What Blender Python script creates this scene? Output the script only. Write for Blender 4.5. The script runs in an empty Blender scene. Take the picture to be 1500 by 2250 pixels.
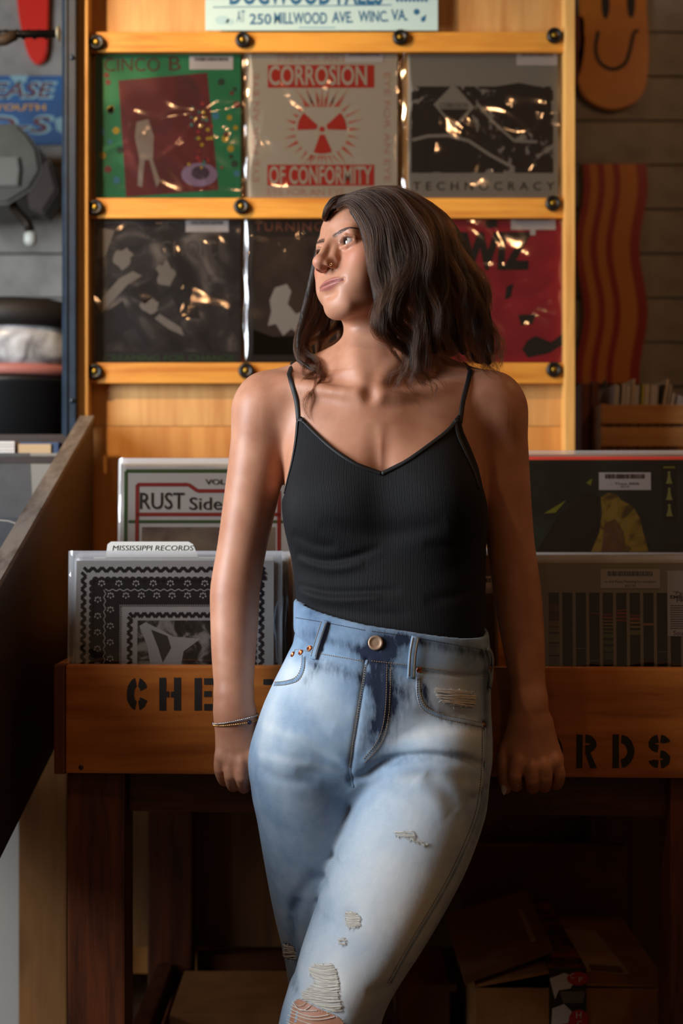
import bpy, bmesh, math, random
import numpy as np
from mathutils import Vector, Matrix
from mathutils.bvhtree import BVHTree

random.seed(7)
RNG = np.random.default_rng(7)
SC = bpy.context.scene
COL = SC.collection
FPX = 3125.0          # focal length in pixels of the 1500 x 2250 frame (50 mm lens)
CAMZ = 1.15

# ------------------------------------------------------------------ camera
cam_d = bpy.data.cameras.new('camera')
cam = bpy.data.objects.new('camera', cam_d)
COL.objects.link(cam)
cam.location = (0, 0, CAMZ)
cam.rotation_euler = (math.pi / 2, 0, 0)
cam_d.sensor_fit = 'VERTICAL'
cam_d.sensor_height = 36.0
cam_d.lens = 50.0
cam_d.clip_start = 0.05
cam_d.dof.use_dof = True
cam_d.dof.focus_distance = 2.04
cam_d.dof.aperture_fstop = 3.2
SC.camera = cam

# ------------------------------------------------------------------ world, light, exposure
world = bpy.data.worlds.new('world')
SC.world = world
world.use_nodes = True
bgn = world.node_tree.nodes['Background']
bgn.inputs[0].default_value = (1.0, 0.62, 0.36, 1)
bgn.inputs[1].default_value = 0.058

def look_at(o, target):
    o.rotation_euler = (Vector(target) - o.location).to_track_quat('-Z', 'Y').to_euler()

def area_light(name, loc, target, sx, sy, power, col, spread=math.pi):
    l = bpy.data.lights.new(name, 'AREA')
    l.shape = 'RECTANGLE'
    l.size, l.size_y, l.energy, l.color = sx, sy, power, col
    l.spread = spread
    o = bpy.data.objects.new(name, l)
    COL.objects.link(o)
    o.location = loc
    look_at(o, target)
    return o

def spot_light(name, loc, target, power, col, angle, blend=0.5, radius=0.04):
    l = bpy.data.lights.new(name, 'SPOT')
    l.energy, l.color, l.spot_size, l.spot_blend = power, col, math.radians(angle), blend
    l.shadow_soft_size = radius
    o = bpy.data.objects.new(name, l)
    COL.objects.link(o)
    o.location = loc
    look_at(o, target)
    return o

# daylight from the shop window on the left
area_light('window_daylight', (-2.2, 1.3, 1.75), (0.0, 2.15, 1.2), 1.0, 1.5, 78, (0.86, 0.93, 1.0), math.radians(150))
# tungsten ceiling spots of the shop
spot_light('ceiling_spot_panel', (-1.2, 2.0, 2.6), (-0.10, 3.04, 1.60), 125, (1.0, 0.66, 0.34), 58, 0.7, 0.05)
spot_light('ceiling_spot_front', (-0.9, 1.25, 2.75), (-0.15, 2.2, 0.98), 17, (1.0, 0.62, 0.33), 60, 0.8, 0.05)
spot_light('ceiling_spot_aisle', (1.5, 1.2, 2.7), (0.35, 2.4, 1.2), 13, (1.0, 0.5, 0.22), 75, 0.9, 0.06)

def point_light(name, loc, power, col, radius=0.03):
    l = bpy.data.lights.new(name, 'POINT')
    l.energy, l.color, l.shadow_soft_size = power, col, radius
    o = bpy.data.objects.new(name, l)
    COL.objects.link(o)
    o.location = loc
    return o
# added unseen warm point lights for sleeve glints and fill, right wall included
for k, (p, e) in enumerate((((0.55, 0.25, 2.45), 4.0), ((-0.55, -0.2, 2.55), 3.0), ((1.35, 2.55, 2.70), 9.0))):
    point_light('warm_fill_point', p, e, (1.0, 0.52, 0.24))

vs = SC.view_settings
vs.view_transform = 'Standard'
vs.look = 'None'
vs.gamma = 1.0
vs.use_curve_mapping = False
vs.exposure = 0.0
SC.cycles.max_bounces = 5
SC.cycles.diffuse_bounces = 2
SC.cycles.glossy_bounces = 2
SC.cycles.transmission_bounces = 4
SC.cycles.transparent_max_bounces = 8
SC.cycles.adaptive_threshold = 0.04
SC.cycles.caustics_reflective = False
SC.cycles.caustics_refractive = False

# ------------------------------------------------------------------ helpers
def P(u, v, d):
    return Vector(((u - 750.0) / FPX * d, d, CAMZ - (v - 1125.0) / FPX * d))

def srgb(r, g, b):
    def f(c):
        c = c / 255.0
        return c / 12.92 if c <= 0.04045 else ((c + 0.055) / 1.055) ** 2.4
    return (f(r), f(g), f(b), 1.0)

MATS = {}
def mat(name, col=(0.5, 0.5, 0.5, 1), rough=0.5, metal=0.0, spec=0.5, **kw):
    if name in MATS:
        return MATS[name]
    m = bpy.data.materials.new(name)
    m.use_nodes = True
    b = m.node_tree.nodes['Principled BSDF']
    b.inputs['Base Color'].default_value = col if len(col) == 4 else (*col, 1)
    b.inputs['Roughness'].default_value = rough
    b.inputs['Metallic'].default_value = metal
    b.inputs['Specular IOR Level'].default_value = spec
    for k, v in kw.items():
        b.inputs[k.replace('_', ' ')].default_value = v
    MATS[name] = m
    return m

def nd(m, typ, **kw):
    n = m.node_tree.nodes.new(typ)
    for k, v in kw.items():
        if k.startswith('i_'):
            key = k[2:]
            n.inputs[int(key) if key.isdigit() else key.replace('_', ' ')].default_value = v
        else:
            setattr(n, k, v)
    return n

def ln(m, a, b):
    m.node_tree.links.new(a, b)

def ramp(m, fac, stops):
    r = m.node_tree.nodes.new('ShaderNodeValToRGB')
    el = r.color_ramp.elements
    el[0].position, el[0].color = stops[0][0], stops[0][1]
    el[1].position, el[1].color = stops[-1][0], stops[-1][1]
    for p, c in stops[1:-1]:
        e = el.new(p)
        e.color = c
    ln(m, fac, r.inputs[0])
    return r

def wood(name, cA, cB, axis='x', scale=1.0, rough=0.45, knots=0.0, bump=0.15, coat=0.0):
    """grained wood; axis = the grain direction in object space"""
    if name in MATS:
        return MATS[name]
    m = mat(name, cA, rough)
    b = m.node_tree.nodes['Principled BSDF']
    tc = nd(m, 'ShaderNodeTexCoord')
    mp = nd(m, 'ShaderNodeMapping')
    s = {'x': (1.2, 14, 14), 'y': (14, 1.2, 14), 'z': (14, 14, 1.2)}[axis]
    mp.inputs['Scale'].default_value = tuple(q * scale for q in s)
    ln(m, tc.outputs['Object'], mp.inputs[0])
    oi = nd(m, 'ShaderNodeObjectInfo')
    vm = nd(m, 'ShaderNodeVectorMath', operation='ADD')
    vs_ = nd(m, 'ShaderNodeVectorMath', operation='SCALE')
    vs_.inputs['Scale'].default_value = 31.0
    ln(m, oi.outputs['Random'], vs_.inputs[0])
    ln(m, mp.outputs[0], vm.inputs[0]); ln(m, vs_.outputs[0], vm.inputs[1])
    n1 = nd(m, 'ShaderNodeTexNoise', i_Scale=1.6, i_Detail=6.0, i_Roughness=0.62, i_Distortion=0.6)
    ln(m, vm.outputs[0], n1.inputs['Vector'])
    n2 = nd(m, 'ShaderNodeTexNoise', i_Scale=9.0, i_Detail=3.0)
    ln(m, vm.outputs[0], n2.inputs['Vector'])
    mx = nd(m, 'ShaderNodeMath', operation='MULTIPLY_ADD')
    mx.inputs[1].default_value = 0.35
    ln(m, n2.outputs[0], mx.inputs[0]); ln(m, n1.outputs[0], mx.inputs[2])
    r = ramp(m, mx.outputs[0], [(0.48, cB), (0.62, tuple(0.5 * (p + q) for p, q in zip(cA, cB))), (0.8, cA)])
    out = r.outputs[0]
    if knots > 0:
        mp2 = nd(m, 'ShaderNodeMapping')
        sk = {'x': (2.0, 5, 5), 'y': (5, 2.0, 5), 'z': (5, 5, 2.0)}[axis]
        mp2.inputs['Scale'].default_value = sk
        ln(m, tc.outputs['Object'], mp2.inputs[0])
        vo = nd(m, 'ShaderNodeTexVoronoi', i_Scale=1.0)
        ln(m, mp2.outputs[0], vo.inputs['Vector'])
        rk = ramp(m, vo.outputs['Distance'], [(0.06, (1, 1, 1, 1)), (0.2, (0, 0, 0, 1))])
        mk = nd(m, 'ShaderNodeMath', operation='MULTIPLY')
        mk.inputs[1].default_value = knots
        ln(m, rk.outputs[0], mk.inputs[0])
        mc = nd(m, 'ShaderNodeMixRGB')
        mc.inputs[2].default_value = tuple(0.35 * q for q in cB[:3]) + (1,)
        ln(m, mk.outputs[0], mc.inputs[0]); ln(m, out, mc.inputs[1])
        out = mc.outputs[0]
    ln(m, out, b.inputs['Base Color'])
    bp = nd(m, 'ShaderNodeBump', i_Strength=bump, i_Distance=0.002)
    ln(m, mx.outputs[0], bp.inputs['Height'])
    ln(m, bp.outputs[0], b.inputs['Normal'])
    b.inputs['Coat Weight'].default_value = coat
    b.inputs['Coat Roughness'].default_value = 0.25
    return m

def speckle(name, cA, cB, scale=60, rough=0.7, bump=0.1, metal=0.0, lo=0.35, hi=0.65):
    """two-tone noise material (card, worn paint, plaster)"""
    if name in MATS:
        return MATS[name]
    m = mat(name, cA, rough, metal)
    b = m.node_tree.nodes['Principled BSDF']
    tc = nd(m, 'ShaderNodeTexCoord')
    n1 = nd(m, 'ShaderNodeTexNoise', i_Scale=scale, i_Detail=5.0, i_Roughness=0.6)
    ln(m, tc.outputs['Object'], n1.inputs['Vector'])
    r = ramp(m, n1.outputs[0], [(lo, cA), (hi, cB)])
    ln(m, r.outputs[0], b.inputs['Base Color'])
    bp = nd(m, 'ShaderNodeBump', i_Strength=bump, i_Distance=0.002)
    ln(m, n1.outputs[0], bp.inputs['Height'])
    ln(m, bp.outputs[0], b.inputs['Normal'])
    return m

def wmat(o):
    m = o.matrix_basis.copy()
    if o.parent is not None:
        m = wmat(o.parent) @ o.matrix_parent_inverse @ m
    return m

def link(name, me, m=None, parent=None, loc=None):
    o = bpy.data.objects.new(name, me)
    COL.objects.link(o)
    if m is not None:
        me.materials.append(m)
    if loc is not None:
        o.location = loc
    if parent is not None:
        o.parent = parent
        o.matrix_parent_inverse = wmat(parent).inverted()
    return o

def tag(o, label=None, cat=None, group=None, kind=None):
    if label: o['label'] = label
    if cat: o['category'] = cat
    if group: o['group'] = group
    if kind: o['kind'] = kind
    return o

def empty(name, loc, label=None, cat=None, group=None, rot=(0, 0, 0)):
    o = bpy.data.objects.new(name, None)
    COL.objects.link(o)
    o.location = loc
    o.rotation_euler = rot
    o.empty_display_size = 0.05
    return tag(o, label, cat, group)

def bm_mesh(bm, name='mesh', smooth=False):
    me = bpy.data.meshes.new(name)
    bmesh.ops.recalc_face_normals(bm, faces=bm.faces)
    bm.to_mesh(me)
    bm.free()
    if smooth:
        me.shade_smooth()
    return me

def box_bm(x0, x1, y0, y1, z0, z1, bev=0.0, seg=2, bm=None):
    own = bm is None
    b = bmesh.new()
    r = bmesh.ops.create_cube(b, size=1.0)
    for v in b.verts:
        v.co = Vector(((x0 + x1) / 2 + v.co.x * (x1 - x0), (y0 + y1) / 2 + v.co.y * (y1 - y0), (z0 + z1) / 2 + v.co.z * (z1 - z0)))
    if bev > 0:
        bmesh.ops.bevel(b, geom=list(b.edges), offset=bev, segments=seg, affect='EDGES', profile=0.7)
    if own:
        return b
    me = bpy.data.meshes.new('tmp')
    b.to_mesh(me); b.free()
    bm.from_mesh(me)
    bpy.data.meshes.remove(me)
    return bm

def box(name, x0, x1, y0, y1, z0, z1, m, parent=None, bev=0.002, seg=2, rot=None):
    """a bevelled box object whose origin sits at its centre"""
    c = Vector(((x0 + x1) / 2, (y0 + y1) / 2, (z0 + z1) / 2))
    bm = box_bm(x0 - c.x, x1 - c.x, y0 - c.y, y1 - c.y, z0 - c.z, z1 - c.z, bev, seg)
    o = link(name, bm_mesh(bm, name), m)
    o.location = c
    if rot is not None:
        o.rotation_euler = rot
    if parent is not None:
        o.parent = parent
        o.matrix_parent_inverse = wmat(parent).inverted()
    return o

def child(o, parent):
    o.parent = parent
    return o

def tube_data(pts, rad, n=8, flat=None, cap=True):
    """tube along pts; rad scalar or list"""
    pts = [Vector(p) for p in pts]
    k = len(pts)
    rr = [rad] * k if not hasattr(rad, '__len__') else rad
    V, F = [], []
    up = None
    for i in range(k):
        t = (pts[min(i + 1, k - 1)] - pts[max(i - 1, 0)]).normalized()
        if up is None:
            a = Vector((0, 0, 1)) if abs(t.z) < 0.9 else Vector((1, 0, 0))
            up = (a - t * a.dot(t)).normalized()
        else:
            up = (up - t * up.dot(t)).normalized()
        s = t.cross(up)
        for j in range(n):
            an = 2 * math.pi * j / n
            V.append(pts[i] + (up * math.cos(an) + s * math.sin(an)) * rr[i])
    for i in range(k - 1):
        for j in range(n):
            a, b = i * n + j, i * n + (j + 1) % n
            F.append((a, b, b + n, a + n))
    if cap:
        F.append(tuple(range(n - 1, -1, -1)))
        F.append(tuple(range((k - 1) * n, k * n)))
    return V, F

def tube(name, pts, rad, m, parent=None, n=8, smooth=True):
    V, F = tube_data(pts, rad, n)
    me = bpy.data.meshes.new(name)
    me.from_pydata([tuple(v) for v in V], [], F)
    if smooth:
        me.shade_smooth()
    return link(name, me, m, parent)

def catmull(pts, per=8, closed=False):
    pts = np.array([tuple(p) for p in pts], float)
    n = len(pts)
    out = []
    rng_ = range(n if closed else n - 1)
    for i in rng_:
        p0 = pts[(i - 1) % n] if closed else pts[max(i - 1, 0)]
        p1, p2 = pts[i], pts[(i + 1) % n]
        p3 = pts[(i + 2) % n] if closed else pts[min(i + 2, n - 1)]
        for k in range(per):
            t = k / per
            out.append(0.5 * ((2 * p1) + (-p0 + p2) * t + (2 * p0 - 5 * p1 + 4 * p2 - p3) * t * t + (-p0 + 3 * p1 - 3 * p2 + p3) * t ** 3))
    if not closed:
        out.append(pts[-1])
    return np.array(out)

def prism(name, poly, y0, y1, m, parent=None, bev=0.0, smooth=False):
    """extrude an xz polygon from y0 to y1"""
    bm = bmesh.new()
    vs_ = [bm.verts.new((p[0], y0, p[1])) for p in poly]
    f = bm.faces.new(vs_)
    r = bmesh.ops.extrude_face_region(bm, geom=[f])
    for v in r['geom']:
        if isinstance(v, bmesh.types.BMVert):
            v.co.y = y1
    if bev > 0:
        ed = [e for e in bm.edges if abs(e.verts[0].co.y - e.verts[1].co.y) < 1e-6]
        bmesh.ops.bevel(bm, geom=ed, offset=bev, segments=2, affect='EDGES')
    return link(name, bm_mesh(bm, name, smooth), m, parent)

def text_mesh(s, size, extrude=0.0002, align='CENTER', bold=0.0, sx=1.0, shear=0.0, space=1.0):
    c = bpy.data.curves.new('lettering', 'FONT')
    c.body = s
    c.size = size
    c.extrude = extrude
    c.align_x = align
    c.align_y = 'CENTER'
    c.offset = bold
    c.shear = shear
    c.space_character = space
    c.resolution_u = 3
    o = bpy.data.objects.new('lettering', c)
    COL.objects.link(o)
    dg = bpy.context.evaluated_depsgraph_get()
    me = bpy.data.meshes.new_from_object(o.evaluated_get(dg))
    bpy.data.objects.remove(o)
    bpy.data.curves.remove(c)
    if sx != 1.0:
        for v in me.vertices:
            v.co.x *= sx
    return me

def np_mesh(name, V, Q):
    me = bpy.data.meshes.new(name)
    me.vertices.add(len(V)); me.vertices.foreach_set('co', V.astype(np.float32).ravel())
    me.loops.add(Q.size); me.loops.foreach_set('vertex_index', Q.astype(np.int32).ravel())
    me.polygons.add(len(Q))
    me.polygons.foreach_set('loop_start', np.arange(0, Q.size, Q.shape[1], dtype=np.int32))
    me.polygons.foreach_set('loop_total', np.full(len(Q), Q.shape[1], np.int32))
    me.update(calc_edges=True)
    me.validate()
    me.shade_smooth()
    return me

# ================================================================== the room
def X(u, d): return (u - 750.0) / FPX * d
def Z(v, d): return CAMZ - (v - 1125.0) / FPX * d

floor_m = wood('floor_wood', srgb(96, 66, 42), srgb(54, 36, 24), 'y', 1.0, 0.5)
fl = box('floor', -3.2, 3.2, -1.0, 4.1, -0.06, 0.0, floor_m, bev=0)
tag(fl, 'worn brown wooden shop floor', None, kind='structure')
wall_m = speckle('painted_shiplap', srgb(152, 148, 142), srgb(124, 120, 114), 9, 0.6, 0.08)
WALLD = 3.90
wb = box('wall_back', -3.2, 3.2, WALLD + 0.012, WALLD + 0.06, 0.0, 2.95, mat('wall_backing', srgb(40, 34, 28), 0.8), bev=0)
tag(wb, 'pale painted horizontal board wall at the back', None, kind='structure')
z0 = Z(267, WALLD)
pk = None
for k in range(-19, 7):
    za = z0 + k * 0.1213
    if za < 0 or za + 0.1213 > 2.95:
        continue
    if pk is None:
        pk = box('plank', -3.2, 3.2, WALLD - 0.008, WALLD + 0.012, za + 0.0022, za + 0.1191, wall_m, wb, 0.0025)
    else:
        q = pk.copy(); COL.objects.link(q); q.location = (0, pk.location.y + random.uniform(-.0012, .0012), za + 0.06065)
        q.parent = wb; q.matrix_parent_inverse = wmat(wb).inverted()

# ================================================================== display panel with the wall records
pine_m = wood('pine_rail', srgb(214, 152, 62), srgb(178, 108, 36), 'x', 1.0, 0.42, 0.0, 0.1, 0.1)
pine_z = wood('pine_stile', srgb(226, 180, 106), srgb(196, 142, 72), 'z', 1.0, 0.45)
ply_m = wood('pine_plywood', srgb(206, 158, 96), srgb(176, 122, 66), 'z', 0.6, 0.5, 0.0)
ply_low = wood('pine_plywood_varnished', srgb(206, 148, 80), srgb(178, 114, 52), 'z', 0.6, 0.45, 0.4, 0.1, 0.2)
PD = 3.05
pan = empty('display_panel', (0, PD + 0.01, 0.0), 'tall pine display panel with rails holding six records', 'display panel')
box('plywood_sheet', X(186, PD), X(1250, PD), PD, PD + 0.018, Z(936, PD), 2.45, ply_m, pan, 0.001)
box('plywood_sheet', X(186, PD), X(1250, PD), PD, PD + 0.018, 0.16, Z(936, PD) - 0.001, ply_low, pan, 0.001)
box('stile', X(168, 3.0), X(193, 3.0), 3.0, PD + 0.03, Z(935, 3.0), 2.45, pine_z, pan, 0.002)
box('stile', X(1241, 3.0), X(1263, 3.0), 3.0, PD + 0.03, 0.16, 2.45, pine_z, pan, 0.002)
RAILD = 3.022
rub = mat('black_rubber', srgb(9, 8, 9), 0.4)
brassk = mat('brass_screw', srgb(140, 112, 40), 0.35, 0.9)
def lathe(name, prof, c, ax, m, parent=None, n=24, smooth=True):
    """prof: (radius, height) rows turned about axis ax through c"""
    ax = Vector(ax).normalized(); a = ax.orthogonal().normalized(); b = ax.cross(a)
    V, F = [], []
    for r, h in prof:
        for j in range(n):
            t = 2 * math.pi * j / n
            V.append(tuple(Vector(c) + (a * math.cos(t) + b * math.sin(t)) * max(r, 1e-5) + ax * h))
    for i in range(len(prof) - 1):
        for j in range(n):
            F.append((i * n + j, i * n + (j + 1) % n, (i + 1) * n + (j + 1) % n, (i + 1) * n + j))
    F.append(tuple(range(n - 1, -1, -1))); F.append(tuple(range((len(prof) - 1) * n, len(prof) * n)))
    me = bpy.data.meshes.new(name)
    me.from_pydata(V, [], F)
    if smooth:
        me.shade_smooth()
    return link(name, me, m, parent)
for (va, vb, kn) in ((70, 114, [(214, 95), (534, 90), (879, 84), (1217, 80)]), (435, 479, [(211, 457), (531, 455), (875, 452), (1214, 448)]), (797, 842, [(210, 817), (541, 815), (880, 814), (1216, 813)])):
    r = box('rail', X(194, RAILD), X(1240, RAILD), RAILD, PD, Z(vb, RAILD), Z(va, RAILD), pine_m, pan, 0.002)
    for (u, v) in kn:
        c = Vector((X(u, RAILD), RAILD, max(min(Z(v, RAILD), Z(va, RAILD) - 0.004), Z(vb, RAILD) + 0.004)))
        k = lathe('bumper', [(0.0150, 0), (0.0168, 0.002), (0.0170, 0.007), (0.0150, 0.0115), (0.0120, 0.0128), (0.0095, 0.0115), (0.006, 0.0095), (0.0, 0.009)], c, (0, -1, 0), rub, pan)
        k['label'] = 'round black rubber bumper'
        lathe('screw', [(0.0064, 0.0095), (0.0061, 0.0118), (0.0042, 0.0132), (0.0, 0.0136)], c, (0, -1, 0), brassk, k, 16)

# ================================================================== flat goods: records, posters
paper_w = mat('white_paper', srgb(226, 222, 214), 0.6)
sticker_m = mat('sticker_paper', srgb(222, 216, 214), 0.5)
ink_k = mat('black_ink', srgb(24, 22, 24), 0.6)
ink_g = mat('grey_ink', srgb(110, 104, 104), 0.6)
def plastic_mat():
    m = bpy.data.materials.new('clear_sleeve')
    m.use_nodes = True
    nt = m.node_tree
    nt.nodes.remove(nt.nodes['Principled BSDF'])
    tr = nt.nodes.new('ShaderNodeBsdfTransparent')
    tr.inputs[0].default_value = (0.94, 0.94, 0.95, 1)
    gl = nt.nodes.new('ShaderNodeBsdfGlossy')
    gl.inputs['Roughness'].default_value = 0.07
    lw = nt.nodes.new('ShaderNodeLayerWeight'); lw.inputs[0].default_value = 0.35
    fa = nt.nodes.new('ShaderNodeMath'); fa.operation = 'MULTIPLY_ADD'; fa.inputs[1].default_value = 0.6; fa.inputs[2].default_value = 0.12
    mx = nt.nodes.new('ShaderNodeMixShader')
    L = nt.links.new
    L(lw.outputs['Fresnel'], fa.inputs[0])
    L(fa.outputs[0], mx.inputs[0]); L(tr.outputs[0], mx.inputs[1]); L(gl.outputs[0], mx.inputs[2])
    L(mx.outputs[0], nt.nodes['Material Output'].inputs[0])
    return m
PLASTIC = plastic_mat()
def milky_mat():
    m = bpy.data.materials.new('milky_sleeve')
    m.use_nodes = True
    nt = m.node_tree
    nt.nodes.remove(nt.nodes['Principled BSDF'])
    tr = nt.nodes.new('ShaderNodeBsdfTransparent')
    df = nt.nodes.new('ShaderNodeBsdfDiffuse'); df.inputs[0].default_value = (0.78, 0.80, 0.84, 1)
    mx = nt.nodes.new('ShaderNodeMixShader'); mx.inputs[0].default_value = 0.5
    nt.links.new(tr.outputs[0], mx.inputs[1]); nt.links.new(df.outputs[0], mx.inputs[2])
    nt.links.new(mx.outputs[0], nt.nodes['Material Output'].inputs[0])
    return m
MILKY = milky_mat()

class Flat:
    """a flat thing standing upright at depth d (front plane); drawn in photograph coordinates at its own depth"""
    def __init__(s, name, d, u0, v0, u1, v1, m, label, cat, group=None, thick=0.003, full_h=None, part='cover', body=True):
        s.d = d
        s.x0, s.x1 = X(u0, d), X(u1, d)
        s.z1 = Z(v0, d)
        s.z0 = Z(v1, d) if full_h is None else s.z1 - full_h
        s.root = empty(name, ((s.x0 + s.x1) / 2, d, s.z0), label, cat, group)
        s.n = 0
        if body:
            s.cover = box(part, s.x0, s.x1, d, d + thick, s.z0, s.z1, m, s.root, 0.0006, 1)
        s.thick = thick
    def y(s, layer):
        return s.d - 0.00035 * layer
    def polys(s, name, polys, m, layer=1, parent=None):
        V, F = [], []
        y = s.y(layer)
        for pl in polys:
            o = len(V)
            V += [(X(u, s.d), y, Z(v, s.d)) for u, v in pl]
            F.append(tuple(range(o, o + len(pl))))
        me = bpy.data.meshes.new(name)
        me.from_pydata(V, [], F)
        me.update()
        bm = bmesh.new(); bm.from_mesh(me)
        bmesh.ops.recalc_face_normals(bm, faces=bm.faces)
        for f in bm.faces:
            if f.normal.y > 0:
                f.normal_flip()
        bmesh.ops.triangulate(bm, faces=[f for f in bm.faces if len(f.verts) > 4])
        bm.to_mesh(me); bm.free()
        return link(name, me, m, parent or s.root)
    def each(s, name, polys, m, layer=1, parent=None):
        return [s.polys(name, [p], m, layer, parent) for p in polys]
    def rect(s, name, u0, v0, u1, v1, m, layer=1, parent=None):
        return s.polys(name, [[(u0, v0), (u1, v0), (u1, v1), (u0, v1)]], m, layer, parent)
    def text(s, t, u, v, h, m, layer=2, w=None, bold=0.0, rot=0.0, space=1.0, name='lettering', parent=None, shear=0.0):
        """text centred on (u, v), capitals h pixels high, w pixels wide"""
        me = text_mesh(t, 1.0, 0.0, bold=bold, space=space, shear=shear)
        co = np.array([tuple(q.co) for q in me.vertices])
        lo, hi = co.min(0), co.max(0)
        c = (lo + hi) / 2
        sy = h / FPX * s.d / max(hi[1] - lo[1], 1e-6)
        sx = sy if w is None else w / FPX * s.d / max(hi[0] - lo[0], 1e-6)
        cr, sr = math.cos(rot), math.sin(rot)
        cx, cz = X(u, s.d), Z(v, s.d)
        for q in me.vertices:
            a, b = (q.co.x - c[0]) * sx, (q.co.y - c[1]) * sy
            q.co = (cx + a * cr - b * sr, s.y(layer), cz + a * sr + b * cr)
        bm = bmesh.new(); bm.from_mesh(me)
        for f in bm.faces:
            f.normal_update()
            if f.normal.y > 0:
                f.normal_flip()
        bm.to_mesh(me); bm.free()
        return link(name, me, m, parent or s.root)
    def sticker(s, u0, v0, u1, v1, lines=(), layer=3):
        st = s.rect('price_sticker', u0, v0, u1, v1, sticker_m, layer)
        st['label'] = 'white price sticker with bar code'
        h = v1 - v0
        bars = []
        u = u0 + 0.12 * (u1 - u0)
        while u < u1 - 0.12 * (u1 - u0):
            w = random.choice((0.8, 1.2, 1.8))
            bars.append([(u, v0 + 0.1 * h), (u + w, v0 + 0.1 * h), (u + w, v0 + 0.36 * h), (u, v0 + 0.36 * h)])
            u += w + random.choice((0.7, 1.1, 1.6))
        s.polys('bar_code', bars, ink_k, layer + 1, st)
        for t, vv, hh, ww in lines:
            s.text(t, (u0 + u1) / 2, vv, hh, ink_k, layer + 1, ww, parent=st)
        return st
    def sleeve(s, pad_u=8, pad_t=8, pad_b=0, amp=0.002, lift=0.004, part='plastic_sleeve', nx=64, creases=9, back=False):
        """a slack clear sleeve over the front: soft waves, sharp creases, rolled side edges"""
        x0, x1 = s.x0 - pad_u / FPX * s.d, s.x1 + pad_u / FPX * s.d
        z0, z1 = s.z0 - pad_b / FPX * s.d, s.z1 + pad_t / FPX * s.d
        rg = np.random.default_rng(random.randrange(1 << 30))
        ed = np.array([0, .005, .010, .016, .023, .032, .045])
        a = np.concatenate([ed, np.linspace(.06, .94, nx), 1 - ed[::-1]])[:, None]
        b = np.linspace(0, 1, nx + 1)[None, :]
        ph = rg.uniform(0, 6.28, 8)
        q = np.clip(np.minimum(a, 1 - a) / (0.032 + 0.010 * np.sin(17 * b + ph[4])), 0, 1)
        e = q * q * (3 - 2 * q)
        w = np.sin(7 * a + 4 * b + ph[0]) + 0.7 * np.sin(13 * b - 5 * a + ph[1]) + 0.5 * np.sin(21 * a + 9 * b + ph[2]) + 0.35 * np.sin(31 * b + 17 * a + ph[3])
        h = lift * (1 + 0.35 * np.sin(11 * b + ph[5])) + amp * w * 0.45
        for _ in range(creases):
            an = rg.uniform(0, math.pi); c, d_ = math.cos(an), math.sin(an)
            pa_, pb_ = rg.uniform(0.1, 0.9, 2)
            t = (a - pa_) * c + (b - pb_) * d_
            n_ = -(a - pa_) * d_ + (b - pb_) * c + 0.12 * np.sin(6 * t + rg.uniform(0, 6))
            wd = rg.uniform(0.010, 0.024)
            h = h + rg.choice((-1, 1)) * rg.uniform(0.0006, 0.0016) * np.exp(-np.abs(n_) / wd) * np.exp(-(t / rg.uniform(0.12, 0.45)) ** 2)
        xx = x0 + (x1 - x0) * a + (1 - e) * 0.0012 * np.sin(19 * b + ph[6])
        yy = s.d - np.maximum(h, 0.0008) * e - 0.0026
        zz = z0 + (z1 - z0) * b + 0 * a
        V = np.stack([xx + 0 * b, yy, zz], 2).reshape(-1, 3)
        nc, nr_ = a.shape[0], nx + 1
        i, j = np.meshgrid(np.arange(nc - 1), np.arange(nr_ - 1), indexing='ij')
        k = (i * nr_ + j).ravel()
        me = np_mesh(part, V, np.stack([k, k + nr_, k + nr_ + 1, k + 1], 1))
        o = link(part, me, PLASTIC, s.root)
        o['label'] = 'clear glossy plastic sleeve'
        if back:
            yb = s.d + s.thick + 0.0008
            bV = np.array([(x0, yb, z0), (x1, yb, z0), (x1, yb, z1), (x0, yb, z1)])
            link('sleeve_back', np_mesh('sleeve_back', bV, np.array([[0, 1, 2, 3]])), MILKY, s.root)
        return o
    def lean(s, deg, yaw=0.0, roll=0.0):
        s.root.rotation_euler = (math.radians(-deg), math.radians(roll), math.radians(yaw))

def blotch(name, stops, scale=22, detail=6, dist=1.5, rough=0.5):
    """an irregular many-toned print"""
    m = mat(name, (0.5, 0.5, 0.5, 1), rough)
    tc = nd(m, 'ShaderNodeTexCoord')
    n = nd(m, 'ShaderNodeTexNoise', i_Scale=scale, i_Detail=float(detail), i_Distortion=dist)
    ln(m, tc.outputs['Object'], n.inputs['Vector'])
    r = ramp(m, n.outputs[0], stops)
    ln(m, r.outputs[0], m.node_tree.nodes['Principled BSDF'].inputs['Base Color'])
    return m
def circle(u, v, r, n=14, ry=None):
    ry = r if ry is None else ry
    return [(u + r * math.cos(2 * math.pi * i / n), v + ry * math.sin(2 * math.pi * i / n)) for i in range(n)]
def ragged(u, v, r, ry, n=16, j=0.28):
    return [(u + r * random.uniform(1 - j, 1 + j) * math.cos(2 * math.pi * i / n), v + ry * random.uniform(1 - j, 1 + j) * math.sin(2 * math.pi * i / n)) for i in range(n)]
def thick_line(pts, w):
    """a polygon strip along a pixel polyline"""
    out = []
    for (a, b), (c, d) in zip(pts[:-1], pts[1:]):
        L = math.hypot(c - a, d - b) + 1e-9
        nx_, ny_ = -(d - b) / L * w / 2, (c - a) / L * w / 2
        out.append([(a + nx_, b + ny_), (c + nx_, d + ny_), (c - nx_, d - ny_), (a - nx_, b - ny_)])
    return out

RD = 3.040
LPH = 0.314
WG = 'records held on the pine display panel'
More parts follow.
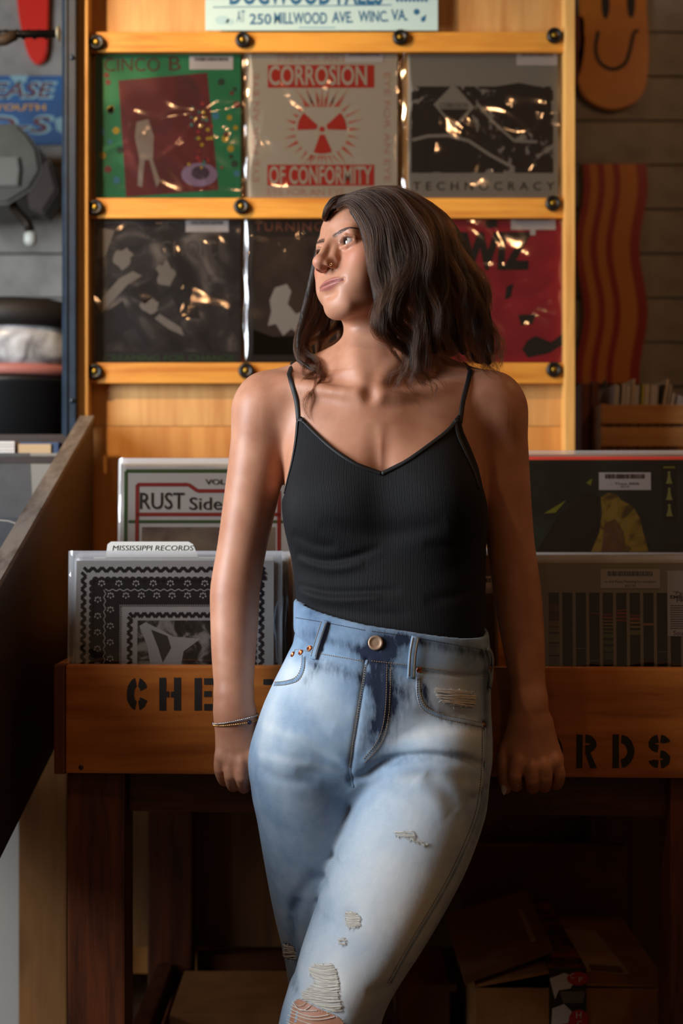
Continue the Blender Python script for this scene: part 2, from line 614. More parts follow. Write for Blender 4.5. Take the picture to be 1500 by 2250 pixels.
# --- green cover with a tilted crimson picture
A = Flat('record', RD, 210, 116, 529, 434, mat('cover_green', srgb(20, 132, 84), 0.5), 'green record cover with tilted crimson picture and CINCO lettering on display panel', 'record', WG)
A.polys('picture', [[(260, 177), (455, 160), (480, 417), (277, 433)]], blotch('crimson_print', [(0.3, srgb(92, 22, 30)), (0.55, srgb(112, 26, 36)), (0.75, srgb(70, 18, 28))], 9, 4, 0.6), 1)
A.text('CINCO', 290, 142, 30, mat('cover_dark_red', srgb(86, 42, 36), 0.6), 2, 122)
A.text('B', 384, 140, 30, MATS['cover_dark_red'], 2, 26)
dots = {k: [] for k in range(4)}
dm = [mat('dot_yellow', srgb(196, 164, 36), .5), mat('dot_red', srgb(120, 44, 44), .5), mat('dot_blue', srgb(58, 130, 160), .5), mat('dot_dark', srgb(30, 66, 48), .5)]
for i in range(46):
    u, v = random.uniform(218, 522), random.uniform(165, 428)
    if 250 < u < 488 and 158 < v < 436:
        continue
    dots[random.randrange(4)].append(circle(u, v, random.uniform(4, 8)))
for (u, v, k) in ((243, 240, 0), (255, 287, 0), (224, 290, 2), (237, 372, 1), (225, 342, 0), (264, 330, 3), (495, 305, 0), (515, 360, 3), (520, 230, 1), (474, 255, 2), (486, 180, 3), (256, 396, 2)):
    dots[k].append(circle(u, v, 8))
for k in range(4):
    A.each('spots', dots[k], dm[k], 1)
A.polys('bowl', [circle(438, 384, 40, 24, 26)], mat('lilac_print', srgb(150, 124, 156), .5), 2)
A.polys('bowl_shadow', [circle(440, 380, 20, 20, 15)], mat('plum_print', srgb(70, 48, 70), .5), 3)
conf = [[], [], []]
for i in range(34):
    conf[i % 3].append(circle(random.gauss(440, 17), random.uniform(225, 375), random.uniform(2, 4.5), 8))
for k in range(3):
    A.each('confetti', conf[k], (dm[0], mat('confetti_red', srgb(180, 50, 50), .5), mat('confetti_teal', srgb(70, 140, 130), .5))[k], 4)
# a generic grey standing shape in place of the drawn figure
A.polys('pale_shape', [[(300, 268), (326, 262), (338, 300), (336, 352), (352, 398), (344, 412), (328, 352), (318, 352), (312, 412), (302, 408), (306, 350), (296, 300)]], mat('dull_cream_print', srgb(150, 132, 118), .6), 2)
A.sticker(416, 124, 512, 153)
A.sleeve(14, 4)
# --- cream cover with red trefoil
cream = mat('cover_cream', srgb(206, 196, 176), 0.55)
red = mat('cover_red', srgb(204, 44, 32), 0.5)
palered = mat('cover_pale_red', srgb(206, 150, 134), 0.6)
Bf = Flat('record', RD, 541, 114, 873, 434, cream, 'cream record cover with red trefoil and CORROSION lettering on display panel', 'record', WG)
Bf.rect('red_band', 588, 143, 822, 193, red, 1)
Bf.text('CORROSION', 698, 166, 44, cream, 2, 216, 0.02)
Bf.rect('red_band', 587, 362, 822, 408, red, 1)
Bf.text('OF CONFORMITY', 704, 385, 40, cream, 2, 226, 0.02)
def wedge(cu, cv, r0, r1, a0, a1, n=8):
    p = [(cu + r1 * math.cos(a0 + (a1 - a0) * i / n), cv + r1 * math.sin(a0 + (a1 - a0) * i / n)) for i in range(n + 1)]
    q = [(cu + r0 * math.cos(a1 + (a0 - a1) * i / n), cv + r0 * math.sin(a1 + (a0 - a1) * i / n)) for i in range(n + 1)]
    return p + q
R_ = math.radians
Bf.polys('trefoil', [wedge(707, 284, 12, 54, R_(66), R_(110)), wedge(707, 284, 12, 54, R_(178), R_(222)), wedge(707, 284, 12, 54, R_(-42), R_(2)), circle(707, 284, 6)], red, 2)
sp = []
for a in np.linspace(0, 2 * math.pi, 26, endpoint=False):
    r0, r1 = 60, random.uniform(72, 98)
    if 1.2 < a < 1.9:
        continue
    w = random.uniform(0.03, 0.07)
    sp.append([(707 + r0 * math.cos(a - w), 284 + r0 * math.sin(a - w)), (707 + r1 * math.cos(a), 284 + r1 * math.sin(a)), (707 + r0 * math.cos(a + w), 284 + r0 * math.sin(a + w))])
for du in (-46, -28, -12, 0, 12, 28, 46):
    sp.append([(707 + du * 0.6 - 3, 235), (707 + du * 1.3, 194), (707 + du * 0.6 + 3, 235)])
    sp.append([(707 + du * 0.5 - 2.5, 342), (707 + du * 0.9, 360), (707 + du * 0.5 + 2.5, 342)])
Bf.polys('rays', sp, mat('cover_light_red', srgb(212, 92, 72), .5), 1)
Bf.text('EYE FOR AN EYE', 700, 128, 14, palered, 1, 180)
Bf.text('EYE FOR AN EYE', 672, 422, 16, palered, 1, 170)
Bf.text('EYE FOR AN EYE', 562, 280, 14, palered, 1, 240, rot=math.pi / 2)
Bf.text('EYE FOR AN EYE', 850, 280, 14, palered, 1, 240, rot=-math.pi / 2)
Bf.sticker(757, 114, 842, 138)
Bf.sleeve(6, 3)
# --- grey cover, dark picture
grey = mat('cover_grey', srgb(150, 146, 136), 0.5)
C_ = Flat('record', RD, 896, 114, 1226, 434, grey, 'grey record cover with stark black picture and TECHNOCRACY lettering on display panel', 'record', WG)
mono = blotch('stark_print', [(0.40, srgb(20, 18, 20)), (0.56, srgb(34, 30, 32)), (0.60, srgb(140, 136, 128)), (0.72, srgb(168, 164, 154))], 20, 6, 2.2)
C_.rect('picture', 903, 190, 1215, 380, mono, 1)
C_.each('dark_field', [[(905, 232), (960, 218), (1030, 236), (1050, 300), (1048, 378), (905, 378)], [(1090, 190), (1140, 182), (1210, 196), (1212, 300), (1150, 290), (1080, 250)]], mat('cover_black', srgb(26, 22, 24), .5), 2)
C_.polys('sign', [[(952, 230), (996, 184), (1042, 236), (998, 284)]], grey, 3)
C_.polys('sign_face', [[(966, 240), (1030, 240), (998, 274)]], MATS['cover_black'], 4)
C_.text('CORROSION', 997, 232, 12, MATS['cover_black'], 4, 62)
C_.polys('arc', thick_line([(905, 308), (940, 299), (985, 298), (1030, 310), (1075, 340), (1130, 370)], 7) + thick_line([(1050, 230), (1085, 270), (1130, 310), (1180, 312)], 6), grey, 3)
C_.text('TECHNOCRACY', 1062, 409, 18, MATS['cover_black'], 2, 310, space=1.7)
C_.sticker(1134, 112, 1224, 144)
C_.sleeve(14, 6)
# --- dark crowd photograph
D_ = Flat('record', RD, 207, 482, 529, 796, mat('cover_night', srgb(46, 44, 48), 0.5), 'dark record cover with grey crowd photograph and green lettering on display panel', 'record', WG)
crowd = blotch('crowd_print', [(0.38, srgb(30, 28, 32)), (0.52, srgb(58, 54, 56)), (0.62, srgb(112, 104, 98)), (0.74, srgb(150, 140, 128))], 13, 3, 1.0)
D_.rect('picture', 208, 486, 528, 772, crowd, 1)
lim = mat('pale_grey_print', srgb(150, 142, 132), .55)
D_.each('pale_shape', [[(212, 668), (262, 612), (292, 596), (312, 606), (280, 626), (222, 690)], ragged(268, 568, 24, 22), ragged(364, 602, 20, 26), [(350, 690), (398, 720), (404, 738), (372, 724), (340, 700)], ragged(330, 672, 20, 16), [(216, 500), (252, 506), (232, 562), (212, 570)]], lim, 2)
D_.each('dark_shape', [[(280, 640), (330, 616), (352, 640), (318, 668)], [(372, 640), (420, 610), (440, 700), (400, 700)], [(212, 700), (270, 660), (290, 720), (230, 760)]], mat('night_print', srgb(32, 30, 36), .5), 2)
D_.text('CHOICE', 424, 546, 34, mat('dim_grey_print', srgb(92, 86, 82), .6), 3, 145)
D_.text('SCREAMING FOR CHANGE', 366, 787, 14, mat('green_print', srgb(58, 104, 56), .6), 3, 300)
D_.sticker(408, 484, 502, 510)
D_.sleeve(14, 4)
# --- black cover behind her head
E_ = Flat('record', RD, 541, 482, 868, 796, mat('cover_umber', srgb(34, 27, 24), 0.5), 'black record cover with white splash and TURNING lettering behind her head', 'record', WG)
E_.rect('picture', 556, 520, 852, 780, blotch('umber_print', [(0.4, srgb(30, 24, 22)), (0.6, srgb(70, 54, 44)), (0.8, srgb(96, 76, 60))], 7, 3, 0.6), 1)
E_.text('TURNING', 634, 498, 20, mat('rust_print', srgb(150, 84, 60), .6), 2, 150, space=1.2)
E_.polys('white_splash', [[(592, 660), (604, 632), (630, 624), (640, 640), (632, 668), (650, 690), (684, 676), (690, 716), (664, 742), (640, 722), (622, 738), (606, 712), (588, 716), (596, 684)]], mat('chalk_print', srgb(186, 180, 172), .6), 2)
E_.polys('dark_floor', [[(545, 720), (600, 740), (680, 736), (700, 794), (545, 794)]], MATS['cover_black'], 1)
E_.sleeve(6, 4)
# --- red cover
F_ = Flat('record', RD, 917, 474, 1240, 796, mat('cover_crimson', srgb(176, 30, 48), 0.5), 'crimson record cover with rough black brush lettering on display panel', 'record', WG)
F_.rect('picture', 918, 476, 1239, 795, blotch('crimson_wash', [(0.35, srgb(160, 24, 44)), (0.6, srgb(190, 36, 58)), (0.8, srgb(140, 26, 36))], 8, 4, 1.2), 1)
F_.text('WIZ', 1090, 552, 84, ink_k, 2, 158, 0.055, shear=0.08)
F_.each('brush_mark', [ragged(1078, 492, 15, 10), [(1158, 748), (1176, 738), (1210, 752), (1240, 730), (1238, 756), (1206, 776), (1160, 786), (1146, 768)], [(1112, 630), (1128, 622), (1122, 652), (1108, 660)], [(1138, 692), (1176, 690), (1170, 712), (1144, 716)]], ink_k, 2)
F_.sticker(1122, 473, 1220, 505)
F_.rect('sticker_tail', 1164, 505, 1176, 517, sticker_m, 3)
F_.sleeve(10, 6)
# --- poster above the rails
PO = Flat('poster', 3.016, 451, -140, 962, 67, mat('poster_mint', srgb(180, 208, 206), 0.6), 'pale mint letterpress poster with blue DOGWOOD FALLS lettering above the records', 'poster', thick=0.0015, part='sheet')
blue = mat('poster_blue', srgb(28, 92, 132), 0.6)
PO.text('DOGWOOD FALLS', 672, -14, 50, blue, 1, 336, 0.025)
PO.polys('imprint_line', [[(870 + 9 * i, -3), (876 + 9 * i, -3), (876 + 9 * i, 4), (870 + 9 * i, 4)] for i in range(8)], blue, 1)
PO.polys('rule', [[(468, 15), (860, 10), (860, 12), (468, 17)]], blue, 1)
PO.text('AT', 529, 36, 26, blue, 1, 18)
PO.text('250', 572, 42, 24, blue, 1, 48, 0.02)
PO.text('MILLWOOD', 660, 40, 26, blue, 1, 116, 0.02)
PO.text('AVE.', 752, 38, 25, blue, 1, 46, 0.02)
PO.text('WINC.', 820, 36, 25, blue, 1, 66, 0.02)
PO.text('VA.', 877, 33, 25, blue, 1, 36, 0.02)
PO.each('ornament', [circle(915, 26, 7, 8), [(924, 40), (936, 32), (934, 46), (926, 49)]], blue, 1)
PO.each('ornament', [circle(488, 44, 16, 12, 10), circle(505, 48, 9, 10, 7)], mat('poster_faint', srgb(160, 194, 200), .6), 1)
PO.rect('imprint_line', 656, 59, 736, 62, mat('poster_faint2', srgb(130, 170, 184), .6), 1)
# ================================================================== record bin on its table
amber = wood('amber_board', srgb(176, 104, 42), srgb(134, 70, 22), 'x', 0.8, 0.36, 0.35, 0.12, 0.3)
amber_d = wood('amber_endgrain', srgb(96, 48, 22), srgb(58, 26, 12), 'z', 1.0, 0.5)
dark_x = wood('dark_stain_rail', srgb(92, 48, 22), srgb(42, 20, 10), 'x', 1.6, 0.45, 0.0, 0.3)
dark_z = wood('dark_stain_post', srgb(98, 48, 22), srgb(46, 20, 10), 'z', 1.6, 0.45, 0.25, 0.3)
YAWB = 0.045
def bd(u, off=0.0):
    """depth of the slightly turned bin front at pixel column u"""
    k = (u - 750) / FPX
    return (2.21 + off - YAWB * 0.447) / (1 + YAWB * k)
BX0, BX1 = -0.447, 1.02
rbin = empty('record_bin', (0.25, 2.6, 0.0), 'amber wooden record bin with black stencilled letters on dark timber table', 'record bin')
def bin_box(name, x0, x1, o0, o1, z0_, z1_, m, parent=rbin, bev=0.003):
    """a board running along the bin front: x range, distance behind the front plane"""
    o = box(name, x0, x1, o0, o1, z0_, z1_, m, None, bev)
    c = Vector(o.location)
    an = -math.atan(YAWB)
    px, py = BX0, 2.21
    o.location = (px + (c.x - px) * math.cos(an) - c.y * math.sin(an), py + (c.x - px) * math.sin(an) + c.y * math.cos(an), c.z)
    o.rotation_euler = (0, 0, an)
    o.parent = parent
    o.matrix_parent_inverse = wmat(parent).inverted()
    return o
ZT, ZB = Z(1461, 2.21), Z(1699, 2.21)
front_board = bin_box('front_board', BX0 + 0.0185, BX1, 0.0, 0.022, ZB, ZT, amber, bev=0.004)
bin_box('side_board_edge', BX0, BX0 + 0.0180, 0.0, 0.022, ZB - 0.002, ZT + 0.001, amber_d, bev=0.004)
box('side_board', BX0, BX0 + 0.018, 2.234, 2.975, ZB, ZT, amber, rbin, 0.003)
box('bin_floor', BX0 + 0.02, BX1 - 0.05, 2.245, 2.52, ZB + 0.002, ZB + 0.016, amber, rbin, 0.001)
box('step_board', BX0 + 0.02, BX1 - 0.05, 2.505, 2.522, ZB + 0.017, 1.075, amber, rbin, 0.002)
box('rear_floor', BX0 + 0.02, BX1 - 0.05, 2.524, 2.975, 0.905, 0.920, amber, rbin, 0.001)
# table
lx = X(150, 2.235)
for (x0, x1) in ((lx, lx + 0.090), (0.505, 0.595)):
    yo = -YAWB * (x0 - BX0)
    box('post', x0, x1, 2.228 + yo, 2.318 + yo, 0.0, ZB - 0.003, dark_z, rbin, 0.004)
    box('post', x0 + 0.035 * (1 if x0 < 0 else 0), x1 + 0.035 * (1 if x0 < 0 else 0), 2.89, 2.972, 0.0, ZB - 0.003, dark_z, rbin, 0.004)
bin_box('apron', lx + 0.091, 0.515, 0.045, 0.075, ZB - 0.068, ZB - 0.003, dark_x)
for x0 in (lx + 0.055, 0.545):
    box('side_stretcher', x0, x0 + 0.032, 2.325, 2.885, 0.175, 0.235, dark_z, rbin, 0.003)
box('back_stretcher', lx + 0.13, 0.50, 2.935, 2.97, 0.175, 0.235, dark_x, rbin, 0.003)
box('lower_shelf', lx + 0.092, 0.54, 2.335, 2.90, 0.150, 0.172, dark_x, rbin, 0.002)

# stencilled letters
def ring_poly(cx, cy, rx, ry, th, a0, a1, n=10):
    a0, a1 = math.radians(a0), math.radians(a1)
    o = [(cx + rx * math.cos(a0 + (a1 - a0) * i / n), cy + ry * math.sin(a0 + (a1 - a0) * i / n)) for i in range(n + 1)]
    k = [(cx + (rx - th) * math.cos(a1 + (a0 - a1) * i / n), cy + (ry - th * 0.8) * math.sin(a1 + (a0 - a1) * i / n)) for i in range(n + 1)]
    return o + k
def rc(a, b, c, d): return [(a, b), (c, b), (c, d), (a, d)]
STEN = {
 'C': [ring_poly(.5, .5, .5, .5, .34, 102, 258), ring_poly(.5, .5, .5, .5, .34, 24, 78), ring_poly(.5, .5, .5, .5, .34, 282, 336)],
 'H': [rc(0, 0, .32, 1), rc(.68, 0, 1, 1), rc(.32, .40, .46, .58), rc(.54, .40, .68, .58)],
 'E': [rc(0, 0, .32, 1), rc(.44, .80, 1, 1), rc(.44, .42, .78, .60), rc(.44, 0, 1, .20)],
 'T': [rc(0, .82, .44, 1), rc(.56, .82, 1, 1), rc(.34, 0, .66, .74)],
 'O': [ring_poly(.5, .5, .5, .5, .34, 98, 262), ring_poly(.5, .5, .5, .5, .34, -82, 82)],
 'R': [rc(0, 0, .30, 1), ring_poly(.40, .72, .58, .28, .30, -86, 84), [(.42, .48), (.66, .48), (1.0, 0), (.68, 0)]],
 'D': [rc(0, 0, .30, 1), ring_poly(.36, .5, .64, .5, .32, -84, 84, 14)],
 'S': [ring_poly(.5, .73, .5, .27, .30, 100, 262), ring_poly(.5, .73, .5, .27, .30, 12, 80), ring_poly(.5, .27, .5, .27, .30, -80, 84), ring_poly(.5, .27, .5, .27, .30, 192, 260)],
}
stencil_m = speckle('stencil_paint', srgb(22, 14, 10), srgb(44, 26, 14), 160, 0.6, 0.05, lo=0.55, hi=0.8)
def stencil(ch, u0, v0, u1, v1):
    V, F = [], []
    for pl in STEN[ch]:
        o = len(V)
        for (a, b) in pl:
            u = u0 + (u1 - u0) * a + random.uniform(-.5, .5); v = v1 + (v0 - v1) * b + random.uniform(-.5, .5)
            V.append(tuple(P(u, v, bd(u, -0.0006))))
        F.append(tuple(range(o, o + len(pl))))
    me = bpy.data.meshes.new('stencil_letter')
    me.from_pydata(V, [], F)
    me.update()
    bm = bmesh.new(); bm.from_mesh(me)
    for f in bm.faces:
        f.normal_update()
        if f.normal.y > 0:
            f.normal_flip()
    bmesh.ops.triangulate(bm, faces=[f for f in bm.faces if len(f.verts) > 4])
    bm.to_mesh(me); bm.free()
    o = link('stencil_letter', me, stencil_m, front_board)
    o['label'] = 'black stencilled letter ' + ch
for ch, u0, v0, u1, v1 in (('C', 278, 1489, 325, 1561), ('H', 350, 1489, 397, 1561), ('E', 427, 1490, 475, 1561), ('T', 578, 1492, 626, 1563), ('O', 1186, 1614, 1236, 1689), ('R', 1266, 1614, 1311, 1688), ('D', 1345, 1614, 1393, 1687), ('S', 1424, 1614, 1472, 1688)):
    stencil(ch, u0, v0, u1, v1)
lathe('nail_head', [(0.004, 0), (0.0036, 0.0008), (0, 0.001)], P(178, 1686, bd(178, -0.0003)), (0, -1, 0), mat('nail', srgb(70, 48, 34), .5, .6), front_board, 12)

# ================================================================== records in the bin
ORD = ['first', 'second', 'third', 'fourth', 'fifth', 'sixth', 'seventh', 'eighth', 'ninth', 'tenth', 'eleventh', 'twelfth', 'thirteenth', 'fourteenth', 'fifteenth',
       'sixteenth', 'seventeenth', 'eighteenth', 'nineteenth', 'twentieth', 'twenty-first', 'twenty-second', 'twenty-third', 'twenty-fourth', 'twenty-fifth', 'twenty-sixth', 'twenty-seventh', 'twenty-eighth', 'twenty-ninth', 'thirtieth']
def plain_record(d, u0, v0, u1, col, label, group, lean=4, yaw=0.0, sleeve=True, full_h=LPH, name='record', thick=0.0035):
    f = Flat(name, d, u0, v0, u1, v0 + 10, mat('sleeve_%d_%d_%d' % col, srgb(*col), 0.5), label, 'record', group, thick, full_h)
    if sleeve:
        f.sleeve(7, 9, 0, 0.0012, 0.002, nx=12, creases=2, back=True)
    f.lean(lean, yaw)
    return f
G1 = 'records in the front row beside her right arm'
# lace-bordered cover, front of the left stack
w_lace = mat('lace_white', srgb(208, 206, 204), 0.55)
k_lace = mat('lace_black', srgb(26, 26, 38), 0.5)
L = Flat('record', 2.246, 163, 1232, 601, 1670, w_lace, 'white record cover with black lace border and zigzags, front of left bin', 'record', G1, 0.0035, LPH)
def zigzag(u0, v0, u1, v1, n, amp, w):
    pts = []
    for i in range(n + 1):
        t = i / n
        s_ = amp if i % 2 else -amp
        pts.append((u0 + (u1 - u0) * t + (s_ if abs(v1 - v0) > abs(u1 - u0) else 0), v0 + (v1 - v0) * t + (s_ if abs(u1 - u0) >= abs(v1 - v0) else 0)))
    return thick_line(pts, w)
L.polys('zigzag', zigzag(180, 1252, 580, 1252, 40, 5, 7) + zigzag(180, 1258, 180, 1462, 22, 5, 7) + zigzag(573, 1258, 573, 1462, 22, 5, 7), k_lace, 1)
def scallop(u0, v0, u1, v1, r, n, inv=False):
    """a filled rectangle whose edge bulges in n scallops a side"""
    out = [[(u0, v0), (u1, v0), (u1, v1), (u0, v1)]]
    for i in range(n):
        out.append(circle(u0 + (i + .5) * (u1 - u0) / n, v0, r, 10))
    m_ = int(n * (v1 - v0) / (u1 - u0)) + 1
    for i in range(m_):
        out.append(circle(u0, v0 + (i + .5) * (v1 - v0) / m_, r, 10))
        out.append(circle(u1, v0 + (i + .5) * (v1 - v0) / m_, r, 10))
    return out
L.polys('lace_band', scallop(199, 1274, 556, 1466, 7, 26), k_lace, 2)
wl = []
for i in range(38):
    u = 228 + i * 8.1
    wl.append((u, 1297 + (2.2 if i % 2 else -2.2)))
wl2 = [(227 + (2.2 if i % 2 else -2.2), 1297 + i * 8.1) for i in range(21)]
wl3 = [(533 + (2.2 if i % 2 else -2.2), 1297 + i * 8.1) for i in range(21)]
L.polys('lace_line', thick_line(wl, 2) + thick_line(wl2, 2) + thick_line(wl3, 2), w_lace, 3)
dd = []
def flower(u, v):
    for a, b in ((0, -5), (0, 5), (-6, 2), (6, 2), (-4.5, -3.5), (4.5, -3.5)):
        dd.append(circle(u + a, v + b, 2.0, 7, 2.3))
for i in range(10):
    flower(220 + i * 38, 1282); flower(240 + i * 34, 1309)
for j in range(5):
    flower(212, 1318 + j * 36); flower(240, 1340 + j * 36); flower(546, 1318 + j * 36); flower(519, 1340 + j * 36)
L.polys('lace_holes', dd, w_lace, 3)
L.rect('inner_frame', 260, 1329, 500, 1466, w_lace, 3)
L.polys('hatching', [[(u, 1327), (u + 1.6, 1327), (u + 1.6, 1334), (u, 1334)] for u in range(258, 502, 4)] + [[(258, v), (265, v), (265, v + 1.6), (258, v + 1.6)] for v in range(1334, 1464, 4)], k_lace, 4)
L.polys('zigzag', zigzag(282, 1352, 478, 1352, 24, 5, 7) + zigzag(283, 1356, 283, 1462, 12, 5, 7), k_lace, 4)
L.rect('picture', 300, 1364, 470, 1466, blotch('lace_picture', [(0.4, srgb(34, 32, 34)), (0.5, srgb(70, 66, 66)), (0.58, srgb(170, 164, 158)), (0.7, srgb(196, 190, 184))], 32, 5, 1.2), 4)
L.polys('pale_shape', [[(318, 1368), (350, 1384), (380, 1400), (440, 1404), (402, 1432), (396, 1466), (330, 1466), (322, 1420), (304, 1376)]], w_lace, 5)
L.polys('dark_shape', [[(330, 1384), (366, 1398), (374, 1424), (356, 1456), (346, 1424)]], mat('soft_black_print', srgb(70, 66, 68), .6), 6)
L.polys('house_mark', [[(562, 1262), (573, 1248), (584, 1262)], [(565, 1265), (582, 1265), (582, 1275), (565, 1275)]], k_lace, 4)
L.sleeve(18, 22, 0, 0.0016, 0.003, back=True)
L.lean(3)
cols = [(212, 208, 200), (188, 186, 184), (206, 204, 206), (150, 148, 150), (214, 206, 190), (176, 172, 166), (198, 198, 200), (120, 112, 104), (206, 196, 180), (186, 182, 178), (90, 80, 72), (204, 202, 198)]
for i, c in enumerate(cols):
    d = 2.264 + i * 0.0185
    plain_record(d, 165 + i * 1.6 + random.uniform(-2, 2), 1234 - i * 1.2 + random.uniform(-5, 5), 606 + i * 2.6 + random.uniform(-3, 3), c, ORD[i] + ' sleeved record back from the lace-bordered cover in the left bin', G1, 3)
# divider card with handwriting
DV = Flat('divider_card', 2.300, 206, 1224, 600, 1400, mat('divider_card_white', srgb(222, 220, 212), 0.6), 'white divider card with handwritten MISSISSIPPI RECORDS tab in left bin', 'divider card', None, 0.001, 0.29)
DV.polys('tab', [[(232, 1226), (236, 1196), (244, 1190), (414, 1190), (424, 1196), (436, 1226)]], MATS['divider_card_white'], 0)
DV.text('MISSISSIPPI RECORDS', 336, 1204, 11, ink_k, 1, 178, 0.0, shear=0.15)
# middle stack, mostly behind her
G2 = 'records in the front row behind her waist'
for i, c in enumerate([(150, 112, 58), (120, 92, 60), (176, 150, 110), (96, 80, 64), (140, 118, 90)]):
    d = 2.262 + i * 0.035
    f = plain_record(d, 650 - i * 1.0, 1220 - i * 2, 1090 - i * 3, c, ORD[i] + ' brown record from the front in the stack behind her waist', G2, 3)
    if i == 0:
        f.sticker(1056, 1266, 1082, 1304)
# painting-by-numbers cover, front right
taupe = mat('cover_taupe', srgb(172, 158, 140), 0.55)
G3 = 'records in the front row by the word ending in ORDS'
Q = Flat('record', 2.206, 1138, 1236, 1584, 1680, taupe, 'taupe record cover with row of black bars and coloured stripes, right bin', 'record', G3, 0.0035, LPH)
blk = mat('bar_black', srgb(24, 20, 18), .5)
bars = [[(1208 + i * 29.6, 1303), (1208 + i * 29.6 + 22.5, 1303), (1208 + i * 29.6 + 22.5, 1470), (1208 + i * 29.6, 1470)] for i in range(12)]
Q.each('black_bar', bars, blk, 1)
def stripes(i, rows):
    for (a, b, c) in rows:
        Q.rect('stripe', 1208 + i * 29.6, a, 1208 + i * 29.6 + 22.5, b, mat('stripe_%d_%d_%d' % c, srgb(*c), .5), 2)
stripes(0, [(1328, 1345, (96, 60, 44)), (1348, 1364, (84, 48, 38)), (1366, 1378, (150, 110, 72)), (1380, 1390, (136, 124, 92)), (1394, 1412, (132, 132, 110)), (1416, 1440, (124, 128, 112)), (1444, 1466, (120, 124, 112))])
stripes(3, [(1348, 1350, (150, 60, 50)), (1452, 1453.5, (150, 146, 140))])
stripes(4, [(1350, 1353, (140, 40, 34)), (1356, 1360, (170, 60, 44)), (1364, 1367, (160, 120, 80)), (1371, 1374, (170, 140, 96)), (1378, 1381, (150, 136, 90)), (1386, 1390, (120, 124, 70)), (1394, 1402, (110, 128, 66)), (1408, 1416, (92, 110, 64)), (1422, 1432, (80, 100, 66)), (1436, 1450, (72, 92, 76))])
stripes(5, [(1340, 1343, (170, 50, 40)), (1346, 1350, (180, 56, 44)), (1354, 1358, (170, 60, 46)), (1362, 1366, (150, 70, 50))])
stripes(6, [(1352, 1355, (170, 60, 46)), (1358, 1363, (190, 90, 60)), (1367, 1371, (190, 150, 100)), (1376, 1380, (170, 150, 100)), (1386, 1396, (130, 140, 76))])
stripes(7, [(1370, 1375, (180, 130, 70))])
stripes(2, [(1425, 1426.5, (150, 146, 140))])
stripes(8, [(1432, 1433.5, (130, 126, 120))])
Q.sticker(1322, 1251, 1452, 1293, [('In the Pines-Painting by numbers', 1279, 7, 110), ('$21.29', 1288, 6, 22)], 3)
st = Q.rect('hype_sticker', 1468, 1254, 1580, 1398, sticker_m, 3)
Q.text('"Pai', 1492, 1303, 8, ink_k, 4, 22, parent=st)
Q.text('EMBR', 1492, 1312, 8, ink_k, 4, 36, 0.02, parent=st)
Q.text('PRI', 1498, 1320, 7, ink_k, 4, 20, parent=st)
Q.polys('small_print', [[(1474, v), (1574, v), (1574, v + 2), (1474, v + 2)] for v in range(1330, 1384, 5)], ink_g, 4, st)
Q.text('Soul', 1492, 1391, 10, ink_k, 4, 24, parent=st)
Q.sleeve(10, 16, 0, 0.0012, 0.002, back=True)
Q.lean(3, -2.6)
for i, c in enumerate([(196, 178, 152), (60, 48, 42), (170, 160, 150), (110, 60, 44), (200, 190, 176), (88, 84, 80)]):
    plain_record(2.240 + i * 0.034, 1139 - i * 4, 1230 - i * 1.5, 1580 - i * 6, c, ORD[i] + ' sleeved record back from the black-barred cover in the right bin', G3, 3, -2.0)
# rear row: the RUST side compilation
G4 = 'records in the raised rear row beside her'
RS = Flat('record', 2.545, 262, 1018, 646, 1400, mat('cover_offwhite', srgb(214, 210, 206), 0.5), 'white record cover with green and red frames and RUST side lettering, rear row', 'record', G4, 0.0035, LPH)
grn = mat('frame_green', srgb(58, 92, 44), .5); rdd = mat('frame_red', srgb(160, 40, 36), .5)
RS.polys('green_frame', thick_line([(274, 1222), (274, 1034), (640, 1034)], 8) + thick_line([(640, 1030), (640, 1222)], 8) + thick_line([(280, 1146), (634, 1146)], 7), grn, 1)
RS.polys('red_frame', thick_line([(299, 1222), (299, 1064), (412, 1064), (432, 1078), (612, 1078), (612, 1222)], 8) + thick_line([(297, 1130), (616, 1130)], 8), rdd, 2)
RS.text('VOL. 1', 480, 1058, 12, ink_k, 3, 62, 0.015)
RS.text('RUST', 354, 1100, 37, ink_k, 3, 98, 0.005)
RS.text('Side', 450, 1106, 28, ink_k, 3, 72, 0.005)
RS.text('Story', 552, 1106, 28, ink_k, 3, 84, 0.005)
RS.rect('picture', 310, 1158, 604, 1330, blotch('sepia_print', [(0.35, srgb(96, 72, 70)), (0.5, srgb(150, 132, 112)), (0.7, srgb(168, 152, 124))], 6, 4, 0.8), 1)
RS.sleeve(6, 6, 0, 0.0012, 0.002, back=True)
RS.lean(3)
for i, c in enumerate([(206, 202, 196), (190, 150, 130), (120, 116, 116), (200, 196, 186)]):
    plain_record(2.57 + i * 0.03, 263 + i * 1.5, 1014 - i * 0.5 + random.uniform(0, 3), 644, c, ORD[i] + ' sleeved record back from the RUST side cover in the rear row', G4, 3)
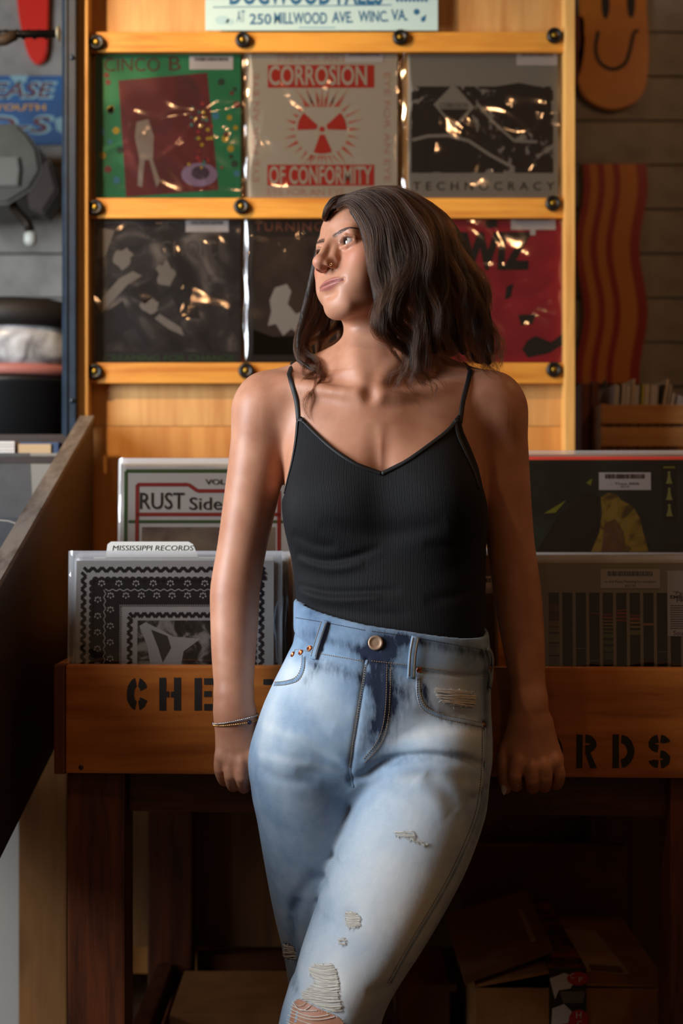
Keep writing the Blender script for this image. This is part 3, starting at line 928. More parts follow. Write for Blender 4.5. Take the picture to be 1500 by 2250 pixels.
# rear row right: dark green cover
G5 = 'records in the raised rear row on the crate side'
grnk = blotch('bottle_green_print', [(0.35, srgb(26, 26, 28)), (0.5, srgb(36, 44, 38)), (0.7, srgb(44, 60, 46))], 7, 4, 1.0, 0.35)
GR = Flat('record', 2.520, 1126, 1009, 1522, 1400, grnk, 'dark green record cover with yellow robed shape, rear row below the crate', 'record', G5, 0.0035, LPH)
yel = blotch('mustard_print', [(0.35, srgb(88, 62, 20)), (0.55, srgb(164, 130, 34)), (0.75, srgb(150, 120, 74))], 26, 5, 1.5)
GR.polys('yellow_shape', [[(1322, 1092), (1338, 1082), (1358, 1086), (1366, 1098), (1392, 1112), (1408, 1140), (1414, 1170), (1426, 1212), (1300, 1212), (1318, 1170), (1324, 1130)]], yel, 1)
GR.polys('ochre_fold', [[(1330, 1150), (1352, 1140), (1372, 1170), (1368, 1212), (1322, 1212)]], blotch('ochre_print', [(0.4, srgb(128, 92, 56)), (0.6, srgb(108, 66, 40))], 30, 4, 1), 2)
GR.polys('black_shape', [[(1230, 1130), (1290, 1080), (1318, 1090), (1318, 1165), (1298, 1212), (1180, 1212)]], mat('deep_black_print', srgb(16, 14, 15), .4), 1)
GR.each('green_stroke', [[(1196, 1128), (1230, 1108), (1246, 1098), (1222, 1126)], [(1290, 1060), (1304, 1050), (1300, 1066)]], mat('lime_print', srgb(140, 140, 30), .5), 2)
GR.sticker(1318, 1037, 1432, 1076, [('- Thee BBB', 1062, 5, 62), ('$25.29', 1069, 5, 18)], 3)
ob = GR.rect('label_strip', 1457, 1018, 1488, 1144, mat('strip_black', srgb(10, 10, 10), .5), 2)
ch = []
for k in range(3):
    vv = 1062 + k * 36
    ch += [[(1465, vv), (1479, vv), (1476, vv - 10), (1474, vv - 22), (1470, vv - 22), (1468, vv - 10)], circle(1472, vv - 24, 3.2, 8)]
GR.polys('chess_mark', ch, mat('pale_lime_print', srgb(160, 160, 84), .5), 3, ob)
GR.rect('lime_line', 1460, 1024, 1485, 1028, MATS['lime_print'], 3, ob)
GR.sleeve(4, 5, 0, 0.0012, 0.002)
GR.lean(3, -1.5)
plain_record(2.548, 1124, 1002, 1519, (206, 62, 44), 'red edged record just behind the dark green cover', G5, 3, -1.5, False)
plain_record(2.562, 1122, 997, 1516, (206, 176, 172), 'pale pink edged record two behind the dark green cover', G5, 3, -1.5, True)

# ================================================================== left: neighbouring bin, post, things behind
slate = wood('worn_dark_board', srgb(44, 28, 20), srgb(24, 15, 11), 'y', 0.8, 0.5)
grey_edge = wood('worn_grey_edge', srgb(120, 110, 100), srgb(78, 68, 60), 'y', 1.0, 0.5)
nb = empty('neighbour_bin', (-0.75, 2.4, 0.0), 'dark sloping record bin with worn grey edge at the side of the pine panel', 'record bin')
def side_poly(name, x0, x1, poly, m, parent, bev=0.002):
    """extrude a (y, z) polygon along x"""
    bm = bmesh.new()
    f = bm.faces.new([bm.verts.new((x0, a, b)) for a, b in poly])
    r = bmesh.ops.extrude_face_region(bm, geom=[f])
    for v in r['geom']:
        if isinstance(v, bmesh.types.BMVert):
            v.co.x = x1
    return link(name, bm_mesh(bm, name), m, parent)
tz = lambda y: 1.036 + (y - 2.167) * 0.372
bz = lambda y: 0.620 + (y - 2.167) * 0.24
side_poly('sloping_side', -0.545, -0.521, [(1.75, bz(1.75)), (2.99, bz(2.99)), (2.99, tz(2.99)), (1.75, tz(1.75))], slate, nb)
side_poly('worn_edge', -0.548, -0.519, [(1.75, tz(1.75) + 0.0005), (2.985, tz(2.985) + 0.0005), (2.985, tz(2.985) + 0.012), (1.75, tz(1.75) + 0.012)], grey_edge, nb)
side_poly('sloping_side', -1.18, -1.156, [(1.75, bz(1.75)), (2.99, bz(2.99)), (2.99, tz(2.99)), (1.75, tz(1.75))], slate, nb)
for (ya, yb) in ((2.72, 2.98), (2.42, 2.70), (2.10, 2.40)):
    box('step', -1.155, -0.546, ya, yb, bz(ya) + 0.10, bz(ya) + 0.118, slate, nb, 0.001)
box('back_board', -1.155, -0.546, 2.975, 2.99, bz(2.99), tz(2.99) - 0.03, slate, nb, 0.001)
knotty = wood('knotty_board', srgb(150, 104, 58), srgb(112, 70, 34), 'z', 0.6, 0.5, 0.8)
for x0 in (-0.665, -1.17):
    box('leg_board', x0, x0 + 0.099, 2.93, 2.955, 0.0, bz(2.94) + 0.05, knotty, nb, 0.002)
white_panel = box('white_panel', -1.20, -0.70, 3.12, 3.14, 0.0, 0.95, mat('white_board', srgb(170, 164, 156), .6), bev=0.002)
tag(white_panel, 'off-white board standing behind the neighbouring bin leg', 'board')
NG = 'records in the neighbouring dark bin'
n1 = Flat('record', 2.80, -140, 992, 122, 1300, mat('ash_cover', srgb(112, 110, 104), .5), 'grey and charcoal record cover in the neighbouring dark bin', 'record', NG, 0.004, LPH)
n1.polys('charcoal_half', [[(-140, 992), (58, 992), (64, 1080), (70, 1300), (-140, 1300)]], speckle('charcoal_print', srgb(54, 54, 56), srgb(44, 44, 46), 30, .55), 1)
n1.lean(6)
n2 = Flat('record', 2.50, -250, 1136, 66, 1500, speckle('black_worn_cover', srgb(34, 36, 40), srgb(50, 52, 56), 14, .5), 'black record cover with worn pale top edge in neighbouring dark bin', 'record', NG, 0.004, LPH)
n2.polys('worn_line', thick_line([(-200, 1140), (-20, 1140), (10, 1143), (30, 1150), (64, 1150)], 3), mat('worn_white', srgb(140, 132, 122), .7), 1)
n2.lean(6)
for k in range(5):
    t = box('paper_sleeve', -0.94, X(54, 2.93), 2.84, 2.96, 1.262 + k * 0.006, 1.2672 + k * 0.006, mat('sheet_%d' % k, srgb(196 - 8 * (k % 2), 194 - 8 * (k % 2), 190 - 6 * (k % 2)), .6), bev=0.0006)
    tag(t, ('lowest', 'second lowest', 'middle', 'second highest', 'topmost')[k] + ' white paper sleeve of the low pile beside the blue book', 'sleeve', 'white sleeves piled on the neighbouring bin')
bk = empty('book', (X(105, 2.93), 2.9, 1.262), 'dark blue hardback book lying on the neighbouring bin', 'book')
box('cover', X(62, 2.93), X(146, 2.93), 2.85, 2.96, 1.262, 1.290, mat('book_blue', srgb(36, 58, 92), .5), bk, 0.002)
box('pages', X(60, 2.93), X(130, 2.93), 2.846, 2.955, 1.266, 1.286, mat('book_pages', srgb(170, 146, 112), .7), bk, 0.0005)
box('rear_shelf', -1.155, -0.546, 2.83, 2.974, 1.246, 1.2615, slate, nb, 0.001)

postm = speckle('blue_black_paint', srgb(20, 32, 48), srgb(28, 44, 62), 24, 0.35, 0.05)
po = empty('metal_post', (X(150, 2.98), 2.98, 1.30), 'slate blue metal post hanging beside the pine panel', 'post')
bm = bmesh.new()
x0, x1 = X(134, 2.975), X(168, 2.975) - 0.001
prof = [(x0, 2.985), (x0 + 0.004, 2.977), (x0 + 0.009, 2.972), (x0 + 0.013, 2.972), (x0 + 0.0145, 2.976), (x1 - 0.002, 2.976), (x1, 2.978), (x1, 2.998), (x0, 2.998)]
zb_, zt_ = Z(962, 2.975), 2.45
vb = [bm.verts.new((a, b, zb_ + (0.006 if i < 3 else 0))) for i, (a, b) in enumerate(prof)]
vt = [bm.verts.new((a, b, zt_)) for a, b in prof]
for i in range(len(prof)):
    j = (i + 1) % len(prof)
    bm.faces.new((vb[i], vb[j], vt[j], vt[i]))
bm.faces.new(vb); bm.faces.new(vt)
link('upright', bm_mesh(bm), postm, po)
lathe('bolt', [(0.006, 0), (0.005, 0.003), (0, 0.004)], (X(158, 2.975), 2.976, Z(126, 2.975)), (0, -1, 0), postm, po, 10)
lathe('bolt', [(0.006, 0), (0.005, 0.003), (0, 0.004)], (X(158, 2.975), 2.976, Z(880, 2.975)), (0, -1, 0), postm, po, 10)
pp = empty('iron_pipe', (X(60, 3.05), 3.05, Z(75, 3.05)), 'black twisted iron pipe crossing in front of the red board', 'pipe')
pm = mat('black_iron', srgb(20, 18, 17), 0.4, 0.7)
tube('rod', [P(-120, 76, 3.06), P(30, 75, 3.06), P(126, 74, 3.04)], 0.0085, pm, pp, 12)
tw = []
for i in range(60):
    t = i / 59
    c = P(-120 + 240 * t, 75.5, 3.055)
    tw.append(c + Vector((0, math.cos(t * 60) * 0.0085, math.sin(t * 60) * 0.0085)))
tube('twist', tw, 0.0028, pm, pp, 6)
lathe('flange', [(0.016, 0), (0.016, 0.004), (0.011, 0.006), (0.0, 0.006)], P(131, 74, 3.04), (-1, 0, 0), mat('pale_iron', srgb(150, 148, 130), .5, .4), pp, 16)
tube('bracket', [P(-30, 92, 3.05), P(10, 88, 3.05), P(34, 76, 3.05)], 0.012, mat('rust_iron', srgb(64, 46, 30), .7, .3), pp, 10)

# boards hanging on the back wall
def deck(name, outline, d0, d1, m, label, group=None):
    e = empty(name, (X(outline[0][0], d0), d1, Z(outline[0][1], d0)), label, 'skateboard deck', group)
    o = prism('board', [(X(u, d0), Z(v, d0)) for u, v in outline], d0, d1, m, e, 0.003)
    return e
def smooth_outline(pts, per=6):
    return [tuple(q[:2]) for q in catmull([(u, v, 0) for u, v in pts], per, closed=True)]
DW = 3.868
deck('skateboard_deck', smooth_outline([(30, -220), (22, -120), (36, -10), (42, 40), (55, 100), (66, 128), (82, 140), (98, 128), (103, 96), (106, -10), (110, -120), (104, -220), (68, -250)]), DW, 3.888, mat('deck_red', srgb(222, 40, 22), .35), 'bright red pointed board hanging on the wall behind the iron pipe')
BP = Flat('banner', 3.885, -160, 166, 142, 318, blotch('banner_blue', [(0.35, srgb(20, 70, 120)), (0.6, srgb(30, 92, 150)), (0.8, srgb(120, 160, 180))], 5, 3, 0.6), 'blue painted banner with dark red lettering on the back wall', 'banner', None, 0.002, part='cloth')
bl = mat('banner_pale', srgb(130, 168, 178), .6); br_ = mat('banner_red', srgb(92, 24, 34), .6); by = mat('banner_yellow', srgb(206, 150, 40), .6)
BP.text('PLEASE', 22, 198, 40, bl, 1, 210, 0.05, shear=0.25); BP.text('PLEASE', 20, 198, 32, br_, 2, 196, 0.01, shear=0.25)
BP.text('HER YOUTH', 10, 236, 14, by, 2, 180, 0.02)
BP.text('CD-S', 10, 274, 44, bl, 1, 220, 0.05, shear=0.2); BP.text('CD-S', 8, 274, 34, br_, 2, 205, 0.01, shear=0.2)
BP.polys('pale_patch', [[(20, 166), (62, 166), (56, 182), (32, 182)], [(120, 262), (140, 256), (140, 296), (124, 286)]], bl, 1)
deck('skateboard_deck', smooth_outline([(1278, -260), (1268, -150), (1272, 0), (1274, 80), (1268, 150), (1274, 196), (1300, 226), (1345, 240), (1392, 226), (1416, 196), (1424, 150), (1424, 80), (1420, 0), (1424, -150), (1412, -260), (1345, -300)]), DW, 3.888, speckle('deck_yellow', srgb(206, 134, 40), srgb(188, 112, 30), 6, .4), 'orange yellow deck with drawn smile hanging on the plank wall')
smile = bpy.data.objects[[o.name for o in bpy.data.objects if o.name.startswith('skateboard_deck')][-1]]
SM = Flat('smile_print', DW - 0.0012, 1300, 0, 1400, 10, ink_k, None, None, body=False)
for o in SM.each('eye_mark', [circle(1330, 8, 9, 16, 34), circle(1386, 6, 9, 16, 34)], ink_k, 0) + [SM.polys('smile_mark', thick_line([tuple(q[:2]) for q in catmull([(1314, 68, 0), (1308, 108, 0), (1318, 138, 0), (1345, 152, 0), (1372, 140, 0), (1384, 108, 0), (1392, 74, 0), (1402, 66, 0)], 6)], 8), ink_k, 0)]:
    o.parent = smile; o.matrix_parent_inverse = wmat(smile).inverted()
bpy.data.objects.remove(SM.root)
# wavy striped board
def wav(v): return 9 * math.sin((v - 360) / 480 * 2 * math.pi * 1.7 + 0.6)
bacon = empty('skateboard_deck', (X(1345, DW), 3.888, Z(840, DW)), 'wavy red and ochre striped deck hanging on the plank wall', 'skateboard deck')
edges_u = [1274, 1296, 1316, 1330, 1352, 1366, 1390, 1413]
vsamp = np.linspace(360, 842, 40)
def wave_strip(name, ua, ub, y0, y1, m):
    a = [(X(ua + wav(v), DW), Z(v, DW)) for v in vsamp]
    b = [(X(ub + wav(v), DW), Z(v, DW)) for v in vsamp[::-1]]
    return prism(name, a + b, y0, y1, m, bacon)
wave_strip('board', 1274, 1413, DW, 3.888, mat('deck_ochre', srgb(196, 118, 40), .45))
for i, (ua, ub, k) in enumerate(((1274, 1288, 0), (1306, 1320, 0), (1340, 1354, 0), (1392, 1413.2, 0))):
    wave_strip('red_stripe', ua, ub, DW - 0.0012, DW + 0.001, mat('deck_maroon', srgb(150, 20, 18), .45))
mar = deck('skateboard_deck', smooth_outline([(1240, -160), (1250, 0), (1262, 30), (1284, 40), (1284, 100), (1276, 150), (1258, 200), (1236, 200), (1225, 20)]), DW, 3.888, mat('deck_wine', srgb(90, 22, 18), .5), 'narrow wine red deck half hidden by the pine panel stile')
SH = box('wall_shelf', 0.44, 1.5, 3.10, 3.885, 1.232, 1.256, wood('shelf_board', srgb(120, 84, 50), srgb(90, 58, 32), 'x'), bev=0.002)
tag(SH, 'brown wooden shelf carrying the slatted crate by the plank wall', 'shelf')
for x0 in (0.47, 1.44):
    box('shelf_bracket', x0, x0 + 0.03, 3.5, 3.885, 0.0, 1.231, dark_z, SH, 0.002)
for k, (ua, ub, va) in enumerate(((1276, 1296, 842), (1298, 1316, 838))):
    o = box('wooden_slab', X(ua, 3.3), X(ub, 3.3) - 0.0005, 3.30, 3.52, 1.2565, Z(va, 3.3), wood('red_brown_slab', srgb(104, 50, 34), srgb(66, 28, 18), 'z', 1.0), bev=0.003)
    tag(o, ('narrow red-brown board standing upright against the pine stile', 'narrow red-brown board standing upright beside the crate')[k], 'board')
lathe('dark_bottle', [(0.014, 0), (0.016, 0.01), (0.016, 0.12), (0.013, 0.16), (0.006, 0.19), (0.004, 0.21), (0.0, 0.212)], (X(1329, 3.42), 3.42, 1.2565), (0, 0, 1), mat('bottle_black', srgb(18, 12, 10), .3), None, 20)
bo = bpy.data.objects['dark_bottle']; tag(bo, 'slim black bottle standing between boards and crate', 'bottle')
# slatted crate with small records
cr = empty('slatted_crate', (X(1440, 3.2), 3.3, 1.2565), 'pale pine slatted crate full of small records on the shelf', 'crate')
crm = wood('crate_slat', srgb(186, 136, 78), srgb(150, 102, 52), 'x', 1.0, 0.5)
cx0, cx1 = X(1320, 3.2), X(1320, 3.2) + 0.40
zb0 = 1.2568
for (va, vb) in ((889, 931), (938, 981), (988, 1005)):
    box('slat', cx0, cx1, 3.20, 3.212, max(zb0, Z(vb, 3.2)), Z(va, 3.2), crm, cr, 0.0015)
    box('slat', cx0, cx1, 3.40, 3.412, max(zb0, Z(vb, 3.2)), Z(va, 3.2), crm, cr, 0.0015)
for x0 in (cx0 + 0.001, cx1 - 0.013):
    box('end_board', x0, x0 + 0.012, 3.2125, 3.3995, zb0, Z(886, 3.2), crm, cr, 0.0015)
    if x0 > cx0 + 0.01:
        continue
box('crate_floor', cx0 + 0.014, cx1 - 0.014, 3.2125, 3.3995, zb0, zb0 + 0.006, crm, cr, 0.0005)
uu = 1347.0
cols7 = [(206, 204, 206), (196, 196, 204), (50, 40, 34), (212, 210, 210), (186, 180, 176), (216, 214, 210), (150, 140, 132), (206, 206, 214), (196, 202, 60), (214, 212, 214), (198, 198, 208), (180, 160, 140), (206, 196, 184)]
i = 0
while uu < 1500:
    w = random.uniform(3.2, 5.2)
    c = (196, 202, 60) if abs(uu - 1406) < 2.6 else cols7[i % 8]
    hgt = 845 + random.uniform(-2, 3)
    big = abs(uu - 1388) < 3 or abs(uu - 1452) < 3
    if big: hgt = 832; c = (214, 204, 184)
    if uu > 1466: hgt = 862 + (uu - 1466) * 0.4
    o = box('small_record', X(uu, 3.22), X(uu + w, 3.22), 3.222, 3.39, zb0 + 0.0065, Z(hgt, 3.22), mat('small_%d_%d_%d' % c, srgb(*c), .6), bev=0.0006, seg=1, rot=(0, math.radians(3 if uu < 1440 else 9), 0))
    tag(o, ORD[i] + (' item from the boards in the slatted crate, a taller cream divider' if big else ' thin record from the boards standing in the slatted crate'), 'record', 'small records standing in the slatted crate')
    if uu > 1440: uu += 1.6
    uu += w + 1.2
    i += 1
# bin with a plastic liner, lamp housing
cab = box('low_cabinet', -1.35, -0.72, 3.22, 3.80, 0.0, 1.02, slate, bev=0.004)
tag(cab, 'dark low cabinet behind the neighbouring bin', 'cabinet')
cb = (X(42, 3.48), 3.48, 1.0205)
tb = empty('lined_tub', cb, 'black round tub with grey plastic liner and dark lid', 'tub')
lathe('tub_wall', [(0.12, 0), (0.145, 0.02), (0.160, 0.435), (0.165, 0.44), (0.160, 0.45), (0.0, 0.45)], cb, (0, 0, 1), mat('tub_black', srgb(16, 18, 20), .45), tb, 48)
lathe('rim_band', [(0.155, 0.452), (0.166, 0.456), (0.164, 0.476), (0.150, 0.480)], cb, (0, 0, 1), mat('band_rose', srgb(176, 110, 100), .5), tb, 48)
lin = blotch('liner_film', [(0.35, srgb(120, 120, 122)), (0.5, srgb(176, 176, 178)), (0.7, srgb(214, 216, 220))], 14, 3, 1.2, 0.25)
lathe('liner', [(0.158, 0.478), (0.168, 0.50), (0.163, 0.54), (0.160, 0.565), (0.15, 0.57)], cb, (0, 0, 1), lin, tb, 48)
lathe('lid', [(0.150, 0.566), (0.172, 0.570), (0.176, 0.60), (0.168, 0.628), (0.10, 0.642), (0, 0.648)], cb, (0, 0, 1), mat('lid_brown', srgb(26, 20, 17), .6), tb, 48)
lh = empty('lamp_housing', P(40, 400, 3.70), 'olive grey lamp housing with bent arm and small white bulb, high at the frame edge', 'lamp')
olive = speckle('olive_enamel', srgb(84, 81, 70), srgb(62, 58, 48), 10, .4)
dkb = mat('dark_bronze', srgb(44, 32, 22), .5, .4)
prism('housing', [(X(u, 3.7), Z(v, 3.7)) for u, v in ((-90, 300), (60, 298), (84, 322), (104, 352), (112, 400), (88, 440), (40, 470), (-90, 480))], 3.58, 3.80, olive, lh, 0.008)
prism('front_plate', [(X(u, 3.57), Z(v, 3.57)) for u, v in ((-60, 345), (40, 345), (44, 372), (40, 408), (-60, 410))], 3.568, 3.582, mat('olive_plate', srgb(112, 110, 100), .35), lh, 0.003)
prism('shade', [(X(u, 3.6), Z(v, 3.6)) for u, v in ((50, 380), (110, 352), (128, 420), (96, 470), (66, 460))], 3.59, 3.70, dkb, lh, 0.006)
tube('arm', [P(18, 440, 3.64), P(40, 468, 3.62), P(60, 490, 3.60), P(67, 508, 3.60)], 0.012, dkb, lh, 10)
lathe('bulb', [(0.008, 0.0), (0.016, -0.006), (0.017, -0.024), (0.012, -0.034), (0.0, -0.036)], P(67, 509, 3.60), (0, 0, 1), mat('bulb_white', srgb(220, 222, 210), .3), lh, 16)
tube('wall_bracket', [P(20, 390, 3.79), P(20, 388, 3.885)], 0.015, dkb, lh, 10)

# ================================================================== under the table
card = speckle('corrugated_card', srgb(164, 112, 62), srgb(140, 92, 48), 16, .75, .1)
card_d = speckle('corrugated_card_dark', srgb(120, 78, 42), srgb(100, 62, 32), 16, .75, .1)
s0 = 0.1725
b1 = empty('cardboard_box', (0.39, 2.67, s0), 'brown cardboard shipping box with open flaps and printed tape under the table', 'box')
bx0, bx1 = X(1045, 2.45), X(1468, 2.45)
zt1 = Z(2172, 2.45)
box('front_wall', bx0, bx1, 2.45, 2.456, s0, zt1, card, b1, 0.001)
box('back_wall', bx0, bx1, 2.860, 2.866, s0, zt1, card, b1, 0.001)
box('side_wall', bx0, bx0 + 0.006, 2.4565, 2.8595, s0, zt1, card, b1, 0.001)
box('side_wall', bx1 - 0.006, bx1, 2.4565, 2.8595, s0, zt1, card, b1, 0.001)
def quad_slab(name, p, th, m, parent):
    """a thin slab on four corner points"""
    p = [Vector(q) for q in p]
    n = (p[1] - p[0]).cross(p[3] - p[0]).normalized()
    if n.z < 0: n = -n
    V = [tuple(q) for q in p] + [tuple(q + n * th) for q in p]
    me = bpy.data.meshes.new(name)
    me.from_pydata(V, [], [(3, 2, 1, 0), (4, 5, 6, 7), (0, 1, 5, 4), (1, 2, 6, 5), (2, 3, 7, 6), (3, 0, 4, 7)])
    bm = bmesh.new(); bm.from_mesh(me); bmesh.ops.recalc_face_normals(bm, faces=bm.faces); bm.to_mesh(me); bm.free()
    return link(name, me, m, parent)
mx = bx0 + 0.47 * (bx1 - bx0)
fr = quad_slab('flap', [(mx + 0.012, 2.452, zt1 + 0.004), (bx1, 2.452, zt1 + 0.001), (bx1, 2.862, zt1 + 0.001), (mx + 0.012, 2.862, zt1 + 0.006)], 0.005, card, b1)
fl_ = quad_slab('flap', [(bx0, 2.452, zt1 + 0.001), (mx, 2.452, zt1 + 0.030), (mx, 2.862, zt1 + 0.034), (bx0, 2.862, zt1 + 0.001)], 0.005, card, b1)
quad_slab('shipping_label', [(mx + 0.045, 2.51, zt1 + 0.0092), (bx1 - 0.055, 2.50, zt1 + 0.0078), (bx1 - 0.07, 2.76, zt1 + 0.0078), (mx + 0.04, 2.77, zt1 + 0.0092)], 0.0006, mat('label_tan', srgb(190, 160, 118), .6), b1)
quad_slab('label_bar_code', [(mx + 0.055, 2.515, zt1 + 0.0100), (bx1 - 0.065, 2.505, zt1 + 0.0088), (bx1 - 0.066, 2.54, zt1 + 0.0088), (mx + 0.055, 2.55, zt1 + 0.0100)], 0.0004, mat('label_ink', srgb(110, 84, 60), .6), b1)
# printed tape down the middle and over the front
TAPE_W = 0.062
tm = mat('tape_black', srgb(22, 20, 20), .3)
tp = quad_slab('tape', [(mx - 0.030, 2.448, zt1 + 0.0355), (mx + 0.034, 2.448, zt1 + 0.0355), (mx + 0.026, 2.86, zt1 + 0.042), (mx - 0.022, 2.86, zt1 + 0.042)], 0.0008, blotch('tape_print', [(0.4, srgb(26, 22, 22)), (0.52, srgb(90, 40, 26)), (0.62, srgb(150, 60, 36))], 30, 3, 1), b1)
tf = box('tape', mx - 0.030, mx + 0.034, 2.4475, 2.4488, s0 + 0.02, zt1 + 0.036, tm, b1, 0)
TF = Flat('tape_art', 2.4474, 1240, 2160, 1330, 2250, tm, None, None, body=False)
cu = 750 + (mx + 0.002) * FPX / 2.447
for nm_, pl_, m_, la in (('white_blot', [[(cu - 40, 2150), (cu - 8, 2138), (cu + 20, 2146), (cu + 6, 2172), (cu - 20, 2176), (cu - 28, 2196)], [(cu - 36, 2250), (cu - 34, 2216), (cu - 8, 2206), (cu + 10, 2224), (cu - 4, 2260), (cu - 36, 2262)]], mat('tape_white', srgb(200, 196, 190), .4), 0),
                         ('red_blot', [circle(cu + 22, 2150, 24, 16, 15), circle(cu + 24, 2240, 22, 16, 22), circle(cu - 2, 2262, 24, 16, 14)], mat('tape_red', srgb(176, 36, 26), .4), 1),
                         ('grey_blot', [[(cu - 18, 2178), (cu + 38, 2178), (cu + 34, 2204), (cu - 10, 2204)]], mat('tape_grey', srgb(96, 92, 86), .4), 0)):
    for o in TF.each(nm_, pl_, m_, la):
        o.parent = tf; o.matrix_parent_inverse = wmat(tf).inverted()
for t_, u_0, v_0, h_ in (('C', cu + 10, 2144, 11), ('P', cu + 28, 2152, 12), ('H', cu + 24, 2230, 14), ('C', cu + 26, 2248, 12)):
    o = TF.text(t_, u_0, v_0, h_, MATS['tape_white'], 3); o.parent = tf; o.matrix_parent_inverse = wmat(tf).inverted()
bpy.data.objects.remove(TF.root)
# a flat parcel lying on the left flap
pa = empty('parcel', (bx0 + 0.06, 2.60, zt1 + 0.02), 'flat brown parcel with framed label lying on the open box flap', 'parcel')
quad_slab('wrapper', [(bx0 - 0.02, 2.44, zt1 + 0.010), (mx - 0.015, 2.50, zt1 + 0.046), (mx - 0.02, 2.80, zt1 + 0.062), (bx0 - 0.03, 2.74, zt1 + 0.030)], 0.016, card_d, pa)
quad_slab('label', [(bx0 + 0.025, 2.49, zt1 + 0.0330), (mx - 0.04, 2.53, zt1 + 0.0585), (mx - 0.045, 2.70, zt1 + 0.0670), (bx0 + 0.02, 2.66, zt1 + 0.0420)], 0.001, mat('label_grey', srgb(150, 142, 122), .5), pa)
quad_slab('label_panel', [(bx0 + 0.034, 2.505, zt1 + 0.0362), (bx0 + 0.085, 2.523, zt1 + 0.0480), (bx0 + 0.083, 2.66, zt1 + 0.0545), (bx0 + 0.032, 2.645, zt1 + 0.0432)], 0.0008, mat('label_brown', srgb(92, 40, 26), .5), pa)
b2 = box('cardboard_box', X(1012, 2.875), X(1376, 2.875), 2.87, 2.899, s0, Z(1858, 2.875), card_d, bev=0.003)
tag(b2, 'flat tall cardboard carton standing upright behind the open box', 'box')
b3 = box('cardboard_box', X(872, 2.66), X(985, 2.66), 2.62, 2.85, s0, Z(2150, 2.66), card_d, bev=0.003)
tag(b3, 'small closed cardboard box beside her knee under the table', 'box')
b4 = empty('flat_carton', (X(480, 2.7), 2.7, s0), 'flat brown carton with red edge lying on the lower shelf', 'box')
box('carton', X(372, 2.62), X(690, 2.62), 2.62, 2.87, s0 + 0.022, s0 + 0.052, card, b4, 0.003)
box('red_tray', X(350, 2.60), X(700, 2.60), 2.60, 2.89, s0, s0 + 0.0215, mat('tray_red', srgb(120, 34, 18), .6), b4, 0.002)
knp = wood('under_panel', srgb(128, 90, 50), srgb(96, 62, 32), 'z', 0.6, 0.55, 0.7)
up = box('back_boarding', X(280, 3.0), X(1560, 3.0), 2.976, 2.990, 0.24, ZB - 0.01, knp, rbin, 0.001)
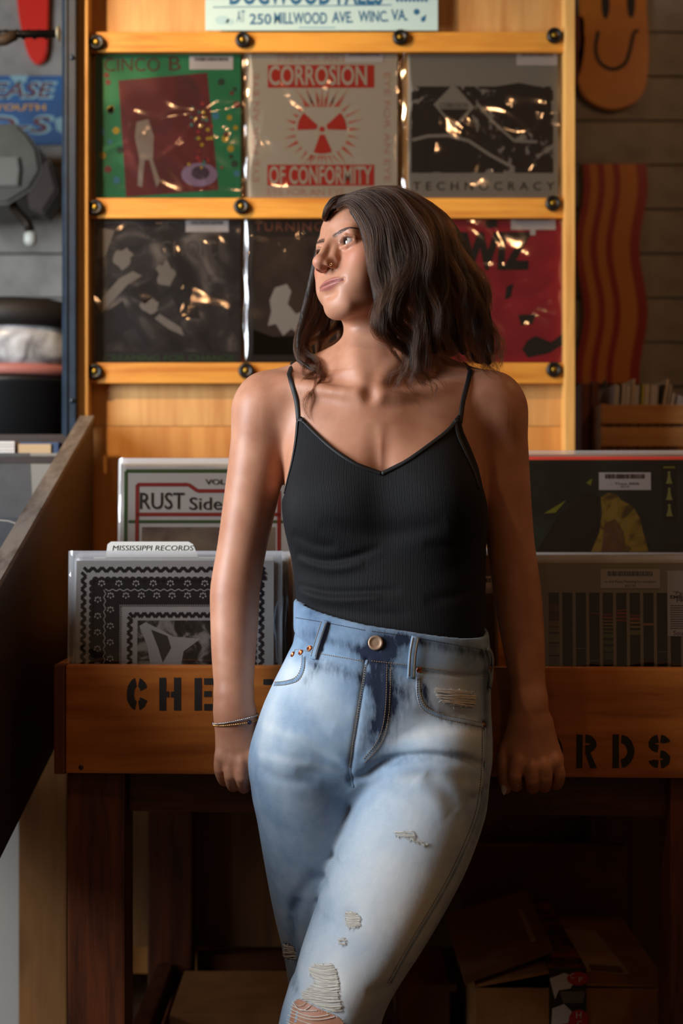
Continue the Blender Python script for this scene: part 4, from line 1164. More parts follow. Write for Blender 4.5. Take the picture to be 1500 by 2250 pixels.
# ================================================================== the person
class Field:
    """a signed distance field on a rectilinear grid, filled primitive by primitive"""
    def __init__(s, xs, ys, zs):
        s.xs, s.ys, s.zs = (np.asarray(a, np.float32) for a in (xs, ys, zs))
        s.f = np.full((len(xs), len(ys), len(zs)), 0.5, np.float32)

    def sub(s, lo, hi):
        ix = slice(max(np.searchsorted(s.xs, lo[0]) - 1, 0), np.searchsorted(s.xs, hi[0]) + 1)
        iy = slice(max(np.searchsorted(s.ys, lo[1]) - 1, 0), np.searchsorted(s.ys, hi[1]) + 1)
        iz = slice(max(np.searchsorted(s.zs, lo[2]) - 1, 0), np.searchsorted(s.zs, hi[2]) + 1)
        return ix, iy, iz

    def pts(s, sl):
        return s.xs[sl[0]][:, None, None], s.ys[sl[1]][None, :, None], s.zs[sl[2]][None, None, :]

    def comb(s, sl, d, k, mode):
        a = s.f[sl]
        if a.size == 0:
            return
        d = d.astype(np.float32)
        if mode == 'sub':
            h = np.clip(k - np.abs(a + d), 0, None) / k
            s.f[sl] = np.maximum(a, -d) + h * h * k * 0.25
        else:
            h = np.clip(k - np.abs(a - d), 0, None) / k
            s.f[sl] = np.minimum(a, d) - h * h * k * 0.25

    def cone(s, a, b, ra, rb, k=0.01, mode='add', fl=None):
        a, b = np.array(a, np.float32), np.array(b, np.float32)
        m = max(ra, rb) + k + 0.006
        sl = s.sub(np.minimum(a, b) - m, np.maximum(a, b) + m)
        X, Y, Z = s.pts(sl)
        ab = b - a
        L2 = float(ab @ ab) + 1e-12
        t = np.clip(((X - a[0]) * ab[0] + (Y - a[1]) * ab[1] + (Z - a[2]) * ab[2]) / L2, 0, 1)
        d = np.sqrt((X - a[0] - t * ab[0]) ** 2 + (Y - a[1] - t * ab[1]) ** 2 + (Z - a[2] - t * ab[2]) ** 2) - (ra + t * (rb - ra))
        s.comb(sl, d, k, mode)

    def chain(s, pts, k=0.01, mode='add', per=3):
        """a smooth tapering limb through (point, radius) rows"""
        rows = np.array([(*p[0], p[1]) for p in pts], np.float64)
        rows = (catmull(rows, per) if per > 1 else rows).astype(np.float32)
        m = rows[:, 3].max() + k + 0.006
        sl = s.sub(rows[:, :3].min(0) - m, rows[:, :3].max(0) + m)
        X, Y, Z = s.pts(sl)
        D = None
        for p, q in zip(rows[:-1], rows[1:]):
            a, ab = p[:3], q[:3] - p[:3]
            L2 = float(ab @ ab) + 1e-12
            t = np.clip(((X - a[0]) * ab[0] + (Y - a[1]) * ab[1] + (Z - a[2]) * ab[2]) / L2, 0, 1)
            d = np.sqrt((X - a[0] - t * ab[0]) ** 2 + (Y - a[1] - t * ab[1]) ** 2 + (Z - a[2] - t * ab[2]) ** 2) - (p[3] + t * (q[3] - p[3]))
            D = d if D is None else np.minimum(D, d)
        s.comb(sl, D, k, mode)

    def ell(s, c, r, R=None, k=0.01, mode='add'):
        c = np.array(c, np.float32)
        r = np.array(r, np.float32)
        R = np.eye(3, dtype=np.float32) if R is None else np.array(R, np.float32)   # rows = local axes
        ext = np.sqrt(((R * r[:, None]) ** 2).sum(0)) + k + 0.004
        sl = s.sub(c - ext, c + ext)
        X, Y, Z = s.pts(sl)
        X, Y, Z = X - c[0], Y - c[1], Z - c[2]
        k0 = 0; k1 = 0
        for i in range(3):
            q = X * R[i, 0] + Y * R[i, 1] + Z * R[i, 2]
            k0 = k0 + (q / r[i]) ** 2
            k1 = k1 + (q / (r[i] * r[i])) ** 2
        k0 = np.sqrt(k0); k1 = np.sqrt(k1) + 1e-9
        s.comb(sl, k0 * (k0 - 1) / k1, k, mode)

    def loft(s, st, k=0.01, n=2.2, mode='add'):
        """st: rows (v, uL, uR, d, half depth front, half depth back); a stack of elliptical sections"""
        rows = []
        for (v, ul, ur, d, hf, hb) in st:
            a, b = P(ul, v, d), P(ur, v, d)
            rows.append((a.z, (a.x + b.x) / 2, (b.x - a.x) / 2, d, hf, hb))
        rows = np.array(sorted(rows))
        tab = catmull(rows, 12)
        o = np.argsort(tab[:, 0])
        tab = tab[o]
        z0, z1 = tab[0, 0], tab[-1, 0]
        m = 0.02 + k
        lo = (min(tab[:, 1] - tab[:, 2]) - m, min(tab[:, 3] - tab[:, 4]) - m, z0 - m)
        hi = (max(tab[:, 1] + tab[:, 2]) + m, max(tab[:, 3] + tab[:, 5]) + m, z1 + m)
        sl = s.sub(lo, hi)
        X, Y, Z = s.pts(sl)
        zz = s.zs[sl[2]]
        g = [np.interp(zz, tab[:, 0], tab[:, i])[None, None, :].astype(np.float32) for i in range(1, 6)]
        x = X - g[0]; y = Y - g[2]
        wy = np.where(y < 0, g[3], g[4])
        q = ((np.abs(x) / g[1]) ** n + (np.abs(y) / wy) ** n) ** (1.0 / n) + 1e-6
        d = np.sqrt(x * x + y * y) * (1 - 1 / q)
        d = np.where(q < 0.3, -np.minimum(g[1], wy) * 0.7, d)
        d = np.maximum(d, np.maximum(zz - z1, z0 - zz)[None, None, :])
        s.comb(sl, d, k, mode)

    def crease(s, uv, d0, amp, w, ymax=None, taper=True, box=None):
        """push the front of the field in (amp > 0) or out (amp < 0) along a pixel polyline lying at depth d0"""
        pl = catmull([tuple(P(u, v, d0)) for u, v in uv], 6)[:, [0, 2]]
        m = 3 * w
        sl = s.sub((pl[:, 0].min() - m, -9, pl[:, 1].min() - m), (pl[:, 0].max() + m, 9 if ymax is None else ymax, pl[:, 1].max() + m))
        X = s.xs[sl[0]][:, None]; Z = s.zs[sl[2]][None, :]
        best = np.full((X.shape[0], Z.shape[1]), 9.0, np.float32)
        tb = np.zeros_like(best)
        L = len(pl) - 1
        for i in range(L):
            a, b = pl[i], pl[i + 1]
            ab = b - a
            t = np.clip(((X - a[0]) * ab[0] + (Z - a[1]) * ab[1]) / (ab @ ab + 1e-12), 0, 1)
            d = np.sqrt((X - a[0] - t * ab[0]) ** 2 + (Z - a[1] - t * ab[1]) ** 2)
            tt = (i + t) / L
            tb = np.where(d < best, tt, tb)
            best = np.minimum(best, d)
        g = amp * np.exp(-(best / w) ** 2)
        if taper:
            g = g * np.clip(np.minimum(tb, 1 - tb) * 4, 0.0, 1) ** 0.7
        s.f[sl] += g[:, None, :].astype(np.float32)

    def mesh(s, name, smooth_it=1):
        F, xs, ys, zs = s.f, s.xs, s.ys, s.zs
        ins = F < 0
        i8 = ins.view(np.uint8)
        cnt = i8[:-1, :-1, :-1].copy()
        for a in (0, 1):
            for b in (0, 1):
                for c in (0, 1):
                    if a + b + c:
                        cnt += i8[a:a + cnt.shape[0], b:b + cnt.shape[1], c:c + cnt.shape[2]]
        flat = np.flatnonzero((cnt > 0).ravel() & (cnt < 8).ravel())
        ci, cj, ck = np.unravel_index(flat, cnt.shape)
        shp = cnt.shape
        del cnt
        acc = np.zeros((len(flat), 3), np.float64); num = np.zeros(len(flat))
        cor = [(a, b, c) for a in (0, 1) for b in (0, 1) for c in (0, 1)]
        fv = {q: F[ci + q[0], cj + q[1], ck + q[2]] for q in cor}
        for p in cor:
            for ax in range(3):
                if p[ax] == 0:
                    q = list(p); q[ax] = 1; q = tuple(q)
                    fa, fb = fv[p], fv[q]
                    mk = (fa < 0) != (fb < 0)
                    t = np.where(mk, fa / (fa - fb + 1e-20), 0)
                    for dim, (arr, id_) in enumerate(((xs, ci), (ys, cj), (zs, ck))):
                        A = arr[id_ + p[dim]]
                        if dim == ax:
                            A = A + t * (arr[id_ + 1] - A)
                        acc[:, dim] += np.where(mk, A, 0)
                    num += mk
        V = acc / num[:, None]
        quads = []
        sj, sk = shp[1] * shp[2], shp[2]
        for ax in range(3):
            sl0 = [slice(None)] * 3; sl1 = [slice(None)] * 3
            sl0[ax] = slice(0, -1); sl1[ax] = slice(1, None)
            A = ins[tuple(sl0)]
            X = A != ins[tuple(sl1)]
            e = np.argwhere(X)
            del X
            o = [i for i in range(3) if i != ax]
            ok = np.ones(len(e), bool)
            for d_ in o:
                ok &= (e[:, d_] > 0) & (e[:, d_] < shp[d_])
            e = e[ok]
            sg = A[e[:, 0], e[:, 1], e[:, 2]]
            def cid(du, dv):
                q = e.copy()
                q[:, o[0]] += du; q[:, o[1]] += dv
                return np.searchsorted(flat, q[:, 0] * sj + q[:, 1] * sk + q[:, 2])
            a, b, c, d = cid(-1, -1), cid(0, -1), cid(0, 0), cid(-1, 0)
            Q = np.stack([a, b, c, d], 1)
            fl = sg if ax != 1 else ~sg
            Q[~fl] = Q[~fl][:, ::-1]
            quads.append(Q)
        Q = np.concatenate(quads)
        for _ in range(smooth_it):
            S = np.zeros_like(V); N = np.zeros(len(V))
            for i in range(4):
                j = (i + 1) % 4
                for dim in range(3):
                    S[:, dim] += np.bincount(Q[:, i], V[Q[:, j], dim], len(V)) + np.bincount(Q[:, j], V[Q[:, i], dim], len(V))
                N += np.bincount(Q[:, i], minlength=len(V)) + np.bincount(Q[:, j], minlength=len(V))
            V = 0.5 * V + 0.5 * S / np.maximum(N, 1)[:, None]
        return np_mesh(name, V, Q), V, Q

def attr(me, name, vals):
    a = me.attributes.new(name, 'FLOAT', 'POINT')
    a.data.foreach_set('value', np.asarray(vals, np.float32))

def rect(a, b, h):
    return np.arange(a, b + h * 0.5, h)

def grid1(*segs):
    """segs: (start, step), ... , end"""
    out = []
    for i, sg in enumerate(segs[:-1]):
        e = segs[i + 1][0] if isinstance(segs[i + 1], tuple) else segs[i + 1]
        n = max(1, int(round((e - sg[0]) / sg[1])))
        out.append(np.linspace(sg[0], e, n, endpoint=False))
    out.append([segs[-1]])
    return np.concatenate(out)

def bvh_of(V, Q):
    return BVHTree.FromPolygons([tuple(v) for v in V], [tuple(int(i) for i in q) for q in Q])

def cast(bvh, u, v):
    o = Vector((0, 0, CAMZ))
    dr = (P(u, v, 1.0) - o).normalized()
    hit, nrm, _, _ = bvh.ray_cast(o, dr)
    if hit is None:
        hit, nrm, _, _ = bvh.find_nearest(P(u, v, 2.05))
    return hit, nrm

# ---- head frame (cm, axes: her left, forward, up)
HC = np.array(P(818, 566, 2.135))
YAW, PIT = math.radians(51.5), math.radians(8)
HF = np.array((-math.sin(YAW) * math.cos(PIT), -math.cos(YAW) * math.cos(PIT), math.sin(PIT)))
HL = np.array((math.cos(YAW), -math.sin(YAW), 0.0))
ROLL = math.radians(9)
HL = HL * math.cos(ROLL) + np.cross(HF, HL) * math.sin(ROLL)
HU = np.cross(HF, HL)
HR = np.stack([HL, HF, HU])
HS = 0.0097
EYE_U, MOUTH_U = -0.5, 0.45
def H(l, f, u):
    return HC + (HL * l + HF * f + HU * u) * HS

def trunk(B):
    # trunk
    B.loft([(860, 655, 1035, 2.155, 0.050, 0.060), (915, 618, 1068, 2.150, 0.080, 0.085), (980, 618, 1068, 2.145, 0.098, 0.095),
            (1060, 626, 1064, 2.140, 0.104, 0.098), (1150, 634, 1062, 2.135, 0.100, 0.092), (1240, 648, 1060, 2.125, 0.096, 0.085),
            (1320, 658, 1059, 2.115, 0.095, 0.080), (1400, 662, 1056, 2.105, 0.092, 0.072), (1500, 640, 1050, 2.10, 0.095, 0.070),
            (1600, 625, 1040, 2.095, 0.092, 0.070), (1660, 660, 1010, 2.09, 0.075, 0.065)], 0.004, 2.3)
    # breasts
    B.ell(P(738, 1118, 2.078), (0.064, 0.056, 0.066), None, 0.045)
    B.ell(P(948, 1112, 2.078), (0.064, 0.056, 0.066), None, 0.045)

def build_body():
    xs = grid1((-0.215, 0.002), (-0.07, 0.0014), (0.062, 0.002), (0.21, 0.0018), 0.345)
    ys = grid1((1.84, 0.006), (1.955, 0.0019), (2.245, 0.004), 2.30)
    zs = grid1((0.02, 0.01), (0.40, 0.004), (0.70, 0.0016), (0.86, 0.003), (1.315, 0.0022), (1.40, 0.0014), 1.655)
    B = Field(xs, ys, zs)
    trunk(B)
    # legs inside the jeans, down to the ankles
    B.chain([(P(930, 1640, 2.07), .066), (P(835, 1950, 1.995), .062), (P(730, 2185, 1.955), .050), (P(690, 2330, 1.965), .046), (P(680, 2560, 2.0), .044), (P(668, 2880, 1.97), .03)], 0.02)
    B.chain([(P(672, 1640, 2.085), .062), (P(690, 1950, 2.115), .050), (P(703, 2180, 2.125), .036), (P(708, 2400, 2.15), .038), (P(718, 2780, 2.16), .03)], 0.02)
    # shoulder girdle: trapezius, deltoids, clavicles
    nL, nR = P(785, 800, 2.165), P(862, 800, 2.165)
    B.cone(nL, P(588, 878, 2.17), 0.040, 0.036, 0.03)
    B.cone(nR, P(1080, 878, 2.17), 0.040, 0.036, 0.03)
    B.cone(P(640, 880, 2.13), P(800, 905, 2.10), 0.030, 0.030, 0.04)
    B.cone(P(1040, 885, 2.13), P(870, 905, 2.10), 0.030, 0.030, 0.04)
    B.ell(P(577, 912, 2.15), (0.044, 0.050, 0.060), None, 0.03)
    B.ell(P(1090, 912, 2.15), (0.044, 0.050, 0.060), None, 0.03)
    # arms
    def arm(rows, k):
        B.chain([(P(u, v, d), r) for (u, v, d, r) in rows], k)
    arm([(577, 905, 2.150, .0445), (567, 1000, 2.150, .0435), (550, 1100, 2.150, .0405), (530, 1210, 2.150, .0370), (517, 1290, 2.145, .0375),
         (515, 1350, 2.140, .0365), (513, 1450, 2.130, .0325), (514, 1540, 2.122, .0275)], 0.012)
    arm([(1091, 905, 2.150, .0445), (1102, 1000, 2.150, .0405), (1112, 1100, 2.150, .0375), (1122, 1200, 2.150, .0360), (1136, 1300, 2.148, .0358),
         (1148, 1400, 2.140, .0325), (1158, 1490, 2.130, .0270), (1163, 1550, 2.124, .0250)], 0.012)
    # clavicles and the hollow of the throat
    notch = P(812, 868, 2.062)
    B.chain([(P(796, 872, 2.068), .011), (P(735, 858, 2.078), .010), (P(660, 850, 2.105), .010), (P(610, 848, 2.135), .011)], 0.016)
    B.chain([(P(832, 872, 2.068), .011), (P(900, 862, 2.078), .010), (P(985, 856, 2.105), .010), (P(1055, 858, 2.135), .011)], 0.016)
    # neck
    B.chain([(P(828, 640, 2.165), .054), (P(827, 740, 2.155), .048), (P(826, 800, 2.145), .049), (P(820, 870, 2.135), .058)], 0.02)
    B.chain([(P(822, 850, 2.150), .070), (P(820, 960, 2.150), .085)], 0.03)
    # sternomastoid cords; the one of the turned-away side stands out
    B.chain([(H(5.6, -2.6, -5.0), .012), (P(884, 775, 2.110), .0125), (P(850, 830, 2.086), .0095), (P(830, 872, 2.070), .007)], 0.016)
    B.chain([(H(-5.5, -1.5, -5.5), .012), (P(786, 800, 2.100), .009), (P(798, 868, 2.074), .006)], 0.02)
    B.ell(P(812, 858, 2.046), (0.011, 0.016, 0.014), None, 0.014, 'sub')
    B.ell(P(716, 828, 2.060), (0.036, 0.018, 0.011), None, 0.02, 'sub')
    B.ell(P(925, 832, 2.060), (0.042, 0.020, 0.012), None, 0.02, 'sub')
    B.ell(P(838, 1060, 2.020), (0.006, 0.014, 0.05), None, 0.03, 'sub')
    # ---- head
    q = HS
    off = [0.0]
    def he(c, r, k, mode='add', R=None):
        c = (c[0], c[1], c[2] + off[0])
        B.ell(H(*c), np.array(r) * q, HR if R is None else R, k * q, mode)
    def hc(a, b, ra, rb, k, mode='add'):
        a, b = (a[0], a[1], a[2] + off[0]), (b[0], b[1], b[2] + off[0])
        B.cone(H(*a), H(*b), ra * q, rb * q, k * q, mode)
    he((0, -1.9, 2.2), (7.1, 8.9, 7.4), 2.0)
    he((0, 2.45, -2.7), (5.7, 5.55, 7.7), 2.5)
    he((0, 3.7, 3.2), (5.6, 4.8, 4.2), 2.0)
    for sd in (1, -1):
        he((sd * 4.2, 5.0, -2.6), (2.2, 2.5, 2.0), 2.0)
        hc((sd * 5.2, -0.6, -5.6), (sd * 1.8, 6.2, -9.5), 1.0, 1.1, 3.0)
        he((sd * 3.2, 5.6, -5.6), (2.2, 2.2, 2.6), 1.8)
    he((0, 6.1, -9.45), (2.0, 1.7, 1.5), 1.6)
    he((0, 6.55, -6.6), (3.2, 1.8, 2.5), 1.8)
    off[0] = EYE_U
    hc((-3.5, 7.15, 1.55), (3.5, 7.15, 1.55), 0.9, 0.9, 1.3)
    for sd in (1, -1):
        he((sd * 3.25, 9.15, -0.1), (2.0, 1.35, 1.25), 1.1, 'sub')
        he((sd * 1.5, 9.0, -0.3), (0.7, 0.9, 0.8), 0.8, 'sub')
    off[0] = 0.0
    # nose
    hc((0, 8.25, 0.9), (0, 10.25, -3.1), 0.62, 0.72, 1.2)
    he((0, 10.45, -3.55), (1.05, 0.95, 0.86), 0.9)
    for sd in (1, -1):
        hc((sd * 0.9, 7.9, -0.8), (sd * 1.25, 8.8, -3.2), 0.5, 0.75, 1.0)
        he((sd * 1.25, 9.35, -3.85), (0.70, 1.0, 0.72), 0.5)
    he((0, 9.9, -4.35), (0.4, 0.8, 0.35), 0.5)
    for sd in (1, -1):
        he((sd * 0.78, 9.60, -4.5), (0.44, 0.72, 0.50), 0.15, 'sub')
        he((sd * 1.85, 9.7, -3.7), (0.35, 0.9, 0.9), 0.6, 'sub')
    # lids, then the almond opening
    off[0] = EYE_U
    for sd in (1, -1):
        he((sd * 3.2, 6.78, -0.05), (1.50, 1.45, 1.30), 0.5)
        hc((sd * 1.9, 7.75, 0.42), (sd * 3.3, 8.12, 0.78), 0.22, 0.26, 0.35)
        hc((sd * 3.3, 8.12, 0.78), (sd * 4.6, 7.35, 0.35), 0.26, 0.2, 0.35)
        hc((sd * 2.0, 7.8, -0.55), (sd * 3.3, 7.92, -0.74), 0.13, 0.15, 0.4)
        hc((sd * 3.3, 7.92, -0.74), (sd * 4.5, 7.25, -0.4), 0.15, 0.13, 0.4)
        he((sd * 3.15, 8.35, -0.06), (1.45, 1.3, 0.40), 0.12, 'sub')
        he((sd * 3.2, 7.0, 0.0), (1.12, 1.12, 0.95), 0.12, 'sub')
    # mouth: philtrum and the hollow above the chin; the lips are raised on the mesh below
    off[0] = MOUTH_U
    hc((0, 8.75, -4.9), (0, 8.85, -5.7), 0.22, 0.2, 0.4, 'sub')
    he((0, 8.75, -8.6), (1.5, 0.75, 0.5), 0.9, 'sub')
    off[0] = 0.0
    # ears
    for sd in (1, -1):
        he((sd * 7.3, -1.6, -1.2), (0.5, 1.7, 3.0), 0.5)
        he((sd * 7.8, -1.3, -0.9), (0.4, 1.0, 1.9), 0.4, 'sub')
    # ---- hands
    for sl, rows in HANDS.items():
        hand(B, rows)
    return B

def hand(B, h):
    for (a, b, ra, rb, k) in h['palm']:
        B.cone(P(*a), P(*b), ra, rb, k)
    for f in h['fingers']:
        B.chain([(P(*r[:3]), r[3]) for r in f], 0.0030)
    for (c, r) in h.get('knuckles', []):
        B.ell(P(*c), r, None, 0.008)
    for (a, b, r) in h.get('grooves', []):
        B.cone(P(*a), P(*b), r, r, 0.006, 'sub')

HANDS = {
 'her_right': dict(
    palm=[((513, 1530, 2.122), (514, 1575, 2.118), .0268, .0255, .012),
          ((503, 1570, 2.118), (497, 1660, 2.118), .0205, .0165, .014),
          ((525, 1570, 2.116), (530, 1665, 2.112), .0205, .0170, .014),
          ((535, 1575, 2.118), (556, 1655, 2.114), .0170, .0165, .014),
          ((515, 1600, 2.120), (520, 1660, 2.120), .0185, .0180, .014)],
    fingers=[[(488, 1662, 2.120, .0118), (484, 1690, 2.117, .0098), (492, 1714, 2.134, .0090), (496, 1712, 2.165, .0082), (498, 1704, 2.19, .007)],
             [(508, 1672, 2.114, .0125), (507, 1704, 2.104, .0104), (512, 1726, 2.130, .0094), (514, 1722, 2.170, .0086), (515, 1712, 2.20, .0075)],
             [(531, 1676, 2.108, .0128), (532, 1708, 2.098, .0106), (536, 1730, 2.128, .0096), (537, 1724, 2.170, .0088), (538, 1714, 2.20, .0075)],
             [(555, 1668, 2.110, .0126), (558, 1700, 2.102, .0104), (561, 1722, 2.130, .0096), (562, 1718, 2.170, .0086), (562, 1710, 2.20, .0075)],
             [(548, 1585, 2.125, .0140), (572, 1625, 2.138, .0125), (585, 1668, 2.150, .0105), (588, 1700, 2.165, .0095), (586, 1720, 2.18, .0075)]],
    knuckles=[((489, 1661, 2.110), (.009, .008, .010)), ((508, 1672, 2.104), (.009, .008, .010)), ((531, 1677, 2.098), (.0095, .009, .011)), ((555, 1668, 2.100), (.0095, .009, .011))],
    grooves=[((498, 1672, 2.092), (499, 1655, 2.092), .0022), ((519, 1684, 2.086), (519, 1660, 2.088), .0022), ((544, 1684, 2.084), (543, 1660, 2.088), .0022)]),
 'her_left': dict(
    palm=[((1163, 1540, 2.124), (1164, 1590, 2.122), .0248, .0250, .012),
          ((1150, 1590, 2.120), (1136, 1672, 2.110), .0190, .0150, .014),
          ((1165, 1590, 2.120), (1166, 1682, 2.108), .0190, .0160, .014),
          ((1180, 1590, 2.122), (1196, 1678, 2.112), .0180, .0155, .014),
          ((1188, 1595, 2.124), (1218, 1668, 2.118), .0160, .0140, .014),
          ((1165, 1630, 2.122), (1178, 1668, 2.120), .0185, .0180, .014),
          ((1140, 1600, 2.124), (1120, 1640, 2.122), .0160, .0135, .014)],
    fingers=[[(1136, 1676, 2.106, .0122), (1131, 1704, 2.096, .0104), (1133, 1724, 2.118, .0098), (1136, 1724, 2.160, .0088), (1138, 1714, 2.20, .0075)],
             [(1166, 1688, 2.102, .0125), (1168, 1712, 2.098, .0106), (1170, 1730, 2.124, .0098), (1171, 1726, 2.165, .0090), (1171, 1714, 2.20, .0078)],
             [(1196, 1684, 2.106, .0122), (1198, 1708, 2.102, .0104), (1196, 1728, 2.126, .0096), (1195, 1724, 2.165, .0088), (1194, 1713, 2.20, .0075)],
             [(1218, 1672, 2.112, .0112), (1228, 1700, 2.110, .0094), (1224, 1722, 2.130, .0088), (1220, 1722, 2.165, .0080), (1217, 1713, 2.19, .0070)],
             [(1118, 1638, 2.122, .0130), (1107, 1662, 2.118, .0110), (1107, 1696, 2.116, .0102), (1110, 1722, 2.120, .0092), (1112, 1736, 2.122, .0062)]],
    knuckles=[((1137, 1676, 2.096), (.0085, .008, .010)), ((1166, 1688, 2.092), (.0085, .008, .010)), ((1196, 1684, 2.096), (.0085, .008, .010)), ((1219, 1672, 2.103), (.008, .008, .009))],
    grooves=[((1151, 1690, 2.080), (1152, 1672, 2.084), .0022), ((1181, 1694, 2.080), (1181, 1674, 2.084), .0022), ((1209, 1684, 2.086), (1207, 1668, 2.090), .0022)]),
}

# ---- skin
def skin_mat():
    m = mat('skin', srgb(196, 140, 108), 0.47, 0.0, 0.4)
    b = m.node_tree.nodes['Principled BSDF']
    b.inputs['Subsurface Weight'].default_value = 0.12
    b.inputs['Subsurface Radius'].default_value = (0.9, 0.35, 0.2)
    b.inputs['Subsurface Scale'].default_value = 0.008
    tc = nd(m, 'ShaderNodeTexCoord')
    n1 = nd(m, 'ShaderNodeTexNoise', i_Scale=26.0, i_Detail=4.0)
    ln(m, tc.outputs['Object'], n1.inputs['Vector'])
    r = ramp(m, n1.outputs[0], [(0.3, srgb(174, 118, 91)), (0.7, srgb(194, 140, 112))])
    col = r.outputs[0]
    for an, c, f in (('lip', srgb(160, 92, 88), 0.8), ('blush', srgb(190, 112, 88), 0.45), ('brow', srgb(60, 40, 30), 0.55), ('lidline', srgb(60, 36, 28), 0.8), ('mouthline', srgb(70, 30, 28), 0.75)):
        at = nd(m, 'ShaderNodeAttribute', attribute_name=an)
        mu = nd(m, 'ShaderNodeMath', operation='MULTIPLY')
        mu.inputs[1].default_value = f
        ln(m, at.outputs['Fac'], mu.inputs[0])
        mx = nd(m, 'ShaderNodeMixRGB')
        mx.inputs[2].default_value = c
        ln(m, mu.outputs[0], mx.inputs[0]); ln(m, col, mx.inputs[1])
        col = mx.outputs[0]
    ln(m, col, b.inputs['Base Color'])
    n2 = nd(m, 'ShaderNodeTexNoise', i_Scale=900.0, i_Detail=2.0)
    ln(m, tc.outputs['Object'], n2.inputs['Vector'])
    bp = nd(m, 'ShaderNodeBump', i_Strength=0.08, i_Distance=0.0008)
    ln(m, n2.outputs[0], bp.inputs['Height']); ln(m, bp.outputs[0], b.inputs['Normal'])
    return m

person = empty('person', (0.0, 2.06, 0.0), 'woman with wavy dark hair in black camisole and ripped light jeans leaning on record bin', 'person')

_B = build_body()
body_me, BV, BQ = _B.mesh('body', 1)

def head_coords(V):
    D = (V - HC) / HS
    return D @ HL, D @ HF, D @ HU

l_, f_, uu_ = head_coords(BV)
sm = lambda a, lo, hi: np.clip((a - lo) / (hi - lo), 0, 1)
# lips: raised and parted on the mesh, in the head's own coordinates
u_ = uu_ - MOUTH_U
LW = 2.95
lw = np.clip(1 - (np.abs(l_) / LW) ** 2, 0, 1)
mid = -6.88 - 0.06 * (np.abs(l_) / LW) ** 2
top = mid + lw ** 0.8 * (0.80 - 0.14 * np.exp(-(l_ / 0.35) ** 2))
bot = mid - lw ** 0.8 * 1.0
face = (f_ > 5.0) & (np.abs(l_) < 3.6)
up_ = 0.34 * lw ** 0.7 * np.exp(-((u_ - (mid + 0.36 * lw)) / 0.36) ** 2)
lo_ = 0.46 * lw ** 0.7 * np.exp(-((u_ - (mid - 0.50 * lw)) / 0.42) ** 2)
gr_ = -0.28 * np.clip(lw * 6, 0, 1) * np.exp(-((u_ - mid) / 0.15) ** 2)
cor = -0.22 * np.exp(-(((np.abs(l_) - 3.0) / 0.35) ** 2 + ((u_ + 6.9) / 0.4) ** 2))
cr_ = -0.05 * np.exp(-((u_ - top - 0.06) / 0.09) ** 2) * (lw > 0)
dsp = np.where(face, np.maximum(up_, lo_) + gr_ + cor + cr_, 0.0)
BV = BV + dsp[:, None] * HS * HF[None, :]
body_me.vertices.foreach_set('co', BV.astype(np.float32).ravel())
body_me.update()
body = link('body', body_me, skin_mat(), person)
lip = sm(np.minimum(top - u_, u_ - bot), -0.06, 0.10) * face * (np.abs(l_) < LW)
attr(body_me, 'mouthline', np.exp(-((u_ - mid) / 0.12) ** 2) * face * np.clip(lw * 8, 0, 1))
attr(body_me, 'lip', lip)
u_ = uu_
attr(body_me, 'blush', np.exp(-(((np.abs(l_) - 4.4) / 1.9) ** 2 + ((u_ + 3.2) / 1.6) ** 2)) * (f_ > 3) + 0.8 * np.exp(-((l_ / 1.3) ** 2 + ((u_ + 3.7) / 1.0) ** 2)) * (f_ > 9))
al = np.abs(l_)
u_ = uu_ - EYE_U
bc = 1.40 + 0.50 * np.sin(np.clip((al - 1.2) / 4.2, 0, 1) * 2.3) - 0.02
bw = np.interp(al, [0.8, 1.2, 3.0, 4.4, 5.0], [0.10, 0.34, 0.28, 0.10, 0.02])
brow = sm(bw - np.abs(u_ - bc), -0.12, 0.15) * (al > 0.95) * (al < 4.8) * (f_ > 4)
attr(body_me, 'brow', brow)
ed = np.sqrt(((al - 3.15) / 1.50) ** 2 + ((u_ + 0.06) / 0.50) ** 2)
attr(body_me, 'lidline', np.exp(-((ed - 0.98) / 0.12) ** 2) * (u_ > -0.05) * (np.abs(al - 3.15) < 1.3) * (f_ > 6) + 0.3 * np.exp(-((ed - 0.98) / 0.12) ** 2) * (u_ <= -0.05) * (np.abs(al - 3.15) < 1.2) * (f_ > 6))
del _B

